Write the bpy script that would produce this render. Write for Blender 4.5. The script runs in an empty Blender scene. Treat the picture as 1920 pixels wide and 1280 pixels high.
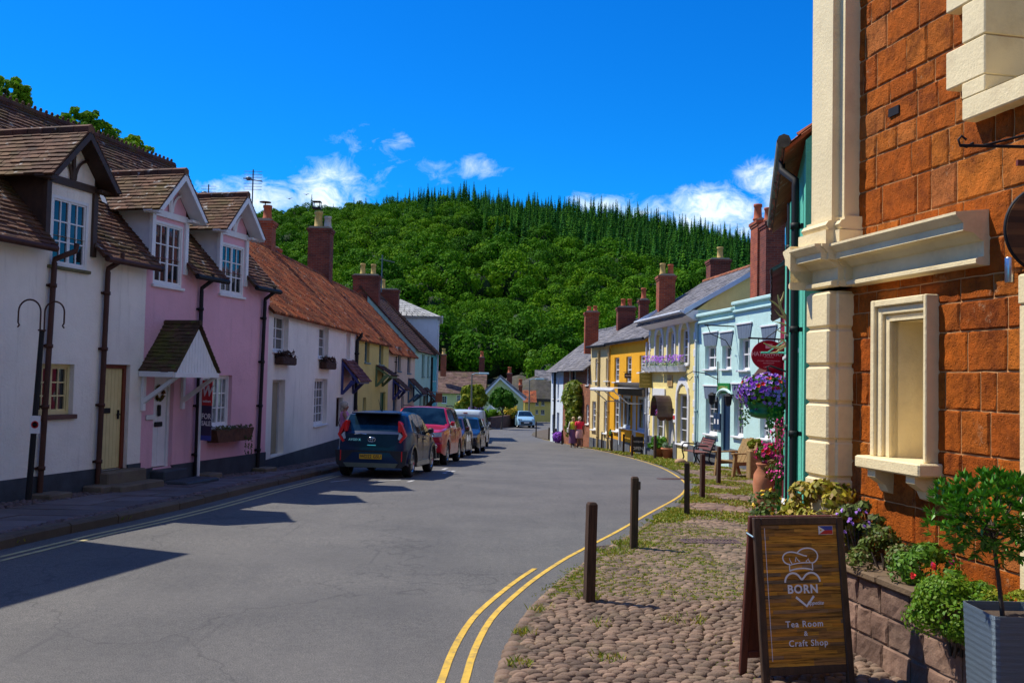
import bpy, bmesh, math, random
from mathutils import Vector, Matrix, noise
random.seed(7)
R = math.radians
scene = bpy.context.scene
COL = scene.collection
# ------------------------------------------------------------------ camera
FPX, CX, CY = 1750.0, 960.0, 640.0
PITCH, ROLL = math.atan(71/1750.0), R(1.2)
_f = Vector((0, math.cos(PITCH), math.sin(PITCH)))
_u0 = Vector((0, -math.sin(PITCH), math.cos(PITCH))); _r0 = Vector((1, 0, 0))
_up = _u0*math.cos(ROLL) - _r0*math.sin(ROLL)
_rt = _r0*math.cos(ROLL) + _u0*math.sin(ROLL)
cam_d = bpy.data.cameras.new('camera'); cam = bpy.data.objects.new('camera', cam_d); COL.objects.link(cam)
cam.matrix_world = Matrix(((_rt.x, _up.x, -_f.x, 0), (_rt.y, _up.y, -_f.y, 0), (_rt.z, _up.z, -_f.z, 0), (0, 0, 0, 1)))
cam_d.sensor_width = 36; cam_d.lens = 36*FPX/1920; cam_d.clip_end = 6000; cam_d.clip_start = 0.1
scene.camera = cam

def ray(px, py):
    return _rt*((px-CX)/FPX) + _up*((CY-py)/FPX) + _f
def at(px, py, Y):
    """world point seen at photo pixel (px,py) at depth Y"""
    d = ray(px, py); return d*(Y/d.y)
PROF = [(-60,-2.05),(0,-2.08),(8,-2.06),(12,-2.08),(15,-2.14),(18,-2.2),(21.5,-2.32),(27,-2.55),(33,-2.82),(40,-3.15),(51,-3.6),(61,-3.95),(93,-4.8),(130,-5.5),(400,-9)]
def gz(Y):
    """height of the street, which falls away from the camera"""
    for (a, za), (b, zb) in zip(PROF, PROF[1:]):
        if Y <= b:
            t = (Y-a)/(b-a); return za+(zb-za)*t
    return PROF[-1][1]
def G(px, py, dz=0.0):
    d = ray(px, py); Y = 10.0
    for _ in range(60):
        Y2 = (gz(Y)+dz)/d.z*d.y if d.z < -1e-4 else 300
        Y = Y*0.6+min(Y2, 300)*0.4
    p = d*(Y/d.y); p.z = gz(Y)+dz
    return p
# ------------------------------------------------------------------ objects
WM = {}
def link(o): COL.objects.link(o); return o
def tag(o, label=None, cat=None, group=None, kind=None):
    if label: o['label'] = label
    if cat: o['category'] = cat
    if group: o['group'] = group
    if kind: o['kind'] = kind
    return o
def thing(name, label, cat, loc, rz=0.0, group=None):
    o = link(bpy.data.objects.new(name, None)); o.location = loc; o.rotation_euler = (0, 0, rz)
    o.empty_display_size = 0.2
    WM[o.name] = Matrix.Translation(Vector(loc)) @ Matrix.Rotation(rz, 4, 'Z')
    return tag(o, label, cat, group)
def wm(o): return WM.get(o.name, Matrix.Identity(4)) if o else Matrix.Identity(4)

class MB:
    """collects geometry in world coordinates, then links it as ONE mesh object"""
    def __init__(s, M=None): s.v = []; s.f = []; s.m = []; s.s = []; s.M = M; s.mi = 0; s.sm = False
    def add(s, vs, fs, sm=None):
        n = len(s.v); M = s.M
        for v in vs:
            v = Vector(v); s.v.append(M @ v if M else v)
        for f in fs:
            s.f.append([i+n for i in f]); s.m.append(s.mi); s.s.append(s.sm if sm is None else sm)
    def box(s, x0, x1, y0, y1, z0, z1):
        if x0 > x1: x0, x1 = x1, x0
        if y0 > y1: y0, y1 = y1, y0
        if z0 > z1: z0, z1 = z1, z0
        s.add([(x0,y0,z0),(x1,y0,z0),(x1,y1,z0),(x0,y1,z0),(x0,y0,z1),(x1,y0,z1),(x1,y1,z1),(x0,y1,z1)],
              [(0,3,2,1),(4,5,6,7),(0,1,5,4),(1,2,6,5),(2,3,7,6),(3,0,4,7)]); return s
    def rbox(s, x0, x1, y0, y1, z0, z1, b=0.02):
        """box with chamfered edges"""
        b = min(b, abs(x1-x0)*.45, abs(y1-y0)*.45, abs(z1-z0)*.45)
        vs = []; 
        for z, e in ((z0, b), (z0+b, 0), (z1-b, 0), (z1, b)):
            a0, a1, c0, c1 = x0+e, x1-e, y0+e, y1-e
            vs += [(a0+b-e*0,c0,z),(a1-b,c0,z),(a1,c0+b,z),(a1,c1-b,z),(a1-b,c1,z),(a0+b,c1,z),(a0,c1-b,z),(a0,c0+b,z)]
        fs = [tuple(range(7,-1,-1)), tuple(range(24,32))]
        for k in range(3):
            for i in range(8):
                j = (i+1)%8; fs.append((k*8+i, k*8+j, k*8+8+j, k*8+8+i))
        s.add(vs, fs); return s
    def prism(s, poly, a, b, axis='y'):
        """polygon in the two other axes, extruded a..b along axis"""
        def P(p, t):
            return {'y': (p[0], t, p[1]), 'x': (t, p[0], p[1]), 'z': (p[0], p[1], t)}[axis]
        n = len(poly)
        vs = [P(p, a) for p in poly]+[P(p, b) for p in poly]
        fs = [tuple(range(n)), tuple(range(2*n-1, n-1, -1))]+[(i, i+n, (i+1)%n+n, (i+1)%n) for i in range(n)]
        s.add(vs, fs); return s
    def tube(s, pts, r, n=8, cap=True, sm=True):
        pts = [Vector(p) for p in pts]; rs = r if isinstance(r, (list, tuple)) else [r]*len(pts)
        vs = []; prev = None
        for i, p in enumerate(pts):
            t = (pts[min(i+1, len(pts)-1)]-pts[max(i-1, 0)])
            if t.length < 1e-9: t = Vector((0,0,1))
            t.normalize()
            a = prev if prev is not None else (Vector((0,0,1)) if abs(t.z) < .9 else Vector((1,0,0)))
            a = a - t*a.dot(t)
            if a.length < 1e-6: a = t.orthogonal()
            a.normalize(); b = t.cross(a); prev = a
            for k in range(n):
                w = 2*math.pi*k/n; vs.append(p+(a*math.cos(w)+b*math.sin(w))*rs[i])
        fs = [(i*n+k, i*n+(k+1)%n, (i+1)*n+(k+1)%n, (i+1)*n+k) for i in range(len(pts)-1) for k in range(n)]
        s.add(vs, fs, sm)
        if cap:
            m = len(pts); s.add([vs[k] for k in range(n)], [tuple(range(n-1,-1,-1))], False)
            s.add([vs[(m-1)*n+k] for k in range(n)], [tuple(range(n))], False)
        return s
    def lathe(s, prof, c=(0,0,0), n=20, sm=True, axis='z', sx=1, sy=1):
        vs = []
        for r, z in prof:
            for k in range(n):
                w = 2*math.pi*k/n; x, y = r*math.cos(w)*sx, r*math.sin(w)*sy
                vs.append({'z': (c[0]+x, c[1]+y, c[2]+z), 'x': (c[0]+z, c[1]+x, c[2]+y), 'y': (c[0]+x, c[1]-z, c[2]+y)}[axis])
        m = len(prof)
        fs = [(i*n+k, i*n+(k+1)%n, (i+1)*n+(k+1)%n, (i+1)*n+k) for i in range(m-1) for k in range(n)]
        fs += [tuple(range(n-1,-1,-1)), tuple((m-1)*n+k for k in range(n))]
        s.add(vs, fs, sm); return s
    def blob(s, c, r, n=8, m=5, jit=0.0, sm=True):
        rx, ry, rz = r if isinstance(r, (list, tuple)) else (r, r, r)
        vs = [(c[0], c[1], c[2]-rz)]
        for i in range(1, m):
            ph = math.pi*i/m
            for k in range(n):
                w = 2*math.pi*k/n; q = 1+random.uniform(-jit, jit)
                vs.append((c[0]+rx*q*math.sin(ph)*math.cos(w), c[1]+ry*q*math.sin(ph)*math.sin(w), c[2]-rz*q*math.cos(ph)))
        vs.append((c[0], c[1], c[2]+rz)); T = len(vs)-1
        fs = [(0, 1+(k+1)%n, 1+k) for k in range(n)]
        fs += [(1+i*n+k, 1+i*n+(k+1)%n, 1+(i+1)*n+(k+1)%n, 1+(i+1)*n+k) for i in range(m-2) for k in range(n)]
        fs += [(1+(m-2)*n+k, 1+(m-2)*n+(k+1)%n, T) for k in range(n)]
        s.add(vs, fs, sm); return s
    def build(s, name, mats, parent=None, label=None, cat=None, group=None, kind=None, origin=True, fixn=False):
        me = bpy.data.meshes.new(name)
        inv = wm(parent).inverted()
        vs = [inv @ v for v in s.v]; off = None
        if parent is None and origin and kind is None and vs:
            xs = [v.x for v in vs]; ys = [v.y for v in vs]; zs = [v.z for v in vs]
            off = Vector(((min(xs)+max(xs))/2, (min(ys)+max(ys))/2, min(zs))); vs = [v-off for v in vs]
        me.from_pydata([tuple(v) for v in vs], [], s.f)
        if not isinstance(mats, (list, tuple)): mats = [mats]
        for m in mats: me.materials.append(m)
        me.polygons.foreach_set('material_index', s.m); me.polygons.foreach_set('use_smooth', s.s)
        me.update()
        if fixn:
            bm = bmesh.new(); bm.from_mesh(me); bmesh.ops.recalc_face_normals(bm, faces=bm.faces); bm.to_mesh(me); bm.free()
        o = link(bpy.data.objects.new(name, me))
        if off: o.location = off
        if parent: o.parent = parent; WM[o.name] = wm(parent)
        return tag(o, label, cat, group, kind)

def copy_tree(o, parent=None):
    c = o.copy(); COL.objects.link(c); c.parent = parent
    for ch in [x for x in o.children]: copy_tree(ch, c)
    return c

def text_mb(mb, txt, M, size, align='CENTER', bold=0.0, sx=1.0, depth=0.002, shear=0.0, spacing=1.0):
    """built-in font text, laid in the local XY plane of M (x right, y up) and added as mesh"""
    cu = bpy.data.curves.new('t', 'FONT'); cu.body = txt; cu.size = size; cu.align_x = align; cu.align_y = 'CENTER'
    cu.offset = bold; cu.extrude = depth; cu.resolution_u = 3; cu.shear = shear; cu.space_character = spacing
    o = bpy.data.objects.new('t', cu); COL.objects.link(o)
    bpy.context.view_layer.update()
    dg = bpy.context.evaluated_depsgraph_get(); me = bpy.data.meshes.new_from_object(o.evaluated_get(dg))
    S = Matrix.Diagonal((sx, 1, 1, 1)); old = mb.M; mb.M = None
    mb.add([M @ S @ v.co for v in me.vertices], [tuple(p.vertices) for p in me.polygons], False); mb.M = old
    bpy.data.objects.remove(o); bpy.data.meshes.remove(me); bpy.data.curves.remove(cu)

# ------------------------------------------------------------------ materials
MATS = {}
def newmat(name):
    m = bpy.data.materials.new(name); m.use_nodes = True; nt = m.node_tree
    return m, nt, nt.nodes['Principled BSDF']
def N(nt, t, **kw):
    n = nt.nodes.new(t)
    for k, v in kw.items():
        if k in n.inputs: n.inputs[k].default_value = v
        else: setattr(n, k, v)
    return n
def c4(c): return (c[0], c[1], c[2], 1)
def mix(nt, fac, a, b, mode='MIX'):
    n = nt.nodes.new('ShaderNodeMix'); n.data_type = 'RGBA'; n.blend_type = mode
    for i, x in ((0, fac), (6, a), (7, b)):
        if hasattr(x, 'is_output') or isinstance(x, bpy.types.NodeSocket): nt.links.new(x, n.inputs[i])
        elif i == 0: n.inputs[0].default_value = x
        else: n.inputs[i].default_value = c4(x)
    return n.outputs[2]
def ramp(nt, src, stops):
    n = nt.nodes.new('ShaderNodeValToRGB'); e = n.color_ramp.elements
    while len(e) > 1: e.remove(e[-1])
    e[0].position, c = stops[0]; e[0].color = c4(c) if not isinstance(c, float) else (c, c, c, 1)
    for p, c in stops[1:]:
        q = e.new(p); q.color = c4(c) if not isinstance(c, float) else (c, c, c, 1)
    nt.links.new(src, n.inputs[0]); return n.outputs[0]
def coords(nt, scale=None):
    g = nt.nodes.new('ShaderNodeNewGeometry')
    if scale is None: return g.outputs['Position'], g
    mp = nt.nodes.new('ShaderNodeMapping'); mp.inputs['Scale'].default_value = scale
    nt.links.new(g.outputs['Position'], mp.inputs[0]); return mp.outputs[0], g
def noisen(nt, vec, scale, detail=4, rough=.6):
    n = nt.nodes.new('ShaderNodeTexNoise'); n.inputs['Scale'].default_value = scale; n.inputs['Detail'].default_value = detail
    n.inputs['Roughness'].default_value = rough; nt.links.new(vec, n.inputs['Vector']); return n.outputs[0]
def bump(nt, b, h, dist, strength=1.0):
    n = nt.nodes.new('ShaderNodeBump'); n.inputs['Distance'].default_value = dist; n.inputs['Strength'].default_value = strength
    nt.links.new(h, n.inputs['Height']); nt.links.new(n.outputs[0], b.inputs['Normal'])
def M_plain(name, col, rough=.6, var=0.12, scale=3.0, bmp=0.0, bscale=40, metal=0, spec=.5, coat=0, island=0.0, dirt=None, dscale=1.5, damt=.5, stretch=None):
    """flat colour with blotchy wear, optional per-piece variation, dirt of its own colour, and bump"""
    if name in MATS: return MATS[name]
    m, nt, b = newmat(name); vec, g = coords(nt, stretch)
    n1 = noisen(nt, vec, scale, 5)
    lo = [c*(1-var) for c in col]; hi = [min(1, c*(1+var)) for c in col]
    out = ramp(nt, n1, [(.3, lo), (.7, hi)])
    if island:
        r = ramp(nt, g.outputs['Random Per Island'], [(0, (1-island,)*3), (1, (1.0,)*3)])
        out = mix(nt, 1.0, out, r, 'MULTIPLY')
    if dirt:
        n2 = noisen(nt, vec, dscale, 8, .7)
        out = mix(nt, ramp(nt, n2, [(.5, 0.0), (.72, damt)]), out, dirt)
    nt.links.new(out, b.inputs['Base Color'])
    b.inputs['Roughness'].default_value = rough; b.inputs['Metallic'].default_value = metal
    b.inputs['Specular IOR Level'].default_value = spec; b.inputs['Coat Weight'].default_value = coat
    if coat: b.inputs['Coat Roughness'].default_value = .04
    if bmp: bump(nt, b, noisen(nt, vec, bscale, 6, .65), bmp)
    MATS[name] = m; return m
def M_tiles(name, cols, dirt=(.33,.33,.28), damt=.8, moss=(.09,.085,.01), mamt=.5, rough=.85, dscale=5):
    """roof tile material: each tile its own shade, lichen spots and moss"""
    m, nt, b = newmat(name); vec, g = coords(nt)
    k = len(cols); out = ramp(nt, g.outputs['Random Per Island'], [(i/(k-1), c) for i, c in enumerate(cols)])
    out = mix(nt, .75, out, ramp(nt, noisen(nt, vec, 2.0, 6), [(.3, (.45,)*3), (.7, (1.35,)*3)]), 'MULTIPLY')
    out = mix(nt, ramp(nt, noisen(nt, vec, 1.3, 7, .7), [(.5, 0.0), (.68, mamt)]), out, moss)
    out = mix(nt, ramp(nt, noisen(nt, vec, dscale, 5, .6), [(.62, 0.0), (.68, damt)]), out, dirt)
    nt.links.new(out, b.inputs['Base Color']); b.inputs['Roughness'].default_value = rough
    b.inputs['Specular IOR Level'].default_value = .25
    bump(nt, b, noisen(nt, vec, 30, 6, .7), .01); MATS[name] = m; return m
def M_brick(name, c1, c2, mortar, scale=1.0, bw=.22, bh=.075, rough=.85, soot=.5, u=None):
    m, nt, b = newmat(name); vec, g = coords(nt)
    # brick bond follows the wall: horizontal distance from x+y, height from z
    sep = nt.nodes.new('ShaderNodeSeparateXYZ'); nt.links.new(vec, sep.inputs[0])
    nrm = nt.nodes.new('ShaderNodeSeparateXYZ'); nt.links.new(g.outputs['Normal'], nrm.inputs[0])
    ax = N(nt, 'ShaderNodeMath', operation='ABSOLUTE'); nt.links.new(nrm.outputs[0], ax.inputs[0])
    gt = N(nt, 'ShaderNodeMath', operation='GREATER_THAN'); nt.links.new(ax.outputs[0], gt.inputs[0]); gt.inputs[1].default_value = .7
    mx = nt.nodes.new('ShaderNodeMix'); nt.links.new(gt.outputs[0], mx.inputs[0]); nt.links.new(sep.outputs[0], mx.inputs[2]); nt.links.new(sep.outputs[1], mx.inputs[3])
    cmb = nt.nodes.new('ShaderNodeCombineXYZ'); nt.links.new(mx.outputs[0], cmb.inputs[0]); nt.links.new(sep.outputs[2], cmb.inputs[1])
    br = nt.nodes.new('ShaderNodeTexBrick'); nt.links.new(cmb.outputs[0], br.inputs['Vector'])
    br.inputs['Scale'].default_value = scale; br.inputs['Color1'].default_value = c4(c1); br.inputs['Color2'].default_value = c4(c2)
    br.inputs['Mortar'].default_value = c4(mortar); br.inputs['Brick Width'].default_value = bw; br.inputs['Row Height'].default_value = bh
    br.inputs['Mortar Size'].default_value = .007; br.inputs['Mortar Smooth'].default_value = .2; br.inputs['Bias'].default_value = 0
    out = mix(nt, ramp(nt, noisen(nt, vec, 1.6, 6, .7), [(.42, 0.0), (.7, soot)]), br.outputs[0], (.02,.014,.014))
    nt.links.new(out, b.inputs['Base Color']); b.inputs['Roughness'].default_value = rough; b.inputs['Specular IOR Level'].default_value = .3
    iv = N(nt, 'ShaderNodeMath', operation='SUBTRACT'); iv.inputs[0].default_value = 1; nt.links.new(br.outputs['Fac'], iv.inputs[1])
    bump(nt, b, iv.outputs[0], .01); MATS[name] = m; return m
def M_render(name, col, var=.1, bmp=.004, stain=(.10,.085,.06), samt=.35, rough=.85, bscale=25, foot=None):
    """painted render wall: brush unevenness, faint vertical runs, lumpy surface"""
    m, nt, b = newmat(name); vec, g = coords(nt)
    out = ramp(nt, noisen(nt, vec, 1.2, 6, .65), [(.3, [c*(1-var) for c in col]), (.7, [min(1, c*(1+var*.6)) for c in col])])
    v2, _ = coords(nt, (3.0, 3.0, .35))
    out = mix(nt, ramp(nt, noisen(nt, v2, 1.6, 7, .7), [(.55, 0.0), (.8, samt)]), out, stain)
    nt.links.new(out, b.inputs['Base Color']); b.inputs['Roughness'].default_value = rough; b.inputs['Specular IOR Level'].default_value = .3
    h1 = noisen(nt, vec, 4, 3); h2 = noisen(nt, vec, bscale, 6, .7)
    ad = N(nt, 'ShaderNodeMath', operation='ADD'); nt.links.new(h1, ad.inputs[0]); nt.links.new(h2, ad.inputs[1])
    bump(nt, b, ad.outputs[0], bmp*3); MATS[name] = m; return m
def M_leaf(name, cols, trans=.25, rough=.55, spec=.3, nscale=.35):
    """foliage: every leaf (island) its own green, clumps of lighter and darker kinds"""
    m, nt, b = newmat(name); vec, g = coords(nt)
    k = len(cols); out = ramp(nt, g.outputs['Random Per Island'], [(i/(k-1), c) for i, c in enumerate(cols)])
    oi = nt.nodes.new('ShaderNodeObjectInfo')
    r2 = ramp(nt, oi.outputs['Random'], [(0, (.42,.56,.75)), (.35, (.8,.88,.9)), (.7, (1.05,1,.9)), (1, (1.4,1.15,.7))])
    out = mix(nt, 1.0, out, r2, 'MULTIPLY')
    nt.links.new(out, b.inputs['Base Color']); b.inputs['Roughness'].default_value = rough; b.inputs['Specular IOR Level'].default_value = spec
    tr = nt.nodes.new('ShaderNodeBsdfTranslucent'); nt.links.new(out, tr.inputs[0])
    ms = nt.nodes.new('ShaderNodeMixShader'); ms.inputs[0].default_value = trans
    nt.links.new(b.outputs[0], ms.inputs[1]); nt.links.new(tr.outputs[0], ms.inputs[2])
    nt.links.new(ms.outputs[0], nt.nodes['Material Output'].inputs[0]); MATS[name] = m; return m
def M_glass(name, col=(.015,.02,.025), rough=.04, wav=.0012):
    m, nt, b = newmat(name); vec, g = coords(nt)
    nt.links.new(ramp(nt, noisen(nt, vec, 1.5, 3), [(.4, [c*.5 for c in col]), (.65, [c*1.8 for c in col])]), b.inputs['Base Color'])
    b.inputs['Roughness'].default_value = rough; b.inputs['Specular IOR Level'].default_value = .55; b.inputs['IOR'].default_value = 1.5
    b.inputs['Coat Weight'].default_value = .35; b.inputs['Coat Roughness'].default_value = .02; b.inputs['Coat IOR'].default_value = 1.45
    bump(nt, b, noisen(nt, vec, 2.2, 2), wav*4); MATS[name] = m; return m
WHITE = M_plain('white_paint', (.72,.73,.74), .45, .06, 6, .001)
CREAMP = M_plain('cream_paint', (.66,.55,.27), .5, .08, 6, .001)
GLASS = M_glass('window_glass')
BLACK = M_plain('black_iron', (.012,.012,.014), .6, .2, spec=.25)
BROWNM = M_plain('brown_downpipe', (.06,.022,.014), .6, .25, 5, spec=.3)
DARKW = M_plain('dark_timber', (.045,.02,.01), .6, .3, 8, .002)
LEAD = M_plain('lead_flashing', (.42,.46,.5), .6, .3, 6, .003, dirt=(.1,.1,.1))
# ------------------------------------------------------------------ facades
class Fac:
    """vertical wall plane: x runs along the wall, y goes INTO the building, z up; outside is on the right of p0->p1"""
    def __init__(s, p0, p1):
        s.p0 = Vector((p0[0], p0[1])); s.p1 = Vector((p1[0], p1[1])); d = (s.p1-s.p0); s.L = d.length; d.normalize(); s.d = d
        s.M = Matrix(((d.x, -d.y, 0, p0[0]), (d.y, d.x, 0, p0[1]), (0, 0, 1, 0), (0, 0, 0, 1))); s.Mi = s.M.inverted()
        s.ang = math.atan2(d.y, d.x)
    def uv(s, px, py, y=0.0):
        d = s.Mi.to_3x3() @ ray(px, py); o = s.Mi @ Vector((0,0,0))
        t = (y-o.y)/d.y; p = o+d*t; return p.x, p.z
    def rect(s, x0, y0, x1, y1, y=0.0):
        ym, xm = (y0+y1)/2, (x0+x1)/2
        a, b = s.uv(x0, ym, y)[0], s.uv(x1, ym, y)[0]
        return min(a, b), max(a, b), s.uv(xm, y1, y)[1], s.uv(xm, y0, y)[1]
    def W(s, u, y, z): return s.M @ Vector((u, y, z))
    def gz(s, u, out=.3):
        p = s.M @ Vector((u, -out, 0)); return gz(p.y)

def wall_grid(mb, u0, u1, z0, z1, holes, y=0.0, depth=.16, top=None):
    """front wall with real rectangular openings and their reveals"""
    us = sorted({u0, u1, *[min(max(h[i], u0), u1) for h in holes for i in (0, 1)]})
    zs = sorted({z0, z1, *[min(max(h[i], z0), z1) for h in holes for i in (2, 3)]})
    for a, b in zip(us, us[1:]):
        for c, d in zip(zs, zs[1:]):
            mu, mz = (a+b)/2, (c+d)/2
            if any(h[0] < mu < h[1] and h[2] < mz < h[3] for h in holes): continue
            mb.add([(a,y,c),(b,y,c),(b,y,d),(a,y,d)], [(0,1,2,3)])
    for h in holes:
        a, b, c, d = h[:4]; e = y+depth
        mb.add([(a,y,c),(a,e,c),(a,e,d),(a,y,d)], [(0,1,2,3)]); mb.add([(b,y,c),(b,y,d),(b,e,d),(b,e,c)], [(0,1,2,3)])
        mb.add([(a,y,d),(a,e,d),(b,e,d),(b,y,d)], [(0,1,2,3)]); mb.add([(a,y,c),(b,y,c),(b,e,c),(a,e,c)], [(0,1,2,3)])

def window(parent, F, r, leafs=2, nx=2, nz=3, mat=None, sill=None, depth=.12, bar=.022, frame=.05, glass=None, sash=False, sill_h=.05, sill_out=.06, label=None, back=None):
    """window part: frame with glazing bars; sub-parts pane and sill"""
    mat = mat or WHITE; u0, u1, z0, z1 = r; y = depth
    mb = MB(F.M)
    mb.box(u0, u0+frame, y-.05, y+.03, z0, z1); mb.box(u1-frame, u1, y-.05, y+.03, z0, z1)
    mb.box(u0+frame, u1-frame, y-.05, y+.03, z1-frame, z1); mb.box(u0+frame, u1-frame, y-.05, y+.03, z0, z0+frame*1.2)
    iu0, iu1, iz0, iz1 = u0+frame, u1-frame, z0+frame*1.2, z1-frame; lw = (iu1-iu0)/leafs
    for i in range(leafs):
        a, b = iu0+i*lw, iu0+(i+1)*lw; s = frame*.6
        if leafs > 1 or True:
            mb.box(a+.002, a+s, y-.03, y+.01, iz0, iz1); mb.box(b-s, b-.002, y-.03, y+.01, iz0, iz1)
            mb.box(a+s, b-s, y-.03, y+.01, iz0, iz0+s); mb.box(a+s, b-s, y-.03, y+.01, iz1-s, iz1)
        for k in range(1, nx):
            x = a+s+(b-a-2*s)*k/nx; mb.box(x-bar/2, x+bar/2, y-.022, y+.005, iz0+s, iz1-s)
        for k in range(1, nz):
            z = iz0+s+(iz1-iz0-2*s)*k/nz; w = bar*(2.2 if sash and k == nz//2 else 1)
            mb.box(a+s, b-s, y-.0225 if not (sash and k == nz//2) else y-.04, y+.006, z-w/2, z+w/2)
    o = mb.build('window', mat, parent, label)
    g = MB(F.M); g.box(u0+.01, u1-.01, y-.004, y+.012, z0+.01, z1-.01); g.build('pane', glass or GLASS, o)
    if sill is not None:
        s = MB(F.M); s.rbox(u0-.05, u1+.05, -sill_out, y-.03, z0-sill_h, z0+.004, .008); s.build('sill', sill, o)
    return o

def pent_tiles(mb, F, u0, u1, ye, ze, yr, zr, course=.11, tw=.17, th=.018, jit=.006, overlap=.03, wave=0.0):
    """rows of separate tiles from the eave (ye,ze) up to (yr,zr), local facade coordinates"""
    L = math.hypot(yr-ye, zr-ze); sy, sz = (yr-ye)/L, (zr-ze)/L; ny, nz = -sz, sy
    if nz < 0: ny, nz = -ny, -nz
    n = max(1, int(L/course)); course = L/n; m = max(1, int(abs(u1-u0)/tw)); tw = (u1-u0)/m
    old = mb.M; mb.M = None; W = F.M if F else Matrix.Identity(4)
    for i in range(n):
        off = (i % 2)*.5
        for k in range(m+1):
            a = u0+(k-off)*tw; b = a+tw; a = max(min(a, u1), u0) if u1 > u0 else a; b = min(b, u1)
            if b-a < .02: continue
            a += .002; b -= .002
            j = random.uniform(-jit, jit); j2 = random.uniform(-jit, jit)
            s0, s1 = i*course-overlap+j2*2, (i+1)*course
            h0, h1 = th*1.9+j, th*.5
            um = (a+b)/2
            def P(u, s, h): return W @ Vector((u, ye+sy*s+ny*h, ze+sz*s+nz*h))
            if wave:
                vs = [P(a,s0,h0*.6),P(a+(b-a)*.3,s0,h0+wave),P(a+(b-a)*.65,s0,h0*.5),P(b,s0,h0*.4),
                      P(a,s1,h1*.6),P(a+(b-a)*.3,s1,h1+wave),P(a+(b-a)*.65,s1,h1*.5),P(b,s1,h1*.4),P(a,s0,-.01),P(b,s0,-.01)]
                mb.add(vs, [(0,1,5,4),(1,2,6,5),(2,3,7,6),(0,8,9,3,2,1)], False)
            else:
                vs = [P(a,s0,h0),P(b,s0,h0+random.uniform(-jit,jit)),P(b,s1,h1),P(a,s1,h1),P(a,s0,-.004),P(b,s0,-.004),P(b,s1,-.004),P(a,s1,-.004)]
                mb.add(vs, [(0,1,2,3),(0,4,5,1),(1,5,6,2),(0,3,7,4)], False)
    mb.M = old

def chimney(parent, c, w, d, z0, z1, mat, ang=0.0, pots=(), cap=True, name='chimney', capmat=None):
    """brick stack with corbelled head; sub-parts are the pots"""
    M = Matrix.Translation((c[0], c[1], 0)) @ Matrix.Rotation(ang, 4, 'Z'); mb = MB(M)
    mb.box(-w/2, w/2, -d/2, d/2, z0, z1-.24)
    mb.box(-w/2-.03, w/2+.03, -d/2-.03, d/2+.03, z1-.24, z1-.16); mb.box(-w/2-.06, w/2+.06, -d/2-.06, d/2+.06, z1-.16, z1-.06)
    o = mb.build(name, mat, parent)
    k = MB(M); k.prism([(-w/2-.03, z1-.06), (w/2+.03, z1-.06), (w/2-.08, z1+.02), (-w/2+.08, z1+.02)], -d/2-.03, d/2+.03)
    k.build('flaunching', capmat or MORTAR, o)
    for px, py, h, r, pm in pots:
        p = MB(M); p.lathe([(r*1.15,0),(r*1.15,.05),(r*.95,.08),(r*.82,h*.8),(r*.98,h*.84),(r*1.0,h*.95),(r*.92,h),(r*.6,h-.01),(r*.55,h-.2)], (px, py, z1+.0), 12)
        p.build('chimney_pot', pm, o)
    return o
MORTAR = M_plain('mortar', (.32,.26,.19), .9, .2, 6, .005, dirt=(.12,.1,.03))
POT_R = M_plain('terracotta_pot', (.42,.09,.03), .8, .2, 6, .002, dirt=(.1,.03,.02))
POT_Y = M_plain('buff_chimney_pot', (.5,.33,.10), .8, .2, 8, .002, dirt=(.12,.09,.03))
POT_B = M_plain('pale_chimney_pot', (.42,.36,.32), .8, .2, 8, .002)
def gutter(mb, F, u0, u1, y, z, r=.055):
    p = [F.W(u0, y, z), F.W(u1, y, z)]; mb.M = None; mb.tube(p, r, 8)
def downpipe(parent, F, u, z0, z1, mat, r=.04, y=-.07, lean=0.0, top=None, name='downpipe'):
    mb = MB(); pts = []
    if top: pts = [F.W(u+lean+top[0], top[1], z1+.22), F.W(u+lean+top[0]*.9, top[1], z1+.1), F.W(u+lean, y, z1-.06)]
    pts += [F.W(u+lean, y, z1-.12 if top else z1), F.W(u, y, z0)]
    mb.tube(pts, r, 10)
    n = 4
    for i in range(n):
        t = (i+.5)/n; z = z0+(z1-z0)*t; a = F.W(u+lean*t, y, z); mb.lathe([(r*1.35,-.03),(r*1.35,.03)], a, 10); 
        mb.M = F.M; mb.box(u+lean*t-r*1.7, u+lean*t+r*1.7, -.03, -.004, z-.02, z+.02); mb.M = None
    return mb.build(name, mat, parent)
# ------------------------------------------------------------------ light and sky
SUN_EL = R(55); SUN_AZ = math.atan2(-.917, .40)          # clockwise from +Y
sd = Vector((math.sin(SUN_AZ)*math.cos(SUN_EL), math.cos(SUN_AZ)*math.cos(SUN_EL), math.sin(SUN_EL)))
sl = bpy.data.lights.new('sun', 'SUN'); sl.energy = 4.6; sl.angle = R(.5); sl.color = (1.0, .93, .80)
so = link(bpy.data.objects.new('sun', sl)); so.rotation_euler = sd.to_track_quat('Z', 'Y').to_euler(); so.location = (-30, 10, 40)
w = bpy.data.worlds.new('World'); scene.world = w; w.use_nodes = True; nt = w.node_tree; nt.nodes.clear()
sky = N(nt, 'ShaderNodeTexSky', sky_type='NISHITA', sun_disc=False, sun_elevation=SUN_EL, sun_rotation=SUN_AZ, altitude=300, air_density=1.0, dust_density=.15, ozone_density=3.0)
hs = N(nt, 'ShaderNodeHueSaturation', Saturation=1.32, Value=1.0); nt.links.new(sky.outputs[0], hs.inputs['Color'])
skc = mix(nt, 1.0, hs.outputs[0], (.07,.98,1.66), 'MULTIPLY')
tc = nt.nodes.new('ShaderNodeTexCoord'); sp = nt.nodes.new('ShaderNodeSeparateXYZ'); nt.links.new(tc.outputs['Generated'], sp.inputs[0])
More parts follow.
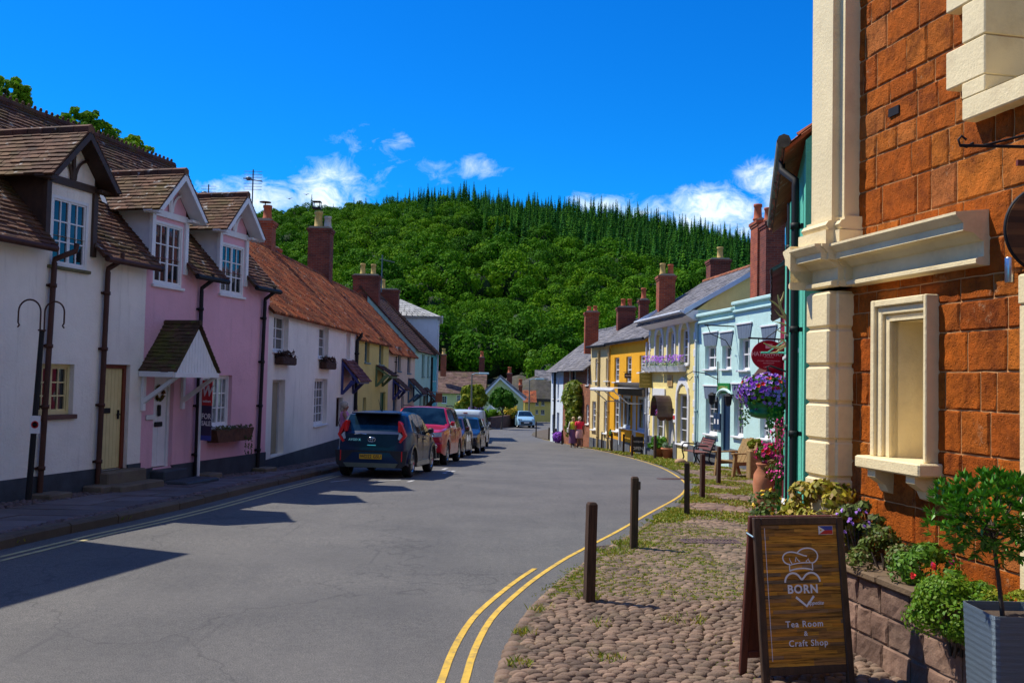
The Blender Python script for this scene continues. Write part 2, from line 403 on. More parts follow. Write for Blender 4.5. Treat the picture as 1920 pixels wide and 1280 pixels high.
def mth(op, a, b=None, c=None, clamp=False):
    n = nt.nodes.new('ShaderNodeMath'); n.operation = op; n.use_clamp = clamp
    for i, x in enumerate((a, b, c)):
        if x is None: continue
        if isinstance(x, bpy.types.NodeSocket): nt.links.new(x, n.inputs[i])
        else: n.inputs[i].default_value = x
    return n.outputs[0]
yy = mth('MAXIMUM', sp.outputs[1], .05); U = mth('DIVIDE', sp.outputs[0], yy); V = mth('DIVIDE', sp.outputs[2], yy)
cv = nt.nodes.new('ShaderNodeCombineXYZ'); nt.links.new(U, cv.inputs[0]); nt.links.new(V, cv.inputs[1])
acc = None
for px, py, rx, ry, k in [(400,352,45,16,.8),(480,372,95,40,.9),(540,395,70,30,.66),(612,362,72,62,.95),(700,270,60,34,.48),(745,268,40,18,.62),(740,322,75,26,.5),(825,318,60,24,.55),
                          (890,315,55,24,.62),(650,268,40,20,.4),(1110,385,60,22,.9),(1200,395,80,30,.85),(1335,392,80,42,1.2),(1445,338,62,40,.95),(1480,380,60,50,.8),(1420,425,90,26,.8),(1290,425,100,30,.8),(560,420,110,30,.7)]:
    d = ray(px, py); u, v = d.x/d.y, d.z/d.y
    a = mth('MULTIPLY', mth('SUBTRACT', U, u), FPX/rx); b_ = mth('MULTIPLY', mth('SUBTRACT', V, v), FPX/ry)
    q = mth('ADD', mth('MULTIPLY', a, a), mth('MULTIPLY', b_, b_))
    e = mth('MULTIPLY', mth('SUBTRACT', 1.0, mth('MULTIPLY', q, .42), clamp=True), k)
    acc = e if acc is None else mth('MAXIMUM', acc, e)
def wn(scale, det, sx=1, sy=1, rough=.6, dist=.0):
    mp = nt.nodes.new('ShaderNodeMapping'); mp.inputs['Scale'].default_value = (sx, sy, 1); nt.links.new(cv.outputs[0], mp.inputs[0])
    n = nt.nodes.new('ShaderNodeTexNoise'); n.inputs['Scale'].default_value = scale; n.inputs['Detail'].default_value = det
    n.inputs['Roughness'].default_value = rough; n.inputs['Distortion'].default_value = dist
    nt.links.new(mp.outputs[0], n.inputs['Vector']); return n.outputs[0]
n1 = wn(30, 12, 1, 1.4, .66, .6); n2 = wn(9, 4)
dens = mth('SUBTRACT', mth('ADD', mth('MULTIPLY', acc, .62), mth('MULTIPLY', n1, 1.4)), .93)
dens = mth('MULTIPLY', mth('MULTIPLY', dens, 2.0, clamp=True), mth('MULTIPLY', acc, 1.15, clamp=True))
ccol = ramp(nt, mth('ADD', mth('MULTIPLY', n2, .5), mth('MULTIPLY', n1, .6)), [(.42, (4.2,7.6,10.5)), (.62, (9.2,10.6,11.6))])
e = ccol.node.color_ramp.elements
fin = mix(nt, dens, skc, ccol)
# unseen broken white cloud added behind and right of camera as neutral fill light
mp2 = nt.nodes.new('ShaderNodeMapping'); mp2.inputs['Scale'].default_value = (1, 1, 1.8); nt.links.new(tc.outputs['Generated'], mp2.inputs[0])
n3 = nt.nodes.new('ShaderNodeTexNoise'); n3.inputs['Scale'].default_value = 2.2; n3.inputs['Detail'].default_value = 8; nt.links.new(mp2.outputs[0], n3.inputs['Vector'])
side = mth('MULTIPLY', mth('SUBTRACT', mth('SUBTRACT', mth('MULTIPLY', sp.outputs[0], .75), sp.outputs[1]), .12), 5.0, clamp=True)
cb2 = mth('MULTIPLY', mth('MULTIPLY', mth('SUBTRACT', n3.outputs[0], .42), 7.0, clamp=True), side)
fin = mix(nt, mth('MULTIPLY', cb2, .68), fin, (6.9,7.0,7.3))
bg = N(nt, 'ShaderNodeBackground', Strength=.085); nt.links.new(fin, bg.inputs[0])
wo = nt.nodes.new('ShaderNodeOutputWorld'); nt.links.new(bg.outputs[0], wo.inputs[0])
scene.view_settings.view_transform = 'Standard'; scene.view_settings.look = 'None'; scene.view_settings.gamma = 1
scene.view_settings.exposure = .35
scene.cycles.max_bounces = 6; scene.cycles.transparent_max_bounces = 8
# ------------------------------------------------------------------ lines in plan
def interp(tab, t):
    if t <= tab[0][0]: return tab[0][1]
    for (a, x), (b, y) in zip(tab, tab[1:]):
        if t <= b:
            s = (t-a)/(b-a); return x+(y-x)*s
    return tab[-1][1]
def smooth(tab, t, w=1.2): return (interp(tab, t-w)+interp(tab, t-w/2)+interp(tab, t)+interp(tab, t+w/2)+interp(tab, t+w))/5
LK = [(-20,-11),(5,-7.03),(10.7,-5.85),(14.1,-5.15),(18.5,-4.7),(23.6,-4.35),(30,-4.12),(45,-3.85),(58,-3.6),(70,-3.0),(80,-2.2),(92,-1.2),(105,.5),(130,6)]
RE = [(-20,-1.0),(0,-.4),(5,-.15),(6.4,-.04),(7.65,.05),(9.2,.42),(10.5,.84),(12.5,1.6),(14.9,2.4),(16.9,3.1),(18,3.5),(20,4.0),(22,4.35),(25,4.62),(28.5,4.85),(32,4.95),(38,4.95),(43.4,4.7),(51,4.05),(58,3.2),(66.4,1.9),(71,1.6),(78,1.9),(84,2.6),(90,3.6),(98,5.5),(105,8),(130,14)]
def lk(Y): return smooth(LK, Y)
def re(Y): return smooth(RE, Y, .8)
def wallL(Y):   # left row of fronts
    return interp([(-20,-16.1),(22,-5.68),(39.4,-5.2),(58,-4.7),(90,-3.5)], Y)
def frontR(Y):  # right row of fronts (stone tea room, then the shops)
    return interp([(-10,6.7),(5.5,3.56),(9.05,2.83),(14,3.9),(20,5.6),(26,7.5),(33,6.56),(39.5,5.82),(46.6,4.9),(50,4.25),(57,3.19),(60,2.6),(68,2.6),(75,3.2),(84,4.6),(92,6.5),(100,9),(112,14)], Y)
def hill(X, Y):
    if Y < 130: return gz(Y)
    rz = interp([(-420,66),(-260,90),(-184,104),(-144,110),(-104,115),(-44,120),(0,118),(36,116),(96,107),(136,100),(184,90),(260,76),(420,52)], X*700/max(Y, 300))
    base = interp([(130,-5.5),(160,-1),(260,16),(400,48),(550,86),(700,123),(800,120),(1400,60)], Y)
    k = min(1, (Y-130)/200)
    return base*(1-k)+base*(rz/123)*k + noise.noise(Vector((X*.012, Y*.012, 0)))*7*k
ASPH, nt_, b_ = newmat('asphalt'); vec, g_ = coords(nt_)
base = ramp(nt_, noisen(nt_, vec, .55, 6, .65), [(.3, (.080,.079,.080)), (.7, (.125,.121,.117))])
base = mix(nt_, .8, base, ramp(nt_, noisen(nt_, vec, 95, 3, .6), [(.32, (.45,.45,.47)), (.48, (1,1,1)), (.64, (1.7,1.66,1.55))]), 'MULTIPLY')
v2, _ = coords(nt_, (.9, .12, 1)); base = mix(nt_, ramp(nt_, noisen(nt_, v2, 1.6, 5, .6), [(.5, 0.0), (.75, .35)]), base, (.07,.07,.075))
base = mix(nt_, ramp(nt_, noisen(nt_, vec, 1.1, 7, .75), [(.60, 0.0), (.72, .6)]), base, (.05,.05,.055))
v3, _ = coords(nt_, (5.5, .35, 1)); base = mix(nt_, ramp(nt_, noisen(nt_, v3, 1.0, 6, .7), [(.60, 0.0), (.70, .45)]), base, (.045,.045,.05))
base = mix(nt_, .7, base, ramp(nt_, noisen(nt_, vec, 14, 8, .8), [(.3, (.72,.72,.73)), (.7, (1.28,1.27,1.24))]), 'MULTIPLY')
vc = nt_.nodes.new('ShaderNodeTexVoronoi'); vc.feature = 'DISTANCE_TO_EDGE'; vc.inputs['Scale'].default_value = .16
wv_ = nt_.nodes.new('ShaderNodeMix'); wv_.data_type = 'VECTOR'; wv_.inputs[0].default_value = .05; nt_.links.new(vec, wv_.inputs[4]); nz_ = nt_.nodes.new('ShaderNodeTexNoise'); nz_.inputs['Scale'].default_value = .8; nz_.inputs['Detail'].default_value = 6; nt_.links.new(vec, nz_.inputs['Vector']); sc_ = nt_.nodes.new('ShaderNodeVectorMath'); sc_.operation = 'SCALE'; sc_.inputs['Scale'].default_value = 40; nt_.links.new(nz_.outputs[1], sc_.inputs[0]); nt_.links.new(sc_.outputs[0], wv_.inputs[5]); nt_.links.new(wv_.outputs[1], vc.inputs['Vector'])
base = mix(nt_, ramp(nt_, vc.outputs[0], [(.0, .45), (.003, 0.0)]), base, (.035,.035,.038))
nt_.links.new(base, b_.inputs['Base Color']); b_.inputs['Roughness'].default_value = .82; b_.inputs['Specular IOR Level'].default_value = .35
bump(nt_, b_, noisen(nt_, vec, 120, 3, .7), .006)
SOIL = M_plain('earth', (.075,.05,.035), .95, .4, 2, .02)
def ribbon(mb, fa, fb, y0, y1, step, z, n=1):
    ys = []; y = y0
    while y < y1: ys.append(y); y += step
    ys.append(y1); vs = []
    for y in ys:
        a, b = fa(y), fb(y)
        for k in range(n+1): vs.append((a+(b-a)*k/n, y, gz(y)+(z(y) if callable(z) else z)))
    m = n+1; mb.add(vs, [(i*m+k, i*m+k+1, (i+1)*m+k+1, (i+1)*m+k) for i in range(len(ys)-1) for k in range(n)])
# ground sheet to the horizon
mb = MB(); ys = [-60,-30,-10,0,4,8,12,15,18,21.5,24,27,30,33,36,40,45,51,56,61,70,80,93,110,130]+list(range(150, 860, 20))+[1000,1400,2500]
xs = [-2500,-1200]+list(range(-700, 701, 25))+[1200,2500]
mb.add([(x, y, hill(x, y)-.12) for y in ys for x in xs], [(i*len(xs)+k, i*len(xs)+k+1, (i+1)*len(xs)+k+1, (i+1)*len(xs)+k) for i in range(len(ys)-1) for k in range(len(xs)-1)])
mb.sm = True
mb.build('ground', M_plain('woodland_floor', (.02,.035,.01), .95, .4, .05), kind='structure', origin=False)
mb = MB(); ribbon(mb, lk, lambda y: re(y)+.12, -20, 118, .5, 0, 6)
mb.build('road', ASPH, kind='structure', origin=False)
# yellow lines
YEL = M_plain('yellow_road_paint', (.60,.38,.045), .8, .2, 7, .002, dirt=(.15,.12,.08), dscale=11, damt=.85)
PALEY = M_plain('worn_yellow_road_paint', (.47,.40,.19), .75, .15, 5, .002, dirt=(.13,.12,.11), dscale=9, damt=.7)
def line_obj(off0, off1, base, y0, y1, matl, name='yellow_line', z=.005):
    mb = MB(); ribbon(mb, lambda y: base(y)+off0, lambda y: base(y)+off1, y0, y1, .3, z); return mb.build(name, matl, kind='structure', origin=False)
def reo(y): return interp([(4,-.20),(6.5,-.25),(8,-.31),(11,-.36),(14,-.30),(18,-.26),(20,-.24),(26,-.18),(40,-.12)], y)
line_obj(0, .055, lambda y: re(y)+reo(y)*1.05, 3, 64, YEL)
line_obj(-.16, -.105, lambda y: re(y)+reo(y)*1.05, 3, 10.35, YEL)
line_obj(.30, .37, lk, 2, 22.0, PALEY); line_obj(.46, .53, lk, 2, 22.0, PALEY)
# bay marks by the parked cars
WM_P = M_plain('worn_white_road_paint', (.42,.42,.42), .75, .2, 5, dirt=(.1,.1,.1), dscale=7, damt=.8)
mb = MB()
for (x0, y0, x1, y1, wd) in [(620,903,655,899,.07),(700,902,752,899,.07),(765,903,775,900,.09),(832,887,836,885,.1),(838,884,842,882,.1),(846,884,852,882,.1),(830,880,838,877,.1)]:
    a, b = G(x0, y0, .006), G(x1, y1, .006); d = (b-a); d.z = 0; n_ = Vector((-d.y, d.x, 0)).normalized()*wd/2
    mb.add([a-n_, b-n_, b+n_, a+n_], [(0,1,2,3)])
mb.build('bay_line', WM_P, kind='structure', origin=False)
# drain grates
IRON = M_plain('rusty_iron', (.09,.05,.05), .7, .3, 9, .003)
def grate(px, py, w, d, rz, label, h=.012):
    p = G(px, py); mb = MB(Matrix.Translation(p) @ Matrix.Rotation(rz, 4, 'Z'))
    mb.box(-w/2, w/2, -d/2, -d/2+.03, -.02, h); mb.box(-w/2, w/2, d/2-.03, d/2, -.02, h); mb.box(-w/2, -w/2+.03, -d/2+.03, d/2-.03, -.02, h); mb.box(w/2-.03, w/2, -d/2+.03, d/2-.03, -.02, h)
    n = int((w-.06)/.045)
    for k in range(n): x = -w/2+.03+(k+.5)*(w-.06)/n; mb.box(x-.011, x+.011, -d/2+.03, d/2-.03, -.02, h-.002)
    mb.box(-w/2+.02, w/2-.02, -d/2+.02, d/2-.02, -.03, -.015)
    mb.build('drain_grate', IRON, label=label, cat='drain grate')
grate(1136, 1027, .42, .2, .5, 'rusty drain grate in the gutter between the two nearest bollards', .016)
grate(1332, 1021, .75, .3, .05, 'long rusty drain grate set in the cobbles beyond the second bollard', .05)
grate(1260, 898, .7, .3, .3, 'dark drain grate in the road by the bend before the bench', .016)
# ------------------------------------------------------------------ pavements
PEB = M_plain('pavement_cobbles', (.235,.150,.10), .8, .35, 3.0, .008, 60, island=.6, dirt=(.30,.22,.13), dscale=3.5, damt=.5)
mb = MB(); ribbon(mb, lambda y: re(y)+.02, lambda y: frontR(y)+1.0, -20, 110, .6, .03, 8)
mb.mi = 1
def stone(x, y, z, a, b, h, rz, n=8):
    c, s = math.cos(rz), math.sin(rz); vs = []
    for rr, hh in ((1.0, 0), (.9, h*.55), (.55, h*.93)):
        for k in range(n):
            t = 2*math.pi*k/n; q = 1+random.uniform(-.1, .1); X, Y_ = a*rr*q*math.cos(t), b*rr*q*math.sin(t)
            vs.append((x+X*c-Y_*s, y+X*s+Y_*c, z+hh))
    vs.append((x, y, z+h)); T = len(vs)-1
    fs = [(i*n+k, i*n+(k+1)%n, (i+1)*n+(k+1)%n, (i+1)*n+k) for i in range(2) for k in range(n)]+[(2*n+k, 2*n+(k+1)%n, T) for k in range(n)]
    mb.add(vs, fs, True)
Y = 4.8
while Y < 34:
    near = Y < 8.75
    L = .098 if near else (.11 if Y < 15 else .18); Wd = .066 if near else (.085 if Y < 15 else .14)
    x = re(Y)+.06+random.uniform(0, .1); xe = frontR(Y)+.25
    while x < xe:
        l = L*random.uniform(.7, 1.35)
        if not near and random.random() < .0: x += l; continue
        wave = math.sin(x*2.1+Y*1.3)*.25+random.uniform(-.18, .18)
        hh = random.uniform(.016, .030) if near else random.uniform(.007, .018)
        stone(x+l/2, Y+math.sin(x*1.7)*.05+random.uniform(-.012, .012), gz(Y)+.03, l*.56, Wd*(.50 if near else .56), hh, wave*.5 if near else wave*1.5, 8 if Y < 15 else 6)
        x += l
    Y += Wd*.98
# pinkish edging stones along the road
Y = 4.5
while Y < 14:
    l = random.uniform(.1, .2); stone(re(Y)+.02, Y, gz(Y)-.01, .07, l*.5, .055, random.uniform(-.2, .2)+.1); Y += l
mb.build('cobbled_pavement', [M_plain('pavement_bed', (.10,.072,.05), .95, .3, 4, .02, dirt=(.07,.09,.015), dscale=.8, damt=.8), PEB], kind='structure', origin=False)
# grass and moss between the cobbles
GRASSM = M_leaf('verge_grass', [(.18,.25,.012), (.12,.22,.012), (.30,.30,.025), (.38,.27,.03)], .25)
gb = MB()
def blade(x, y, z, h, w, lean=.5):
    a = random.uniform(0, 6.28); c, s = math.cos(a)*w/2, math.sin(a)*w/2; la = random.uniform(0, 6.28); lx, ly = math.cos(la)*h*lean, math.sin(la)*h*lean
    gb.add([(x-c, y-s, z), (x+c, y+s, z), (x+lx*.5+c*.6, y+ly*.5+s*.6, z+h*.6), (x+lx, y+ly, z+h)], [(0,1,2),(0,2,3)])
def gpatch(x, y, r, n, h=.04, w=.012):
    for _ in range(n):
        a = random.uniform(0, 6.28); q = r*math.sqrt(random.random()); X, Y_ = x+q*math.cos(a), y+q*math.sin(a)*1.0
        blade(X, Y_, gz(Y_)+.035, h*random.uniform(.5, 1.3), w, .8)
for _ in range(4200):
    Y = 6+28*random.random()**1.25; e = re(Y); t = random.random()**1.6; x = e+.05+t*(frontR(Y)-e-.2)
    dn = noise.noise(Vector((x*.9, Y*.7, 3.1)))+(.3 if Y > 8.9 else -.22)+(.25 if x < e+.35 and Y > 8.7 else 0)
    if dn > (.12 if Y < 14 else .3): gpatch(x, Y, random.uniform(.04, .2), int(6+dn*26), .013 if Y < 14 else .03, .018 if Y < 14 else .03)
for px, py, r, n in [(1103,1128,.12,120),(1188,1026,.28,420),(1288,965,.3,300),(1316,934,.35,300),(1347,907,.35,300),(1150,1040,.25,200),(1015,1150,.12,60),(985,1195,.1,60),(975,1255,.1,60),(1140,1245,.12,60),(1130,1180,.1,40),(1280,1172,.2,90)]:
    p = G(px, py); gpatch(p.x, p.y, r, n, .05)
for _ in range(900):   # verge beside the road further down
    Y = random.uniform(30, 62); x = re(Y)+.1+random.random()*.9
    if noise.noise(Vector((x*.8, Y*.35, 9))) > -.1: gpatch(x, Y, .3, 16, .06, .06)
for _ in range(500):   # tufts on the left kerb
    Y = random.uniform(9, 30); x = lk(Y)-.05-random.random()*.3
    if noise.noise(Vector((x, Y*.8, 5))) > .15: 
        gpatch(x, Y, .1, 12, .05, .012)
for _ in range(2600):   # moss in the joints of the nearer cobbles
    Y = random.uniform(6.2, 13.5); e = re(Y); x = e+random.uniform(.1, max(.3, frontR(Y)-e-.3))
    if noise.noise(Vector((x*1.6, Y*1.1, 21))) > (.02 if Y > 8.8 else .30): gpatch(x, Y, random.uniform(.03, .10), 9, .010, .02)
gb.build('grass', GRASSM, kind='stuff', origin=False)
# left pavement: bed, flags, wall-foot cobbles, kerb blocks
FLAG = M_plain('pavement_flags', (.13,.115,.125), .7, .3, 1.5, .006, 30, island=.4, dirt=(.16,.10,.09), dscale=2.5, damt=.5)
KERBM = M_plain('kerb_stone', (.12,.085,.055), .8, .3, 3, .006, island=.3, dirt=(.05,.035,.03), dscale=3)
mb = MB(); H = .11
ribbon(mb, lambda y: wallL(y)-.5, lambda y: lk(y)-.16, -20, 92, .8, H-.03, 4); mb.mi = 1
Y = 3.0
while Y < 40:
    dY = random.uniform(.45, .75); a0, a1 = wallL(Y)+.55, lk(Y)-.42; x = a0
    while x < a1-.15:
        wd = min(random.uniform(.4, .95), a1-x); j = random.uniform(-.008, .008); hh = random.uniform(-.006, .006)
        z0, z1 = gz(Y)+H, gz(Y+dY)+H; sh = (lk(Y+dY)-lk(Y))
        mb.add([(x+.01,Y+.01,z0+hh),(x+wd-.012,Y+.01,z0+hh+j),(x+wd-.012+sh,Y+dY-.012,z1+hh+j),(x+.01+sh,Y+dY-.012,z1+hh),(x+.01,Y+.01,z0-.04),(x+wd-.012,Y+.01,z0-.04),(x+wd-.012+sh,Y+dY-.012,z1-.04),(x+.01+sh,Y+dY-.012,z1-.04)],
               [(0,1,2,3),(0,4,5,1),(1,5,6,2),(2,6,7,3),(3,7,4,0)])
        x += wd
    Y += dY
mb.mi = 2
Y = 4
while Y < 34:
    for x0, x1 in ((wallL(Y)-.05, wallL(Y)+.5), (lk(Y)-.40, lk(Y)-.18)):
        x = x0
        while x < x1:
            l = random.uniform(.07, .14); stone(x, Y+random.uniform(-.03, .03), gz(Y)+H-.03, l*.5, .045, .045, random.uniform(-.6, .6), 6); x += l
    Y += .085
mb.mi = 3
Y = 2.0
while Y < 92:
    l = random.uniform(.6, 1.0); y2 = Y+l-.015; j = random.uniform(-.012, .012)
    a, b = lk(Y)+j, lk(y2)+j; z0, z1 = gz(Y), gz(y2); h = H+.02+random.uniform(-.008, .008)
    vs = [(a-.17,Y,z0-.1),(a,Y,z0-.1),(b,y2,z1-.1),(b-.17,y2,z1-.1),(a-.17,Y,z0+h),(a-.03,Y,z0+h),(b-.03,y2,z1+h),(b-.17,y2,z1+h),(a+.005,Y,z0+h-.035),(b+.005,y2,z1+h-.035)]
    mb.add(vs, [(4,5,6,7),(5,8,9,6),(8,1,2,9),(0,1,8,5,4),(2,3,7,6,9),(3,0,4,7)]); Y += l
mb.build('pavement', [M_plain('pavement_sand', (.09,.065,.055), .95, .3, 3, .02), FLAG, M_plain('wall_foot_pebbles', (.14,.10,.10), .8, .3, 3, .005, island=.5), KERBM], kind='structure', origin=False)
# ------------------------------------------------------------------ foliage makers
def leaf_quad(mb, p, n, s, asp=1.5, jit=.6):
    n = (n+Vector((random.uniform(-jit,jit), random.uniform(-jit,jit), random.uniform(-jit,jit)))).normalized()
    t = n.orthogonal().normalized(); a = random.uniform(0, 6.28); u = t*math.cos(a)+n.cross(t)*math.sin(a); v = n.cross(u)
    l = s*asp/2; k = s/2
    mb.add([p-u*l, p+v*k-u*l*.1, p+u*l, p-v*k-u*l*.1], [(0,1,2,3)], False)
def crown(mb, c, R3, nc, nl, ls, cr=.38, gap=0.0, seed=None, low=-.6, flat=1.0):
    """leaf clumps spread over an uneven ellipsoid crown"""
    rnd = random.Random(seed) if seed is not None else random
    cl = []
    for _ in range(nc):
        while True:
            d = Vector((rnd.gauss(0,1), rnd.gauss(0,1), rnd.gauss(0,1))).normalized()
            if d.z > low: break
        q = rnd.uniform(.55, .86); r = cr*rnd.uniform(.6, 1.15)
        cl.append((Vector((c[0]+d.x*R3[0]*q, c[1]+d.y*R3[1]*q, c[2]+d.z*R3[2]*q)), r*min(R3), d))
    for cc, r, d in cl:
        for _ in range(nl):
            n = Vector((rnd.gauss(0,1), rnd.gauss(0,1), rnd.gauss(0,1)+.35)).normalized()
            if n.dot(d) < -.35: continue
            leaf_quad(mb, cc+Vector((n.x*r, n.y*r, n.z*r*.8*flat))*rnd.uniform(.75, 1.08), n, ls*rnd.uniform(.7, 1.3))
    return cl
BARK = M_plain('bark', (.07,.05,.035), .9, .3, 6, .01)
LEAF_W = M_leaf('broadleaf_leaves', [(.028,.112,.003), (.066,.182,.004), (.105,.235,.005), (.042,.140,.004)], .22, .8, .08)
LEAF_C = M_leaf('conifer_needles', [(.022,.120,.022), (.045,.180,.020), (.095,.250,.014)], .25, .8, .08)
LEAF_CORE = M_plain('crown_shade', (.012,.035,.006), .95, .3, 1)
def proto_broad(i):
    rnd = random.Random(100+i); mb = MB(); h = 13; R3 = (5.6, 5.6, 4.9+.5*i % 2)
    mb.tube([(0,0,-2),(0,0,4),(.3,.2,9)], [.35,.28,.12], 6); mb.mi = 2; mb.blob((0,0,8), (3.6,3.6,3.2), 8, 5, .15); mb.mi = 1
    crown(mb, (0,0,8), R3, 26, 190, .42, .44, seed=200+i, low=-.45)
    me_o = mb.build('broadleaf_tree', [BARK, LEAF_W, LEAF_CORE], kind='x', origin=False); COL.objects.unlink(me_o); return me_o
def proto_conifer(i):
    rnd = random.Random(50+i); mb = MB(); h = [19, 15, 22][i]; mb.tube([(0,0,-2),(0,0,h*.95)], [.25,.04], 5); mb.mi = 1
    z = 2.0
    while z < h:
        r = (h-z)/h*3.9+.05; n = int(4+r*5)
        for k in range(n):
            a = rnd.uniform(0, 6.28); rr = r*rnd.uniform(.75, 1.15)
            for s in range(4):
                t = (s+.6)/4*rr; p = Vector((math.cos(a)*t, math.sin(a)*t, z-.28*t+rnd.uniform(-.15,.15)))
                leaf_quad(mb, p, Vector((math.cos(a)*.8, math.sin(a)*.8, .8)), .95*(1.1-.5*s/4)*min(1, .30+r/3.2), 1.4, .5)
        z += .75
    me_o = mb.build('conifer', [BARK, LEAF_C], kind='x', origin=False); COL.objects.unlink(me_o); return me_o
def wood(name, protos, pts, label):
    me = bpy.data.meshes.new(name); me.from_pydata([p[:3] for p in pts], [], [])
    for nm, k in (('sc', 3), ('rz', 4)):
        at_ = me.attributes.new(nm, 'FLOAT', 'POINT'); at_.data.foreach_set('value', [p[k] for p in pts])
    ai = me.attributes.new('ix', 'INT', 'POINT'); ai.data.foreach_set('value', [p[5] for p in pts])
    o = link(bpy.data.objects.new(name, me)); ng = bpy.data.node_groups.new(name, 'GeometryNodeTree')
    ng.interface.new_socket('Geometry', in_out='INPUT', socket_type='NodeSocketGeometry'); ng.interface.new_socket('Geometry', in_out='OUTPUT', socket_type='NodeSocketGeometry')
    gi = ng.nodes.new('NodeGroupInput'); go = ng.nodes.new('NodeGroupOutput'); jn = ng.nodes.new('GeometryNodeJoinGeometry')
    def attr(nm, t='FLOAT'):
        n = ng.nodes.new('GeometryNodeInputNamedAttribute'); n.data_type = t; n.inputs['Name'].default_value = nm
        return [x for x in n.outputs if x.enabled][0]
    ix, sc, rz = attr('ix', 'INT'), attr('sc'), attr('rz')
    cb = ng.nodes.new('ShaderNodeCombineXYZ'); ng.links.new(rz, cb.inputs[2])
    for k, p in enumerate(protos):
        oi = ng.nodes.new('GeometryNodeObjectInfo'); oi.inputs['Object'].default_value = p; oi.inputs['As Instance'].default_value = True
        cmp = ng.nodes.new('FunctionNodeCompare'); cmp.data_type = 'INT'; cmp.operation = 'EQUAL'
        ins = [x for x in cmp.inputs if x.enabled]; ng.links.new(ix, ins[0]); ins[1].default_value = k
        ip = ng.nodes.new('GeometryNodeInstanceOnPoints'); ng.links.new(gi.outputs[0], ip.inputs['Points'])
        ng.links.new(cmp.outputs[0], ip.inputs['Selection']); ng.links.new(oi.outputs['Geometry'], ip.inputs['Instance'])
        ng.links.new(cb.outputs[0], ip.inputs['Rotation']); ng.links.new(sc, ip.inputs['Scale']); ng.links.new(ip.outputs[0], jn.inputs[0])
    ng.links.new(jn.outputs[0], go.inputs[0])
    md = o.modifiers.new('trees', 'NODES'); md.node_group = ng
    return tag(o, label, 'woodland', kind='stuff')
def ppx(p):
    v = Vector(p); z = v.dot(_f); return CX+FPX*v.dot(_rt)/z, CY-FPX*v.dot(_up)/z
rnd = random.Random(3); bp, cp = [], []
def conif(px, py):
    if px < 900: return (py < 395 and rnd.random() < .2) or (px > 640 and py < 412+rnd.uniform(-14, 14) and rnd.random() < (px-640)/260)
    return py < 425+(px-880)*.27+rnd.uniform(-16, 16)
Y = 138.0
while Y < 735:
    x = -.42*Y
    while x < .40*Y:
        X, Y2 = x+rnd.uniform(-4, 4), Y+rnd.uniform(-4, 4); z = hill(X, Y2); px, py = ppx((X, Y2, z+10))
        if not conif(px, py):
            near = Y < 230; bp.append((X, Y2, z-1, rnd.uniform(.65, 1.0) if near else rnd.choice([.65,.8,1.0,1.2,1.4])*rnd.uniform(.9,1.1), rnd.uniform(0, 6.28), rnd.randrange(5)))
        x += 8.7
    Y += 8.7
Y = 300.0
while Y < 742:
    x = -.42*Y
    while x < .40*Y:
        X, Y2 = x+rnd.uniform(-2.4, 2.4), Y+rnd.uniform(-2.4, 2.4); z = hill(X, Y2); px, py = ppx((X, Y2, z+10))
        if px > 640 and conif(px, py) or (Y > 640 and rnd.random() < .12) or rnd.random() < .012:
            cp.append((X, Y2, z-1, rnd.uniform(.55, 1.3), rnd.uniform(0, 6.28), rnd.randrange(3)))
        x += 5.0
    Y += 5.4
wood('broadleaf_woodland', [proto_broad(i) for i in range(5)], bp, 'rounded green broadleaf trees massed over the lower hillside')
wood('conifer_woodland', [proto_conifer(i) for i in range(3)], cp, 'dark pointed conifers packed along the top of the hill')
# ------------------------------------------------------------------ the left row of cottages
class Fr:
    def __init__(s, M): s.M = M
    def W(s, a, b, c): return s.M @ Vector((a, b, c))
T_BROWN = M_tiles('clay_tiles_brown', [(.075,.032,.020),(.13,.058,.034),(.10,.038,.024),(.16,.08,.045),(.055,.028,.022)], dirt=(.40,.39,.36), damt=.85)
T_ORANGE = M_tiles('pantiles_orange', [(.27,.062,.02),(.40,.10,.03),(.17,.042,.02),(.46,.15,.05),(.09,.03,.02)], dirt=(.45,.34,.27), damt=.6, moss=(.06,.028,.018), mamt=.8)
T_DARK = M_tiles('dark_clay_tiles', [(.06,.025,.018),(.11,.045,.03),(.08,.03,.02)], dirt=(.18,.14,.1), damt=.3)
T_SLATE = M_tiles('grey_slates', [(.11,.11,.125),(.17,.165,.18),(.22,.21,.22),(.14,.135,.15)], dirt=(.32,.30,.27), damt=.55, moss=(.09,.075,.03), mamt=.4, dscale=3)
T_PALE = M_tiles('pale_slates', [(.42,.42,.40),(.50,.50,.48),(.36,.36,.35)], dirt=(.6,.6,.56), damt=.5, moss=(.2,.2,.16), mamt=.3)
BR_RED = M_brick('brick_red', (.42,.085,.03), (.28,.05,.022), (.30,.18,.12), soot=.4)
BR_DARK = M_brick('brick_dark', (.24,.050,.026), (.14,.028,.02), (.20,.12,.09), soot=.5)
W_WHITE = M_render('white_render', (.84,.79,.72)); W_PINK = M_render('pink_render', (.74,.42,.50), samt=.2)
W_YEL = M_render('yellow_render', (.66,.52,.18)); W_CREAM = M_render('pale_pink_render', (.60,.48,.40)); W_TEAL = M_render('teal_render', (.10,.42,.44), samt=.5)
W_BLUE = M_render('pale_blue_render', (.40,.60,.76)); PLINTH = M_plain('dark_plinth_paint', (.035,.045,.06), .7, .3, 4, .006)
DOORC = M_plain('cream_door_paint', (.62,.52,.24), .5, .06, 5); FRAMEB = M_plain('brown_frame_paint', (.16,.03,.012), .5, .2, 6)
SILLB = M_plain('brown_sill', (.12,.055,.04), .8, .2, 5); GREYW = M_plain('grey_soffit', (.10,.09,.07), .8, .2)
CURT = M_plain('curtained_glass', (.20,.17,.11), .25, .4, 4, spec=.8, coat=.6)
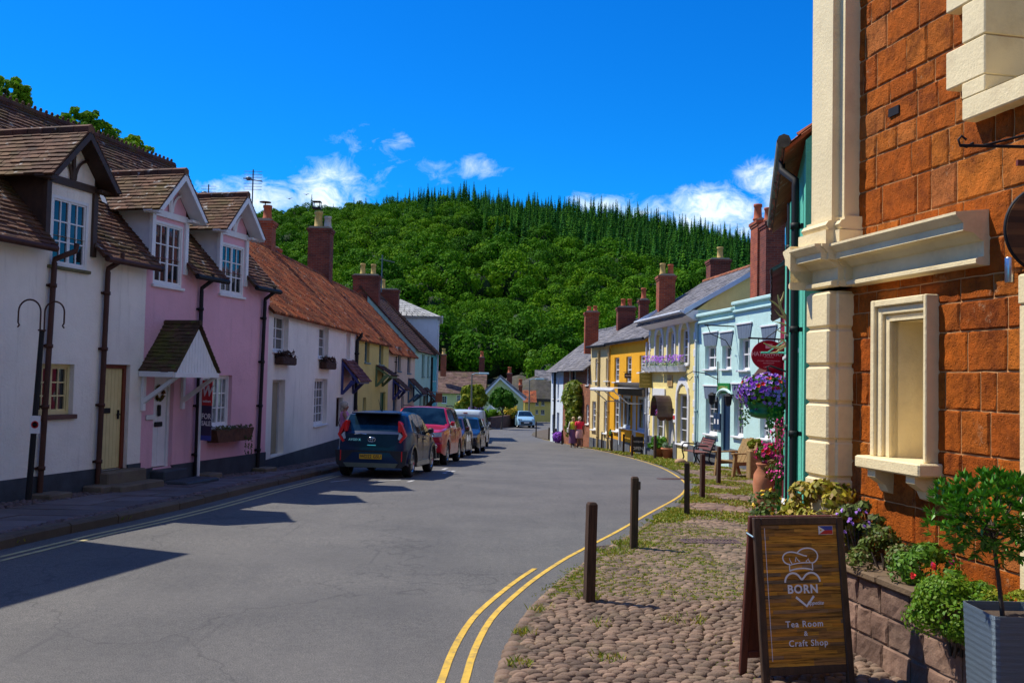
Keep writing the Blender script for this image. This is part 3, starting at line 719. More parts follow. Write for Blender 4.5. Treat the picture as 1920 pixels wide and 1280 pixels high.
def mainroof(root, F, u0, u1, ze, ry, rz, mat, oh=.22, gaps=(), course=.11, tw=.17, depth=None, wave=0.0, fascia=None, endoh=.06, ridgem=None, th=.018, crest=False):
    """pitched roof part: tiled front slope (with gaps round the dormers), back slope and ridge tiles"""
    sl = (rz-ze)/ry; ye, zee = -oh, ze-sl*oh; depth = depth or ry*2; mb = MB()
    a, b = u0-endoh, u1+endoh
    segs = []; x = a
    for g0, g1, gzz in sorted(gaps):
        segs.append((x, g0, ye, zee)); segs.append((g0, g1, (gzz-ze)/sl, gzz)); x = g1
    segs.append((x, b, ye, zee))
    for s0, s1, y_, z_ in segs:
        if s1-s0 > .05 and z_ < rz-.05: pent_tiles(mb, F, s0, s1, y_, z_+.02, ry, rz+.02, course, tw, th, wave=wave)
    mb.M = F.M
    for s0, s1, y_, z_ in segs:
        if z_ < rz-.05: mb.add([(s0,y_,z_-.03),(s1,y_,z_-.03),(s1,ry,rz-.03),(s0,ry,rz-.03),(s0,y_,z_+.008),(s1,y_,z_+.008),(s1,ry,rz+.008),(s0,ry,rz+.008)], [(0,1,2,3),(4,5,6,7),(0,4,5,1),(0,3,7,4),(1,5,6,2)])
    bz = rz-(depth-ry)*sl
    mb.add([(a,ry,rz),(b,ry,rz),(b,depth+.2,bz-.2*sl),(a,depth+.2,bz-.2*sl),(a,ry,rz+.04),(b,ry,rz+.04),(b,depth+.2,bz-.2*sl+.04),(a,depth+.2,bz-.2*sl+.04)], [(0,1,2,3),(4,5,6,7),(1,5,6,2),(0,3,7,4),(2,6,7,3)])
    o = mb.build('roof', mat, root); rb = MB(F.M); n = max(1, int((b-a)/.3))
    for i in range(n):
        x0 = a+(b-a)*i/n; x1 = a+(b-a)*(i+1)/n-.012; r = .10+random.uniform(-.006, .006)
        rb.M = None; rb.tube([F.W(x0, ry, rz+.0), F.W(x1, ry, rz+.0)], r, 8, True, False); 
    if crest:
        for i in range(n*2): p = F.W(a+(b-a)*(i+.5)/(n*2), ry, rz+.12); rb.blob((p.x, p.y, p.z), (.035,.035,.05), 6, 4)
    rb.build('ridge_tiles', ridgem or mat, o)
    return o
def body(root, F, u0, u1, zb, ze, mat, holes, ry, rz, depth=None, plinth=None, near=True, far=True, pm=None, sidemat=None, rdepth=.16, name='wall', ends=None):
    depth = depth or ry*2; mb = MB(F.M); wall_grid(mb, u0, u1, zb, ze, holes, depth=rdepth)
    sl = (rz-ze)/ry if ry else 0; bz = rz-(depth-ry)*sl
    prof = [(0,zb),(0,ze),(ry,rz),(depth,bz),(depth,zb)]
    for u, on in ((u0, near), (u1, far)):
        if on: mb.add([(u, y, z) for y, z in prof], [(0,1,2,3,4)])
    mb.add([(u0,depth,zb),(u1,depth,zb),(u1,depth,bz),(u0,depth,bz)], [(0,1,2,3)])
    o = mb.build(name, mat, root)
    if plinth is not None:
        p = MB(F.M); x = u0
        doors = sorted([h for h in holes if h[2] < plinth])
        for h in doors+[(u1, u1, 0, 0)]:
            if h[0]-x > .02: p.add([(x,-.025,zb),(h[0],-.025,zb),(h[0],-.025,plinth),(x,-.025,plinth),(x,.02,plinth),(h[0],.02,plinth),(x,.02,zb),(h[0],.02,zb)], [(0,1,2,3),(3,2,5,4),(0,3,4,6),(1,7,5,2)])
            x = h[1]
        p.build('plinth', pm or PLINTH, root)
    return o
def door(root, F, r, mat, frame, y=.13, planks=5, label=None, panels=0, hw=True, fw=.06, glass=None):
    u0, u1, z0, z1 = r; mb = MB(F.M); mb.box(u0, u0+fw, y-.05, y+.04, z0, z1); mb.box(u1-fw, u1, y-.05, y+.04, z0, z1); mb.box(u0+fw, u1-fw, y-.05, y+.04, z1-fw, z1)
    fr = mb.build('door_frame', frame, root)
    d = MB(F.M); a, b = u0+fw, u1-fw; w = (b-a)/planks
    for i in range(planks): d.box(a+i*w+.003, a+(i+1)*w-.003, y-.012, y+.03, z0+.02, z1-fw-.003)
    d.box(a, b, y+.0, y+.035, z0+.02, z1-fw-.002)
    o = d.build('door', mat, root, label)
    if hw:
        h = MB(F.M); zc = z0+(z1-z0)*.52; h.box(b-.10, b-.075, y-.045, y-.015, zc-.08, zc+.08); h.box(b-.13, b-.05, y-.05, y-.03, zc-.012, zc+.012); h.build('handle', BLACK, o)
    return o
def dormer(root, F, c, hw, hr, ze, za, win, m_wall, m_trim, m_tile, slope, zmain, leafs=2, dark=False, oh=.34, sillm=None):
    """gabled wall dormer flush with the front, its own little roof running back"""
    ymeet = (za-zmain)/slope+.1; mb = MB(F.M)
    wall_grid(mb, c-hw, c+hw, zmain+.0, ze, [(win[0], win[1], zmain, win[3])], y=0.0, depth=.12)
    k = (za-ze)/hr; gz_ = ze+k*(hr-hw)*0
    top = za-.1; mb.add([(c-hw,0,ze),(c+hw,0,ze),(c+hw,0,top-k*hw),(c,0,top),(c-hw,0,top-k*hw)], [(0,1,2,3,4)])
    for s in (-1, 1):
        u = c+s*hw; y1 = (ze+.1-zmain)/slope+.05
        mb.mi = 1; mb.add([(u,0,zmain-.1),(u,0,ze+.1),(u,y1,ze+.1)], [(0,1,2)])
    d = mb.build('dormer_wall', [m_wall, DARKW if dark else m_trim], root)
    window(d, F, win, leafs, 2, 3 if not dark else 3, m_trim if not dark else WHITE, sill=sillm or m_trim, depth=.05, sill_h=.05)
    rb = MB()
    for s in (-1, 1):
        fr = Fr(F.M @ Matrix(((0, -s, 0, c+s*hr), (1, 0, 0, 0), (0, 0, 1, 0), (0, 0, 0, 1))))
        y1 = ymeet+.0
        pent_tiles(rb, fr, -oh, y1, 0, ze, hr, za, .10, .17, .016, jit=.005)
        rb.M = F.M; rb.add([(c+s*hr,-oh,ze-.03),(c,-oh,za-.03),(c,y1,za-.03),(c+s*hr,y1,ze-.03)], [(0,1,2,3)]); rb.M = None
    n = int((ymeet+oh)/.3)
    ro = rb.build('dormer_roof', m_tile, d)
    rt = MB()
    for i in range(n):
        y0 = -oh+i*.3; rt.tube([F.W(c, y0, za-.0), F.W(c, y0+.288, za-.0)], .085, 6, True, False)
    rt.build('ridge_tiles', m_tile, d)
    # trim: bargeboards, tie beam, king post and curved braces
    t = MB(F.M)
    for s in (-1, 1):
        t.prism([(c+s*hr, ze-.02), (c, za-.03), (c, za-.17), (c+s*(hr-.10), ze-.03)], -oh, -oh+.03)
        t.prism([(c+s*hr, ze-.03), (c, za-.05), (c, za-.10), (c+s*hr, ze-.07)], -oh+.03, .0)
        t.box(c+s*hw-.05, c+s*hw+.05, -.05, .02, zmain-.25, ze+.02)
        t.box(c+s*(hw+.12)-.16, c+s*(hw+.12)+.16, -.18, .0, ze-.05, ze+.0)
        pts = []
        for j in range(7):
            a = math.pi/2*j/6; pts.append((c+s*(.04+hw*.62*(1-math.cos(a))), -.03, ze+.06+hw*.75*math.sin(a)*.95))
        t.M = None; t.tube([F.W(*p) for p in pts], .028, 4, True, False); t.M = F.M
    t.box(c-hw, c+hw, -.05, .0, ze-.07, ze+.05); t.box(c-.03, c+.03, -.045, .0, ze+.05, za-.15)
    t.build('bargeboard', m_trim, d)
    f = MB()
    for s in (-1, 1):
        a_, b_ = F.W(c+s*(hr+.05), (ze-zmain)/slope-.05, ze+.02), F.W(c+s*.0, ymeet, za+.02); ou = F.W(c+s*(hr+.20), (ze-zmain)/slope-.05, ze+.05)-a_
        f.add([a_+Vector((0,0,.07)), a_+ou+Vector((0,0,.06)), b_+ou+Vector((0,0,.06)), b_+Vector((0,0,.07))], [(0,1,2,3)])
    f.build('lead_valley', LEAD, d)
    return d
Z1, RZ1, RY1 = 2.18, 4.98, 2.7; SL1 = (RZ1-Z1)/RY1
F1 = Fac((-8.0, 12.75), (-5.68, 21.75))
uA = F1.uv(268, 700)[0]; U1 = F1.L
# --- tall neighbour that stands just left of the frame (its shadow crosses the road)
n0 = (-11.1, 1.0); FN = Fac(n0, (-8.02, 12.70)); r_ = thing('white_house', 'tall white house just outside the frame at the near end of the row', 'house', (n0[0], n0[1], gz(1)))
hs_ = [(1.5+2.6*i, 2.4+2.6*i, z, z+1.3) for i in range(4) for z in (-1.1, 1.5)]
body(r_, FN, 0, FN.L, -2.6, 4.45, W_WHITE, hs_, 0.0001, 4.45, 6, plinth=-1.6)
for h in hs_: window(r_, FN, h, 2, 2, 3, WHITE, sill=WHITE)
mb = MB(FN.M); mb.box(-.1, FN.L, -.1, 6.1, 4.45, 4.6); mb.build('roof', T_SLATE, r_)
# --- white cottage
rA = thing('white_cottage', 'white cottage nearest on the left with dark timbered dormer and cream plank door', 'cottage', F1.W(0, 0, gz(13)), F1.ang, 'cottages along the left pavement')
hw = F1.rect(70, 682, 138, 778); hd = F1.rect(192, 683, 241, 880)
wn_ = F1.rect(95, 372, 165, 503)
body(rA, F1, 0, uA, -2.7, Z1, W_WHITE, [hw, hd, wn_], RY1, RZ1, plinth=F1.uv(100, 888)[1], far=False, rdepth=.14)
window(rA, F1, hw, 2, 2, 3, CREAMP, sill=SILLB, depth=.14, sill_h=.07, label='cream casement window with a brown sill beside the door')
mb = MB(F1.M); mb.box(hw[0]-.0, hw[1]+.0, .1, .16, hw[3]-.05, hw[3]); 
d_ = door(rA, F1, hd, DOORC, FRAMEB, label='cream plank door in a brown frame', planks=6, fw=.07)
t = MB(); text_mb(t, '3', F1.M @ Matrix.Translation((hd[0]+.16, .112, hd[3]-.32)) @ Matrix.Rotation(R(90), 4, 'X'), .17, bold=.004); t.build('door_number', BLACK, d_)
mb = MB(F1.M); mb.rbox(hd[0]+.12, hd[0]+.34, .095, .118, hd[2]+1.0, hd[2]+1.09, .01); mb.build('letter_plate', BLACK, d_)
wn_ = F1.rect(95, 372, 165, 503); c1 = (wn_[0]+wn_[1])/2
dormer(rA, F1, c1, .55, .80, 3.08, 3.97, wn_, W_WHITE, DARKW, T_BROWN, SL1, Z1, dark=True, sillm=M_plain('mossy_sill', (.12,.11,.05), .9, .3, 6))
mainroof(rA, F1, 0, uA, Z1, RY1, RZ1, T_BROWN, gaps=[(c1-.55, c1+.55, 3.1)], endoh=0.0, crest=True, ridgem=T_DARK)
for a, b in ((0, c1-.6), (c1+.6, uA+.1)): mb = MB(); gutter(mb, F1, a, b, -.27, Z1-.27); mb.build('gutter', BROWNM, rA)
gA = gz(15)+.1
downpipe(rA, F1, F1.uv(70, 900)[0]-.02, gA, Z1-.35, BROWNM, .045, lean=.12, top=(.25, -.27)); downpipe(rA, F1, F1.uv(177, 890)[0], gA, Z1-.35, BROWNM, .045, lean=.06, top=(.1, -.27))
mb = MB(F1.M); mb.rbox(hd[0]-.15, hd[1]+.2, -.28, .1, gz(16.5)-.1, hd[2]+.0, .02); mb.rbox(hd[0]-.25, hd[1]+.25, -.62, -.285, gz(16.5)-.1, hd[2]-.2, .02); mb.build('door_step', M_plain('stone_step', (.14,.11,.08), .85, .3, 3, .008, dirt=(.08,.09,.02)), rA)
for px, py in ((72, 925), (168, 907)): 
    mb = MB(F1.M); u = F1.uv(px, py)[0]; mb.rbox(u-.22, u+.28, -.42, -.03, gA-.15, gA+.10, .02); mb.build('gully_surround', MATS['stone_step'], rA)
# --- pink cottage
rP = thing('pink_cottage', 'pink cottage with two white gabled dormers and a tiled porch over its door', 'cottage', F1.W(uA, 0, gz(17.5)), F1.ang, 'cottages along the left pavement')
hw = F1.rect(378, 703, 434, 800); hd = F1.rect(287, 705, 324, 876); w2 = F1.rect(288, 418, 342, 537); w3 = F1.rect(413, 458, 457, 554)
ppl = F1.uv(380, 863)[1]
body(rP, F1, uA, U1, -2.8, Z1, W_PINK, [hw, hd, w2, w3], RY1, RZ1, plinth=ppl, near=False)
PGLASS = M_plain('net_curtain_glass', (.16,.19,.20), .2, .6, 9, spec=.8, coat=.8)
window(rP, F1, hw, 3, 2, 3, WHITE, sill=WHITE, depth=.13, glass=PGLASS)
for w_ in (w2, w3):
    c_ = (w_[0]+w_[1])/2; dormer(rP, F1, c_, .53, .78, 3.02, 3.86, w_, W_PINK, WHITE, T_BROWN, SL1, Z1)
c2, c3 = (w2[0]+w2[1])/2, (w3[0]+w3[1])/2
mainroof(rP, F1, uA, U1, Z1, RY1, RZ1, T_BROWN, gaps=[(c2-.53, c2+.53, 3.04), (c3-.53, c3+.53, 3.04)], endoh=0.0, crest=True, ridgem=T_DARK)
for a, b in ((uA, c2-.58), (c2+.58, c3-.58), (c3+.58, U1)): mb = MB(); gutter(mb, F1, a, b, -.27, Z1-.27); mb.build('gutter', BLACK, rP)
gP = gz(19)+.1
downpipe(rP, F1, F1.uv(361, 880)[0], gP, Z1-.4, BLACK, .042, top=(.06, -.27)); downpipe(rP, F1, F1.uv(478, 870)[0], gz(21.5)+.1, Z1-.4, BLACK, .042, lean=.10, top=(.05, -.27))
d_ = door(rP, F1, hd, WHITE, WHITE, label='white door with a wreath and black knocker', planks=2, hw=False)
hc = (hd[0]+hd[1])/2
mb = MB()
for i in range(60):
    a = random.uniform(0, 6.28); p = F1.W(hc+.11*math.cos(a), .09, hd[2]+1.42+.13*math.sin(a)); leaf_quad(mb, p, F1.W(0,-1,0)-F1.W(0,0,0), .07)
mb.build('wreath', M_leaf('dry_wreath', [(.10,.07,.02),(.05,.09,.01),(.20,.05,.02)]), d_)
mb = MB(F1.M); mb.rbox(hc-.045, hc+.045, .07, .118, hd[2]+.98, hd[2]+1.2, .02); mb.rbox(hc-.12, hc+.12, .09, .117, hd[2]+.78, hd[2]+.87, .01); mb.build('door_knocker', BLACK, d_)
mb = MB(F1.M); mb.rbox(hd[0]-.05, hd[1]+.1, -.32, .1, gP-.2, hd[2]-.02, .02); mb.rbox(hd[0]-.1, hd[1]+.35, -.85, -.325, gP-.2, hd[2]-.2, .03)
mb.build('door_step', PLINTH, rP)
mb = MB(F1.M); u = F1.uv(370, 890)[0]; mb.rbox(u-.2, u+.3, -.4, -.03, gP-.15, gP+.1, .02); mb.build('gully_surround', MATS['stone_step'], rP); mb = MB(F1.M); u = F1.uv(478, 880)[0]; mb.rbox(u-.2, u+.3, -.4, -.03, gP-.2, gP+.02, .02); mb.build('gully_surround', MATS['stone_step'], rP)
# porch roof over the pink cottage's door
def gable_porch(root, F, c, hr, ze, za, out, tile, trim, label=None, boarded=True):
    mb = MB()
    for s in (-1, 1):
        fr = Fr(F.M @ Matrix(((0, -s, 0, c+s*hr), (1, 0, 0, 0), (0, 0, 1, 0), (0, 0, 0, 1)))); pent_tiles(mb, fr, -out, .0, 0, ze, hr, za, .085, .15, .014, jit=.006)
        mb.M = F.M; mb.add([(c+s*hr,-out,ze-.03),(c,-out,za-.03),(c,0,za-.03),(c+s*hr,0,ze-.03)], [(0,1,2,3)]); mb.M = None
    mb.tube([F.W(c, -out, za+.02), F.W(c, 0, za+.02)], .05, 6, True, False)
    o = mb.build('porch_roof', tile, root, label)
    t = MB(F.M); n = 14
    if boarded:
        for i in range(n):
            a, b = -hr+.06+(2*hr-.12)*i/n, -hr+.06+(2*hr-.12)*(i+1)/n; ha = za-.1-(za-ze)*abs(a)/hr; hb = za-.1-(za-ze)*abs(b)/hr
            t.prism([(c+a+.004, ze-.06), (c+b-.004, ze-.06), (c+b-.004, max(hb, ze)), (c+a+.004, max(ha, ze))], -out+.04, -out+.06)
    t.box(c-hr, c+hr, -out+.02, -out+.05, ze-.12, ze-.03)
    for s in (-1, 1):
        t.box(c+s*hr-.03, c+s*hr+.03, -out+.051, -.01, ze-.12, ze-.02)
        t.box(c+s*(hr-.1)-.04, c+s*(hr-.1)+.04, -.06, -.005, ze-.75, ze-.12)
        t.prism([(-.06, ze-.62), (-.06, ze-.52), (-out+.12, ze-.12), (-out+.02, ze-.12)], c+s*(hr-.1)-.035, c+s*(hr-.1)+.035, 'x')
    t.build('porch_bracket', trim, o)
    return o
T_MOSS = M_tiles('mossy_tiles', [(.06,.04,.025),(.10,.055,.035),(.05,.035,.02)], dirt=(.10,.13,.02), damt=.7, moss=(.10,.12,.015), mamt=.8)
uc_ = F1.uv(303, 697)[0]+.05; gable_porch(rP, F1, uc_, .72, .03, .93, .78, T_MOSS, WHITE)
# house plate beside the pink cottage's door
sM = M_plain('white_sign_plate', (.6,.6,.6), .5, .05)
mb = MB(F1.M); u, z = F1.uv(283, 782); mb.rbox(u-.17, u+.1, -.03, -.004, z-.05, z+.05, .01); p_ = mb.build('name_plate', sM, rP)
# --- long white cottage with orange pantiles
FB = Fac((-5.72, 21.7), (-5.40, 32.3)); EB, RYB, RZB = 1.58, 2.9, 4.22
rB = thing('long_white_cottage', 'long low white cottage with an orange pantile roof and two empty wire window baskets', 'cottage', FB.W(0, 0, gz(22)), FB.ang, 'cottages along the left pavement')
W3 = [FB.rect(513, 590, 541, 660), FB.rect(597, 612, 616, 672), FB.rect(649, 622, 657, 674), FB.rect(589, 710, 613, 796), FB.rect(630, 745, 642, 800)]
D3 = FB.rect(509, 712, 533, 852)
body(rB, FB, 0, FB.L, -3.4, EB, W_WHITE, W3+[D3], RYB, RZB, plinth=gz(27)+.55, rdepth=.2)
for i, w_ in enumerate(W3[:4]): window(rB, FB, w_, 2 if i != 2 else 1, 1 if i < 3 else 2, 3 if i < 3 else 5, WHITE, sill=WHITE, depth=.17, sill_h=.04)
W_GREIGE = M_plain('greige_door', (.30,.25,.17), .7, .1)
door(rB, FB, D3, W_GREIGE, M_plain('white_frame', (.5,.5,.5), .5), y=.19, label='plain greige door set deep in the wall', hw=False)
door(rB, FB, W3[4], DARKW, DARKW, y=.18, hw=False)
mainroof(rB, FB, 0, FB.L, EB, RYB, RZB, T_ORANGE, oh=.15, course=.26, tw=.24, wave=.03, endoh=.0, th=.02)
# --- yellow, pale and teal cottages further down
FC = Fac((-5.40, 32.32), (-5.19, 39.4)); FD = Fac((-5.19, 39.42), (-4.94, 47.8)); FE = Fac((-4.94, 47.82), (-4.72, 54.8))
def small_house(name, label, F, eave, ry, rz, wall, wins, doors, tile, frames=WHITE, plinth=.6, **kw):
    Ym = F.p0.y; r = thing(name, label, 'cottage', F.W(0, 0, gz(Ym)), F.ang, 'cottages along the left pavement')
    hw_ = [F.rect(*w) for w in wins]; hd_ = [F.rect(*d) for d in doors]
    body(r, F, 0, F.L, gz(F.p1.y)-.6, eave, wall, hw_+hd_, ry, rz, plinth=gz((F.p0.y+F.p1.y)/2)+.1+plinth, rdepth=.18)
    for w in hw_: window(r, F, w, 1 if w[1]-w[0] < .7 else 2, 2, 3, frames, sill=frames, depth=.15)
    mainroof(r, F, 0, F.L, eave, ry, rz, tile, **kw)
    return r, hd_
GREEN_D = M_plain('dark_green_paint', (.02,.10,.05), .5, .1); BLUE_D = M_plain('mid_blue_paint', (.03,.10,.20), .5, .1)
YW = M_plain('teal_grey_window_paint', (.12,.22,.22), .5, .1)
rC, dC = small_house('yellow_cottage', 'yellow cottage with a green canopy beside the long white cottage', FC, 1.40, 2.9, 4.2, W_YEL, [(684,628,693,680),(711,634,719,684),(680,745,686,790)], [(712,735,722,800)], T_ORANGE, YW, oh=.15, course=.28, tw=.28, wave=.03, endoh=0)
door(rC, FC, dC[0], GREEN_D, GREEN_D, hw=False, label='dark green door')
rD, dD = small_house('pale_pink_cottage', 'pale pink cottage between the yellow cottage and the teal one', FD, 1.12, 2.85, 4.1, W_CREAM, [(746,650,752,696),(764,655,770,700),(752,742,757,785)], [(736,742,743,800)], T_ORANGE, BLUE_D, oh=.15, course=.3, tw=.3, wave=.03, endoh=0)
door(rD, FD, dD[0], BLUE_D, BLUE_D, hw=False, label='blue door')
rE, dE = small_house('teal_cottage', 'teal and cream cottage under a brown tiled roof, far end of the orange roofed row', FE, 1.50, 2.9, 4.55, M_render('pale_teal_render', (.36,.60,.55)), [(791,664,796,706),(801,668,805,706)], [(786,735,791,790)], T_DARK, YW, oh=.15, course=.2, tw=.3)
door(rE, FE, dE[0], YW, YW, hw=False)
# --- tall house with the teal gable
FG = Fac((-4.70, 54.85), (-4.82, 60.2)); rG = thing('teal_gabled_house', 'taller house showing a teal gable end under dark verges behind the brown roof', 'house', FG.W(0, 0, gz(55)), FG.ang, 'cottages along the left pavement')
body(rG, FG, 0, FG.L, -4.6, 1.72, W_TEAL, [(1.2,1.9,-.2,1.1),(3.2,3.9,-.2,1.1),(1.4,2.1,-3.2,-2),(3.3,4.1,-4,-2.1)], 3.55, 5.15)
for h in [(1.2,1.9,-.2,1.1),(3.2,3.9,-.2,1.1),(1.4,2.1,-3.2,-2)]: window(rG, FG, h, 1, 2, 3, WHITE, sill=WHITE)
door(rG, FG, (3.3,4.1,-4,-2.1), DARKW, DARKW, hw=False)
mainroof(rG, FG, 0, FG.L, 1.72, 3.55, 5.15, T_DARK, oh=.3, course=.2, tw=.25, endoh=.22)
mb = MB(FG.M)
for s in (0, 1):
    mb.prism([(-.3, 1.4), (3.55, 5.08), (3.55, 4.86), (-.2, 1.25)] if s == 0 else [(7.3, 1.4), (3.55, 5.08), (3.55, 4.86), (7.2, 1.25)], -.24, -.20, 'x')
mb.build('bargeboard', DARKW, rG)
# --- pale blue house with the hipped pale slate roof
FH = Fac((-4.85, 60.4), (-5.35, 67)); rH = thing('pale_blue_tall_house', 'pale blue house with a hipped pale slate roof ending the left row', 'house', FH.W(0, 0, gz(61)), FH.ang, 'cottages along the left pavement')
hh = [(1.0,1.9,-.2,1.3),(3.8,4.7,-.2,1.3),(1.0,1.9,-3.4,-1.9),(3.8,4.7,-3.4,-1.9),(1.0,1.9,2.1,3.3),(3.8,4.7,2.1,3.3)]
mb = MB(FH.M); wall_grid(mb, 0, FH.L, -4.9, 3.95, hh)
mb.add([(0,0,-4.9),(0,0,3.95),(0,5,3.95),(0,5,-4.9)], [(0,1,2,3)]); mb.add([(FH.L,0,-4.9),(FH.L,0,3.95),(FH.L,5,3.95),(FH.L,5,-4.9)], [(0,1,2,3)]); mb.add([(0,5,-4.9),(FH.L,5,-4.9),(FH.L,5,3.95),(0,5,3.95)], [(0,1,2,3)])
mb.build('wall', M_render('pale_blue_render_far', (.56,.66,.76)), rH)
for h in hh: window(rH, FH, h, 2, 1, 2, WHITE, sill=WHITE)
mb = MB(); L_ = FH.L
def tri_slope(mb, F, a, b, c_, d_, rows):   # slates on a hipped face: eave a-b, ridge d-c
    for i in range(rows):
        t0, t1 = i/rows, (i+1)/rows; p0, p1 = a.lerp(d_, t0), b.lerp(c_, t0); q0, q1 = a.lerp(d_, t1), b.lerp(c_, t1); n = max(2, int((p1-p0).length/.35)); up = Vector((0,0,.02))
        for k in range(n):
            s0, s1 = k/n, (k+1)/n-.01; mb.add([p0.lerp(p1,s0)+up, p0.lerp(p1,s1)+up, q0.lerp(q1,s1), q0.lerp(q1,s0), p0.lerp(p1,s0)-up, p0.lerp(p1,s1)-up], [(0,1,2,3),(0,4,5,1)])
A_, B_, C_, D_ = [FH.W(*p) for p in ((-.25,-.25,3.95),(L_+.25,-.25,3.95),(L_+.25,5.25,3.95),(-.25,5.25,3.95))]; E_, G_ = FH.W(1.6, 2.5, 5.15), FH.W(L_-1.6, 2.5, 5.15)
tri_slope(mb, FH, A_, B_, G_, E_, 9); tri_slope(mb, FH, B_, C_, G_, G_, 9); tri_slope(mb, FH, C_, D_, E_, G_, 9); tri_slope(mb, FH, D_, A_, E_, E_, 9)
mb.M = FH.M; mb.box(-.22, L_+.22, -.22, 5.22, 3.86, 3.94); mb.build('roof', T_PALE, rH)
mb = MB(); gutter(mb, FH, -.3, L_+.2, -.3, 3.95); mb.build('gutter', WHITE, rH)
downpipe(rH, FH, .1, gz(60), 3.7, M_plain('white_pipe', (.6,.62,.65), .5), .05)
# --- chimneys of the left row
POT_T = [(0, 0, .5, .12, POT_R)]
def chim_at(root, px0, px1, pytop, Y, d, zbot, mat, pots, dx=0):
    a, b = at(px0, pytop, Y), at(px1, pytop, Y); return chimney(root, ((a.x+b.x)/2, Y+d/2), abs(b.x-a.x)-.06, d, zbot, (a.z+b.z)/2, mat, 0, pots)
chim_at(rP, 478, 512, 410, 22.3, .5, 1.8, BR_RED, [(0,0,.42,.13,POT_R)]) if False else None
ch1 = chim_at(rB, 477, 512, 410, 31.4, .55, 3.2, BR_RED, [(.05,0,.5,.16,POT_R)])
mb = MB(); c_ = at(497, 400, 31.7); mb.lathe([(.02,0),(.02,.12)], (c_.x, c_.y, c_.z+.25), 6); mb.lathe([(.2,0),(.2,.02),(.05,.04)], (c_.x, c_.y, c_.z+.37), 12); mb.build('cowl', IRON, ch1)
ch2 = chim_at(rC, 577, 621, 425, 39.4, .75, 2.9, BR_DARK, [(-.12,0,.72,.19,POT_Y),(.27,0,.5,.17,POT_B)])
c_ = at(594, 390, 39.8); mb = MB(); mb.box(c_.x-.17, c_.x+.17, c_.y-.17, c_.y+.17, c_.z-.05, c_.z+.02)
for sx in (-1, 1):
    for sy in (-1, 1): mb.box(c_.x+sx*.15-.015, c_.x+sx*.15+.015, c_.y+sy*.15-.015, c_.y+sy*.15+.015, c_.z+.02, c_.z+.25)
mb.box(c_.x-.18, c_.x+.18, c_.y-.18, c_.y+.18, c_.z+.25, c_.z+.28); mb.build('cowl', BLACK, ch2)
chim_at(rD, 661, 712, 514, 47.9, .6, 2.2, BR_DARK, [(-.22,0,.58,.14,POT_Y),(.33,0,.55,.14,POT_Y)])
chim_at(rG, 708, 748, 541, 58.0, .7, 3.2, BR_DARK, [(-.35,0,.6,.12,POT_Y)])
chim_at(rB, 512, 523, 462, 34.5, .4, 3.0, BR_RED, [])
c_ = at(356, 378, 24.5); chimney(rP, (c_.x, c_.y), .5, .5, 4.0, c_.z-.05, BR_DARK, 0, [(0,0,.3,.15,POT_R)])
# tall chimney things: lead at the foot of stack two
# --- canopies
def mono_canopy(root, F, u0, u1, zt, out, drop, tile, wood, label):
    mb = MB(); pent_tiles(mb, F, u0, u1, -out, zt-drop, -.01, zt, .14, .2, .016)
    o = mb.build('door_canopy', tile, root, label); t = MB(F.M)
    for u in (u0+.05, u1-.05):
        t.prism([(-out+.03, zt-drop-.03), (0, zt-.03), (0, zt-.12), (-out+.08, zt-drop-.1)], u-.03, u+.03, 'x')
        t.box(u-.04, u+.04, -.07, 0, zt-drop-.45, zt-.12); t.prism([(-.07, zt-drop-.45), (-.07, zt-drop-.33), (-out+.3, zt-drop+.02), (-out+.15, zt-drop-.04)], u-.035, u+.035, 'x')
    t.box(u0+.08, u1-.08, -out+.04, -out+.1, zt-drop-.1, zt-drop-.03); t.build('bracket', wood, o); return o
BLUEP = M_plain('deep_blue_paint', (.02,.03,.16), .5, .1)
ua, ub = FB.uv(640, 700)[0], FB.uv(664, 700)[0]; mono_canopy(rB, FB, ub-2.1, ub-.2, .55, .62, .7, M_tiles('purple_tiles', [(.10,.03,.04),(.16,.05,.05),(.2,.07,.05)], damt=.1, mamt=.2), BLUEP, 'dark blue timber canopy with purple red tiles')
ua = FC.uv(712, 700)[0]; mono_canopy(rC, FC, ua-1.0, ua+.6, .45, .66, .4, T_DARK, M_plain('sage_paint', (.10,.17,.08), .6), 'sage green timber canopy')
ua = FD.uv(740, 720)[0]; mono_canopy(rD, FD, ua-.6, ua+1.0, -.05, .6, .5, T_DARK, BLUEP, 'tiled canopy over the blue door')
ua = FD.uv(768, 720)[0]; mono_canopy(rD, FD, ua-.6, ua+1.4, -.05, .75, .75, T_DARK, BLUE_D, 'steep tiled canopy on a blue frame')
ua = FE.uv(789, 730)[0]; mono_canopy(rE, FE, ua+1.2, ua+2.8, -.55, .7, .7, T_DARK, DARKW, 'dark timber canopy')
downpipe(rB, FB, FB.L-.12, gz(32), EB-.3, BLACK, .06, top=(.0, -.2)); downpipe(rE, FE, FE.L-.1, gz(54), 1.2, BLACK, .06); downpipe(rD, FD, FD.uv(736, 700)[0]+.5, -1, .9, BLACK, .03)
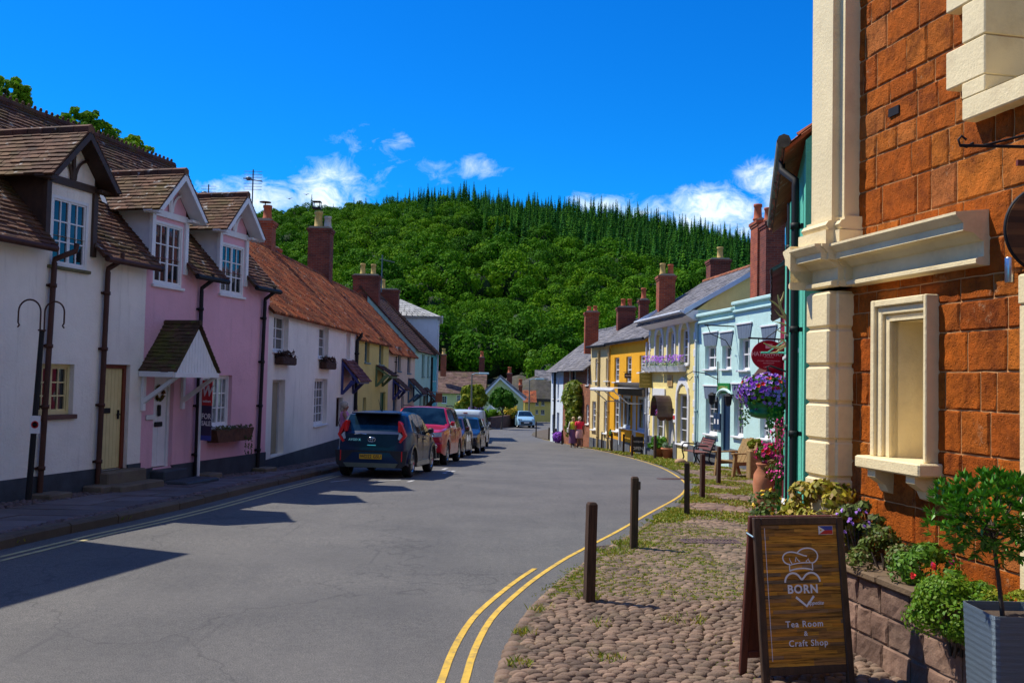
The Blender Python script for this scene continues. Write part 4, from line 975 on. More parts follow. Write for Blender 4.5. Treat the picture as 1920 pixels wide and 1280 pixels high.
# wire window baskets
def basket(F, x0, x1, y0, y1, label):
    a, b, z0, z1 = F.rect(x0, y0, x1, y1); mb = MB(F.M)
    mb.rbox(a, b, -.22, -.02, z0+.0, z1-.06, .03)
    for _ in range(150):
        u, y = random.uniform(a, b), random.uniform(-.24, 0); leaf_quad(mb, F.W(u, y, z1-.08+random.uniform(0, .14)) if False else Vector((u, y, z1-.08+random.uniform(0,.15))), Vector((0,-1,.5)), .06, 3)
    mb.build('window_basket', M_plain('dry_moss_liner', (.07,.03,.018), .95, .5, 12, .02, island=.5), label=label, cat='window basket', group='wire baskets under the windows')
basket(FB, 514, 541, 664, 684, 'dry brown wire basket under the upstairs window nearest the pink cottage')
basket(FB, 598, 618, 674, 692, 'dry brown wire basket under the middle upstairs window of the white cottage')
# wooden window box at the pink cottage
a, b, z0, z1 = F1.rect(383, 803, 455, 826); r_ = thing('window_box', 'rustic wooden window box under the ground floor window of the pink cottage', 'window box', F1.W((a+b)/2, -.15, z0), F1.ang)
mb = MB(F1.M); mb.prism([(a,z1),(b,z1),(b-.12,z0),(a+.1,z0)], -.28, -.02); mb.build('box', M_plain('rustic_wood', (.09,.035,.015), .8, .5, 9, .01), r_)
gb = MB()
for _ in range(260): p = F1.W(random.uniform(a, b), random.uniform(-.3, -.04), z1+random.uniform(-.05, .07)); leaf_quad(gb, p, Vector((.5,-.3,1)), .045)
for k in range(3):
    u = a+(b-a)*(.75+.08*k)
    for _ in range(30): p = F1.W(u+random.uniform(-.03,.03), -.3, z0-random.uniform(-.1, .3)); leaf_quad(gb, p, Vector((.7,-.5,.1)), .03)
gb.build('trailing_plant', M_leaf('box_greens', [(.04,.07,.01),(.08,.10,.02),(.10,.05,.02)]), r_)
# FOR SALE board
p0 = F1.W(F1.uv(372, 800)[0], -.12, 0); pl = G(362, 886, .1)
uS = F1.uv(366, 800)[0]-.15; zt, zb = F1.uv(378, 712)[1], F1.uv(378, 822)[1]
bx = F1.W(uS, -.2, 0); r_ = thing('for_sale_board', 'red and navy FOR SALE board on a white post by the pink cottage', 'sign', (bx.x, bx.y, gP))
mb = MB(); mb.tube([(bx.x, bx.y, gP-.05), (bx.x, bx.y, zt+.02)], .03, 6, True, False); mb.build('post', WHITE, r_)
BM = Matrix.Translation((bx.x+.03, bx.y-.0, 0)) @ Matrix.Rotation(R(-33), 4, 'Z')   # board faces the viewer
RED = M_plain('sign_red', (.55,.02,.02), .45, .04); NAVY = M_plain('sign_navy', (.02,.02,.07), .5, .05); SW = M_plain('sign_white', (.75,.75,.75), .5, .02)
bw = .30; zm = zt-(zt-zb)*.42
mb = MB(BM); mb.box(0, bw, -.008, .008, zm, zt); mb.mi = 1; mb.box(0, bw, -.008, .008, zb, zm-.001); mb.mi = 2
def bt(s, z, size, mb=mb, **kw): text_mb(mb, s, BM @ Matrix.Translation((bw/2, -.0085, z)) @ Matrix.Rotation(R(90), 4, 'X'), size, **kw)
bt('W', zt-.22, .30, bold=.008, shear=.2); bt('webbers', zt-.42, .07, bold=.002); bt('FOR', zm-.22, .15, bold=.004); bt('SALE', zm-.36, .13, bold=.004)
mb.mi = 3; mb.box(0, bw, -.01, .01, zb, zb+.1)
mb.build('board', [RED, NAVY, SW, M_plain('sign_blue', (.03,.06,.35), .5)], r_)
# old lamp bracket post with two hooked arms
b0 = at(53, 936, 13.8); t0 = b0+Vector((.12, .02, 0)); zz = at(65, 620, b0.y).z
r_ = thing('hooked_post', 'slim dark iron post with two hooked arms by the white cottage', 'post', b0)
mb = MB(); mb.tube([b0, (b0.x+.1, b0.y, zz)], [.045, .036], 10); mb.build('pole', BLACK, r_)
mb = MB(); cx, cy = b0.x+.1, b0.y
for s, rr in ((-1, .165), (1, .145)):
    pts = [(cx+s*.03, cy, zz-.02), (cx+s*.03, cy, zz+.28)]
    for j in range(13): a = math.pi*j/12; pts.append((cx+s*(.03+rr*(1-math.cos(a))), cy, zz+.28+rr*1.1*math.sin(a)))
    pts += [(cx+s*(.03+2*rr), cy, zz+.12), (cx+s*(.01+2*rr), cy, zz+.08), (cx+s*(.035+2*rr), cy, zz+.05)]
    mb.tube(pts, .013, 6)
mb.lathe([(.06,0),(.06,.02)], (cx, cy, zz), 8); mb.build('arm', BROWNM, r_)
mb = MB(); zc = at(58, 795, b0.y).z; mb.box(cx-.09, cx+.06, cy-.065, cy-.057, zc-.13, zc+.13); mb.mi = 1; mb.lathe([(.055,0),(.055,.004),(.04,.004),(.04,.0)], (cx-.015, cy-.067, zc+.0), 16, False, 'y'); mb.mi = 2; mb.box(cx-.05, cx+.02, cy-.07, cy-.0665, zc-.01, zc+.01)
mb.build('notice', [SW, RED, BLACK], r_)
# ------------------------------------------------------------------ the right row of shops and houses
FS1 = Fac((6.56, 33.0), (7.5, 26.0)); FS2 = Fac((5.82, 39.5), (6.54, 33.02)); FS3 = Fac((4.9, 46.6), (5.81, 39.52)); FS4 = Fac((4.25, 50.0), (4.89, 46.62)); FS5 = Fac((3.19, 57.0), (4.24, 50.02)); FS6 = Fac((2.6, 60.5), (3.18, 57.02))
GR = 'shops and houses along the right pavement'
W_AQUA = M_render('aqua_render', (.50,.73,.69), samt=.45, stain=(.34,.36,.22)); W_LEM = M_render('lemon_render', (.80,.66,.26), samt=.15); W_OCH = M_render('ochre_render', (.78,.38,.012), samt=.2, stain=(.4,.2,.02)); W_BUFF = M_render('buff_render', (.74,.58,.28))
GREYB = M_plain('blue_grey_paint', (.13,.17,.23), .6, .1, 5); WALLW = M_render('white_end_render', (.66,.74,.84), samt=.15); STONEP = M_plain('slate_plinth_right', (.10,.11,.13), .75, .3, 3, .01)
def quoins(F, u, z0, z1, w0, w1, root, mat, side=1, h=.30):
    mb = MB(F.M); z = z0; i = 0
    while z < z1-.1:
        w = w0 if i % 2 else w1; mb.rbox(u, u+side*w, -.035, .02, z+.008, min(z+h-.008, z1), .012) if side > 0 else mb.rbox(u-w, u, -.035, .02, z+.008, min(z+h-.008, z1), .012)
        z += h; i += 1
    mb.build('quoins', mat, root)
# --- aqua restaurant
F = FS1; PZ = F.uv(1380, 570)[1]; Y0 = 29.5
r1 = thing('aqua_restaurant', 'aqua rendered two storey restaurant with grey keystone lintels and a navy door', 'restaurant', F.W(0,0,gz(33)), F.ang, GR)
up = [F.rect(1322,648,1343,692), F.rect(1354,648,1371,692), F.rect(1386,634,1406,694), F.rect(1432,640,1452,698)]
lo = [F.rect(1323,748,1345,814), F.rect(1376,746,1394,818), F.rect(1425,776,1444,822)]; dr = F.rect(1352,740,1369,846)
uq = F.uv(1378, 600)[0]
mb = MB(F.M); wall_grid(mb, 0, F.L, -3.3, 2.45, up+lo+[dr], depth=.2)
mb.add([(0,0,-3.3),(0,0,2.6),(0,6,2.6),(0,6,-3.3)], [(0,1,2,3)]); mb.add([(F.L,0,-3.3),(F.L,0,2.45),(F.L,6,2.45),(F.L,6,-3.3)], [(0,1,2,3)])
mb.build('wall', W_AQUA, r1)
mb = MB(F.M)
for a, b, z in ((0, uq, 2.36), (uq, F.L, 2.52)):
    mb.box(a, b, -.02, .2, 2.3 if a else 2.2, z-.05); mb.rbox(a, b+.0, -.14, .26, z-.05, z+.06, .02); mb.rbox(a, b, -.09, .0, z-.28, z-.2, .02)
mb.build('parapet', W_AQUA, r1)
for w_ in up: window(r1, F, w_, 2, 1, 2, WHITE, sill=WHITE, depth=.17, sash=True, sill_out=.1)
for w_ in lo: window(r1, F, w_, 1, 3, 4, WHITE, sill=WHITE, depth=.17, sash=True, sill_out=.1)
mb = MB(F.M)
for w_ in up+lo[:2]:
    a, b, zt = w_[0], w_[1], w_[3]; mb.prism([(a-.02, zt), (b+.02, zt), (b+.17, zt+.42), (a-.17, zt+.42)], -.03, -.002); 
    for k in range(5): x = a+(b-a)*(k+.5)/5; mb.prism([(x-.004, zt+.01), (x+.004, zt+.01), (x+.004+(x-(a+b)/2)*.35, zt+.41), (x-.004+(x-(a+b)/2)*.35, zt+.41)], -.034, -.03)
mb.build('lintels', GREYB, r1)
mb = MB(F.M)
for w_ in up+lo[:2]: a, b, zt = w_[0], w_[1], w_[3]; mb.rbox(a-.2, b+.2, -.06, -.002, zt+.425, zt+.48, .01)
mb.build('hood_moulds', WHITE, r1)
NAVYD = M_plain('navy_door_paint', (.008,.03,.08), .4, .1, coat=.4)
d_ = door(r1, F, dr, NAVYD, NAVYD, hw=True, label='navy panelled door')
mb = MB(F.M); pl_ = gz(29.5)+.62; x = 0
for a, b in ((0, dr[0]), (dr[1], F.L)): mb.box(a, b, -.03, .0, -3.3, pl_)
mb.build('plinth', STONEP, r1)
a, b, z0, z1 = F.rect(1340,774,1352,806); mb = MB(F.M)
mb.rbox(a, (a+b)/2-.01, -.05, -.004, z0, z1, .01); mb.rbox((a+b)/2+.01, b, -.05, -.004, z0, z1, .01); mb.mi = 1
for c_ in (a+(b-a)*.25, a+(b-a)*.75): mb.box(c_-.06, c_+.06, -.054, -.05, z0+.2, z1-.2)
mb.build('menu_case', [NAVYD, SW], r1)
a, b, z0, z1 = F.rect(1348,718,1370,737); mb = MB(F.M); mb.rbox(a, b, -.06, -.002, z0, z1, .01); mb.mi = 1; text_mb(mb, 'LUTTRELLS', F.M @ Matrix.Translation(((a+b)/2, -.062, (z0+z1)/2)) @ Matrix.Rotation(R(90), 4, 'X'), .16, bold=.002)
mb.build('fascia_board', [M_plain('emerald_sign', (.01,.18,.03), .5, .1), M_plain('sign_gold', (.5,.4,.1), .5, .1)], r1)
mb = MB(F.M); c_ = (dr[0]+dr[1])/2; pts = [(c_+math.cos(t)*.62, -.06, dr[3]-.05+math.sin(t)*.22) for t in [math.pi*i/8 for i in range(9)]]; mb.tube(pts, .05, 6); mb.build('door_hood', W_AQUA, r1)
# iron scroll brackets and a coach lamp on the front
mb = MB(F.M)
u1_, z_ = F.uv(1378, 612); mb.tube([(u1_, -.02, z_), (u1_, -1.0, z_+.02)], .02, 6); mb.tube([(u1_, -.9, z_), (u1_, -.8, z_-.25), (u1_, -.3, z_-.45), (u1_, -.1, z_-.75)], .014, 5)
mb.build('iron_bracket', BLACK, r1)
mb = MB(F.M); u2_, z_ = F.uv(1348, 700); pts = [(u2_, -.02, z_-.2), (u2_, -.5, z_+.0), (u2_, -.9, z_+.05), (u2_, -1.15, z_-.1), (u2_, -1.0, z_-.25), (u2_, -.9, z_-.12)]; mb.tube(pts, .015, 6); mb.tube([(u2_, -.04, z_+.4), (u2_, -.04, z_-1.3)], .018, 6); mb.build('iron_bracket', BLACK, r1)
for s in (-1, 1):
    mb = MB(F.M); x = c_+s*.75; z_ = dr[3]-.35; mb.lathe([(.03,0),(.09,.05),(.12,.3),(.14,.32),(.03,.42)], (x, -.2, z_), 6, False); mb.box(x-.02, x+.02, -.2, 0, z_+.34, z_+.38); mb.build('lantern', BLACK, r1)
mb = MB(F.M); mb.box(0, F.L, .26, 6, 2.15, 2.2); mb.build('roof', T_SLATE, r1)
downpipe(r1, F, .12, gz(33), 2.1, M_plain('pale_pipe', (.35,.5,.5), .6), .045)
# --- lemon house with slate roof
F = FS2; EY = 2.62
r2 = thing('lemon_house', 'lemon yellow house with arched windows, white quoins and a big grey slate roof', 'house', F.W(0,0,gz(39)), F.ang, GR)
up = [F.rect(1230,628,1243,684), F.rect(1253,622,1266,684), F.rect(1276,616,1292,684)]; lo = [F.rect(1227,742,1246,822), F.rect(1270,738,1291,833)]; dr = F.rect(1250,765,1263,845)
body(r2, F, 0, F.L, -3.9, EY, W_LEM, up+lo+[dr], 2.4, 4.35, plinth=gz(36)+.75, pm=STONEP, rdepth=.2)
for w_ in up+lo:
    window(r2, F, w_, 1, 1 if w_ in up else 2, 4, WHITE, sill=WHITE, depth=.17, sash=True, sill_out=.08)
    mb = MB(F.M); a, b, z0, z1 = w_; c_ = (a+b)/2; hw_ = (b-a)/2
    mb.box(a-.12, a-.001, -.05, -.001, z0, z1-.02); mb.box(b+.001, b+.12, -.05, -.001, z0, z1-.02)
    if w_ != lo[0]:
        n = 6; ins = [(c_-math.sin(math.pi/2*(1-2*i/n))*hw_, z1-.25+math.cos(math.pi/2*(1-2*i/n))*hw_*.9) for i in range(n+1)]; out = [(a-.12, z1-.25)]+[(c_-math.sin(math.pi/2*(1-2*i/n))*(hw_+.13), z1-.2+math.cos(math.pi/2*(1-2*i/n))*(hw_*.9+.2)) for i in range(n+1)]+[(b+.12, z1-.25)]
        for (p, q, r__, s__) in zip(ins, ins[1:], out[1:], out[2:]): mb.prism([p, q, s__, r__], -.055, -.001)
    else: mb.box(a-.14, b+.14, -.06, -.001, z1, z1+.3)
    mb.build('window_surround', WHITE, r2)
door(r2, F, dr, M_plain('pale_door', (.5,.5,.5), .5), WHITE, hw=True)
mainroof(r2, F, 0, F.L, EY+.1, 2.4, 4.35, T_SLATE, oh=.55, course=.17, tw=.28, th=.008, endoh=.12, ridgem=M_tiles('red_ridge', [(.30,.09,.04),(.38,.14,.07)], damt=.3))
mb = MB(F.M)   # coved white eaves
pr = [(0, 2.2), (-.12, 2.22), (-.33, 2.34), (-.50, 2.44), (-.60, 2.5), (-.60, 2.58), (0, 2.58)]
mb.prism(pr, -.12, F.L+.12, 'x'); mb.build('coved_eaves', WHITE, r2)
mb = MB(); gutter(mb, F, -.1, F.L+.1, -.62, 2.52, .05); mb.build('gutter', M_plain('white_gutter', (.5,.52,.55), .5), r2)
mb = MB(F.M); mb.prism([(-.5, 2.62), (2.4, 4.3), (2.4, 4.12), (-.5, 2.44)], F.L+.12, F.L+.15, 'x'); mb.prism([(-.5, 2.62), (2.4, 4.3), (2.4, 4.12), (-.5, 2.44)], -.15, -.12, 'x'); mb.build('bargeboard', M_plain('pale_blue_board', (.42,.55,.72), .5, .1), r2)
quoins(F, .0, gz(38)+.8, 2.2, .16, .28, r2, WHITE); quoins(F, F.L, gz(34)+.8, 2.2, .16, .28, r2, WHITE, -1)
mb = MB(F.M); a, b, z0, z1 = F.rect(1253,703,1262,724); mb.rbox(a, b, -.05, -.002, z0, z1, .01); mb.mi = 1; mb.rbox(a+.1, b-.1, -.055, -.05, z0+.06, z0+.3, .005); mb.build('wall_plaque', [M_plain('sand_plaque', (.5,.33,.12), .6), M_plain('sand_plaque_text', (.3,.18,.06), .6)], r2)
mb = MB(F.M); a, b, z0, z1 = F.rect(1264,776,1268,792); mb.rbox(a, b, -.05, -.002, z0, z1, .01); mb.mi = 1; mb.rbox(a+.03, b-.03, -.055, -.05, z1-.2, z1-.05, .005); mb.build('menu_board', [SW, RED], r2)
# barrel canopy
u0, u1 = F.uv(1246, 750)[0], F.uv(1263, 750)[0]; uc2 = (u0+u1)/2; zc = F.uv(1250, 768)[1]
mb = MB(F.M); n = 10; rr = .52
for i in range(n):
    a0, a1 = math.pi*i/n, math.pi*(i+1)/n; q = [(uc2+math.cos(t)*rr*k, zc+math.sin(t)*rr*1.1*k) for t in (a0, a1) for k in (1, .94)]
    mb.prism([q[0], q[2], q[3], q[1]], -.6, -.01)
for s in (-1, 1): mb.box(uc2+s*rr-.02, uc2+s*rr+.02, -.6, -.01, zc-.25, zc)
mb.build('barrel_canopy', M_plain('brown_canopy_vinyl', (.05,.03,.03), .35, .2, coat=.3), r2)
# purple window boxes (things of their own)
def flower_mass(root, name, cx, cy, cz, R3, n, ls, mats, fn, fs, hang=0.0):
    """leaves and blossoms: first material foliage, the others flowers"""
    mb = MB(); 
    for _ in range(n):
        d = Vector((random.gauss(0,1), random.gauss(0,1), random.gauss(0,1))).normalized(); k = random.uniform(.55, 1)
        leaf_quad(mb, Vector((cx+d.x*R3[0]*k, cy+d.y*R3[1]*k, cz+d.z*R3[2]*k-(hang*random.random()**3 if d.z < 0 else 0))), d, ls*random.uniform(.7, 1.3))
    o = mb.build(name, mats[0], root)
    for mi, m in enumerate(mats[1:]):
        fb = MB()
        for _ in range(fn[mi]):
            d = Vector((random.gauss(0,1), random.gauss(0,1)-.3, random.gauss(0,1)+.35)).normalized(); k = random.uniform(.9, 1.08)
            p = Vector((cx+d.x*R3[0]*k, cy+d.y*R3[1]*k, cz+d.z*R3[2]*k)); t = d.orthogonal().normalized(); b_ = d.cross(t)
            r0 = fs*random.uniform(.75, 1.2); c0 = p+d*.015
            vs = [c0+d*(-.01)]+[c0+(t*math.cos(w)+b_*math.sin(w))*r0*(1 if i % 2 == 0 else .62)+d*.008 for i, w in enumerate([math.pi*2*j/10 for j in range(10)])]
            fb.add(vs, [(0, i, i % 10+1) for i in range(1, 11)])
        fb.build('blossoms', m, o)
    return o
LEAF_G = M_leaf('garden_leaves', [(.045,.13,.012),(.07,.19,.015),(.12,.25,.02)], .2)
LEAF_Y = M_leaf('yellowish_leaves', [(.12,.20,.01),(.20,.28,.015),(.26,.27,.02),(.10,.14,.01)], .2)
LEAF_S = M_leaf('silver_leaves', [(.25,.35,.25),(.18,.30,.15),(.3,.4,.3)], .2)
def petal(name, c, v=.3): return M_plain(name, c, .6, .2, 20, spec=.3, island=v)
PUR = petal('purple_petals', (.30,.06,.60)); VIO = petal('violet_petals', (.42,.20,.72), .35); PNK = petal('pink_petals', (.75,.04,.28), .4); REDP = petal('red_petals', (.75,.02,.02)); WHP = petal('white_petals', (.75,.62,.68), .2); YELP = petal('yellow_petals', (.8,.5,.02))
for i, (x0, x1) in enumerate(((1219,1242),(1243,1264),(1264,1287))):
    a, b, z0, z1 = F.rect(x0, 686, x1, 697); nm = ['far', 'middle', 'near'][i]
    q = thing('window_box', 'white window box of purple flowers under the %s arched window' % ['farthest', 'middle', 'nearest'][i], 'window box', F.W((a+b)/2, -.2, z0), F.ang, 'white window boxes on the lemon house')
    mb = MB(F.M); mb.prism([(-.34, z1), (0, z1), (0, z0), (-.26, z0)], a+.04, b-.04, 'x'); mb.build('box', WHITE, q)
    fl = MB(); fo = MB()
    for _ in range(240): p = F.W(random.uniform(a, b), random.uniform(-.36, -.02), z1+random.uniform(-.05, .2)); leaf_quad(fo, p, Vector((-.6,0,1)), .06)
    for _ in range(170): p = F.W(random.uniform(a, b), random.uniform(-.38, -.02), z1+random.uniform(.12, .42)); leaf_quad(fl, p, Vector((-.7,-.2,1)), .07, 1)
    l_ = fo.build('leaves', LEAF_S, q); fl.build('blossoms', PUR, l_)
chim_at(r2, 1235, 1268, 514, 39.2, .8, 2.9, BR_RED, [(-.14,0,.5,.13,POT_Y),(.2,0,.46,.13,POT_R)])
chim_at(r2, 1331, 1371, 484, 41.0, .9, 3.4, BR_DARK, [(.08,0,.55,.15,POT_Y)])
# --- ochre shop
F = FS3; r3 = thing('ochre_shop', 'ochre yellow shop with a white shopfront and folded awning', 'shop', F.W(0,0,gz(46)), F.ang, GR)
up = [F.rect(1152,670,1161,716), F.rect(1174,668,1184,718), F.rect(1199,666,1209,698)]; lo = [F.rect(1151,748,1161,808)]; sf = F.rect(1165,742,1213,806); dr = F.rect(1182,744,1192,836)
sfl, sfr = (sf[0], dr[0]-.02, sf[2], sf[3]), (dr[1]+.02, sf[1], sf[2], sf[3]); dr = (dr[0], dr[1], dr[2], sf[3])
body(r3, F, 0, F.L, -4.2, 1.93, W_OCH, up+lo+[sfl, sfr, dr], 2.7, 3.55, plinth=gz(43)+.5, pm=STONEP, rdepth=.18)
for w_ in up: window(r3, F, w_, 1, 2, 4, WHITE, sill=WHITE, depth=.13, sash=True, sill_out=.12)
window(r3, F, lo[0], 1, 2, 4, WHITE, sill=WHITE, depth=.13, sash=True, sill_out=.12)
SHW = M_plain('pale_blue_grey_paint', (.52,.60,.68), .5, .08)
for w_ in (sfl, sfr): window(r3, F, w_, 2, 1, 1, SHW, sill=WHITE, depth=.12, frame=.08, sill_out=.1)
door(r3, F, dr, SHW, SHW, hw=True)
mb = MB(F.M); mb.box(sf[0]-.15, sf[1]+.1, -.16, -.001, sf[3]+.02, sf[3]+.5); mb.rbox(sf[0]-.25, sf[1]+.2, -.3, -.001, sf[3]+.5, sf[3]+.6, .03); mb.build('shop_fascia', M_plain('dark_fascia', (.05,.035,.02), .5, .2), r3)
mb = MB(F.M); mb.box(sf[0]-.12, sf[0]-.01, -.1, -.001, gz(45)+.4, sf[3]); mb.build('pilaster', SHW, r3); mb = MB(F.M); mb.box(sf[1]+.01, sf[1]+.12, -.1, -.001, gz(41)+.4, sf[3]); mb.build('pilaster', SHW, r3)
mb = MB(F.M); mb.rbox(sf[0]-.2, sf[1]-.2, -1.5, -1.35, sf[3]+.18, sf[3]+.32, .04)
for u in (sf[0]+.1, (sf[0]+sf[1])/2, sf[1]-.4): mb.tube([(u, -.1, sf[3]-.3), (u+.3, -.8, sf[3]-.3), (u+.1, -1.4, sf[3]+.22)], .025, 5)
mb.box(sf[0]-.1, sf[1]-.3, -1.36, -.1, sf[3]+.33, sf[3]+.35); mb.build('awning', M_plain('awning_white', (.6,.62,.65), .5, .1), r3)
mainroof(r3, F, 0, F.L, 1.95, 2.7, 3.55, T_SLATE, oh=.25, course=.2, tw=.32, th=.008, endoh=.0)
mb = MB(); gutter(mb, F, 0, F.L, -.27, 1.86); mb.build('gutter', BLACK, r3); downpipe(r3, F, .08, gz(46), 1.7, M_plain('buff_pipe', (.45,.33,.14), .6), .05)
downpipe(r3, F, F.L-.1, gz(40), 1.7, M_plain('white_dp', (.5,.52,.56), .5), .05)
# --- buff house
F = FS4; r4 = thing('buff_house', 'narrow buff coloured house with sash windows between the ochre shop and the red stone house', 'house', F.W(0,0,gz(50)), F.ang, GR)
up = [F.rect(1116,672,1124,714), F.rect(1136,671,1144,714)]; lo = [F.rect(1110,752,1117,805), F.rect(1132,752,1141,812)]; dr = F.rect(1119,754,1123,828)
body(r4, F, 0, F.L, -4.3, 1.88, W_BUFF, up+lo+[dr], 2.7, 3.5, plinth=gz(48)+.5, pm=STONEP)
for w_ in up+lo: window(r4, F, w_, 1, 1, 4, WHITE, sill=WHITE, depth=.12, sash=True, sill_out=.12)
door(r4, F, dr, DARKW, WHITE, hw=False)
mainroof(r4, F, 0, F.L, 1.9, 2.7, 3.5, T_SLATE, oh=.25, course=.2, tw=.32, th=.008, endoh=0)
mb = MB(); gutter(mb, F, 0, F.L, -.27, 1.8); mb.build('gutter', BLACK, r4); downpipe(r4, F, F.L*.5, gz(48), 1.6, MATS['buff_pipe'], .06)
chim_at(r4, 1158, 1193, 574, 49.6, .8, 2.6, BR_DARK, [(-.15,0,.42,.13,POT_R),(.2,0,.42,.13,POT_R)]); chim_at(r3, 1199, 1218, 560, 45.5, .6, 2.8, BR_DARK, [(-.0,0,.55,.13,POT_R)])
# --- red stone house and its white end
F = FS5; RUB = M_brick('red_rubble', (.34,.13,.07), (.22,.085,.05), (.30,.17,.11), bw=.38, bh=.17, soot=.15)
r5 = thing('red_stone_house', 'red rubble stone house half covered by a green climber', 'house', F.W(0,0,gz(57)), F.ang, GR)
up = [F.rect(1066,689,1070,728), F.rect(1076,689,1080,722), F.rect(1099,690,1104,722)]; lo = [F.rect(1063,755,1067,800), F.rect(1099,758,1104,795)]; dr = F.rect(1070,758,1074,826)
body(r5, F, 0, F.L, -4.7, .86, RUB, up+lo+[dr], 3.2, 3.35, rdepth=.15)
for w_ in up+lo: window(r5, F, w_, 1, 1, 3, WHITE, sill=WHITE, depth=.1, sash=True)
door(r5, F, dr, M_plain('brown_red_door', (.12,.03,.02), .5), DARKW, hw=False)
mainroof(r5, F, 0, F.L, .86, 3.2, 3.35, T_SLATE, oh=.4, course=.22, tw=.34, th=.01, endoh=0, depth=5)
downpipe(r5, F, F.L*.45, gz(54), .7, BLACK, .05)
chim_at(r5, 1097, 1124, 583, 51.2, .8, 1.5, BR_RED, [(-.14,0,.28,.12,POT_R),(.2,0,.32,.12,POT_R)])
F = FS6; r6 = thing('white_end_house', 'small white rendered house at the bend, beyond the red stone house', 'house', F.W(0,0,gz(60)), F.ang, GR)
hh = [(.5,1.0,-1.2,.2),(1.9,2.4,-1.2,.2),(.5,1.0,-3.3,-2.2)]; dr = (1.9,2.6,-4.0,-2.0)
body(r6, F, 0, F.L, -5.0, .80, WALLW, hh+[dr], 3.2, 3.3, rdepth=.15)
for w_ in hh: window(r6, F, w_, 1, 2, 3, WHITE, sill=WHITE)
door(r6, F, dr, GREYB, WHITE, hw=False); mainroof(r6, F, 0, F.L, .80, 3.2, 3.3, T_SLATE, oh=.4, course=.22, tw=.34, th=.01, endoh=.1, depth=5)
downpipe(r6, F, 1.4, gz(58), .6, BLACK, .06)
# climber on the red stone house
q = thing('climbing_shrub', 'bushy green climber covering the front of the red stone house', 'climber', FS5.W(4.6, -.4, gz(52)), 0)
mb = MB(); base = FS5.W(4.7, -.3, gz(52)); 
for (u, z, r_x, r_z) in ((4.2,-.6,1.1,.5),(3.7,-1.1,1.0,.5),(4.9,-1.2,1.0,.7),(5.0,-2.0,.8,.7),(4.6,-2.6,.7,.6),(4.0,-.9,1.0,.6),(4.6,-1.6,.9,.7),(4.9,-.5,.8,.5)):
    c_ = FS5.W(u-.3, -.3, z)
    for _ in range(330):
        d = Vector((random.gauss(0,1), random.gauss(0,1), random.gauss(0,1))).normalized(); k = random.uniform(.7, 1.05); leaf_quad(mb, c_+Vector((d.x*.5*k, d.y*r_x*1.1*k, d.z*r_z*1.1*k)), d, .17)
lf = mb.build('leaves', LEAF_Y, q); mb = MB(); mb.tube([base, base+Vector((0,0,1.2)), FS5.W(4.4,-.25,-1.2)], [.09,.07,.04], 6); mb.build('stem', BARK, q)
# --- green shop beside the tea room and maroon shop behind it
FGN = Fac((4.15, 14.2), (2.86, 9.12)); F = FGN; W_GRN = M_render('sea_green_render', (.10,.50,.36), samt=.3)
r7 = thing('green_shop', 'sea green shop front seen edge on beside the tea room, with black pipes', 'shop', F.W(0,0,gz(14)), F.ang, GR)
body(r7, F, 0, F.L, -2.8, 2.42, W_GRN, [(1.0,2.2,.4,1.7),(3.0,4.2,.4,1.7),(1.0,2.4,-1.6,-.2),(3.2,4.1,-2.2,-.1)], 3.0, 4.9)
for w_ in ((1.0,2.2,.4,1.7),(3.0,4.2,.4,1.7),(1.0,2.4,-1.6,-.2)): window(r7, F, w_, 2, 1, 2, WHITE, sill=WHITE)
door(r7, F, (3.2,4.1,-2.2,-.1), M_plain('teal_door', (.02,.2,.15), .4), WHITE)
mainroof(r7, F, 0, F.L, 2.5, 3.0, 4.9, T_ORANGE, oh=.2, course=.2, tw=.2, wave=.02, endoh=-.02)
mb = MB(); gutter(mb, F, .25, F.L, -.21, 2.42, .07); mb.build('gutter', M_plain('mossy_grey_gutter', (.12,.11,.07), .8, .4, 9), r7)
downpipe(r7, F, F.L-.35, gz(10), 2.15, BLACK, .038, y=-.08, top=(-.25, -.21)); downpipe(r7, F, F.L-1.9, gz(11), 2.15, BLACK, .034, y=-.07)
mb = MB(F.M); mb.box(F.L-1.15, F.L-1.0, -.10, -.002, -2.2, 2.0); mb.build('pilaster', W_GRN, r7)
FMR = Fac((7.45, 25.9), (4.2, 14.25)); F = FMR; W_MAR = M_render('maroon_render', (.30,.015,.05), samt=.2, stain=(.1,.01,.02))
r8 = thing('maroon_shop', 'maroon shop half hidden behind the green one, with a tiled gabled porch', 'shop', F.W(0,0,gz(25)), F.ang, GR)
body(r8, F, 0, F.L, -3.0, 1.9, W_MAR, [(2,3.2,.2,1.4),(6,7.2,.2,1.4),(2,3.4,-1.9,-.4),(8,9,-2.3,-.2)], 3, 3.6)
for w_ in ((2,3.2,.2,1.4),(6,7.2,.2,1.4),(2,3.4,-1.9,-.4)): window(r8, F, w_, 2, 1, 2, WHITE, sill=WHITE)
door(r8, F, (8,9,-2.3,-.2), DARKW, WHITE); mainroof(r8, F, 0, F.L, 1.9, 3, 3.6, T_SLATE, course=.2, tw=.3, th=.01, endoh=0)
chim_at(r1, 1419, 1436, 409, 31.0, .9, 2.0, BR_RED, [(0,0,.55,.15,POT_R)]); chim_at(r1, 1435, 1474, 412, 30.2, .78, 2.0, BR_DARK, [(-.15,0,.46,.13,POT_R),(.06,.2,.42,.13,POT_R),(.24,0,.38,.12,POT_R)])
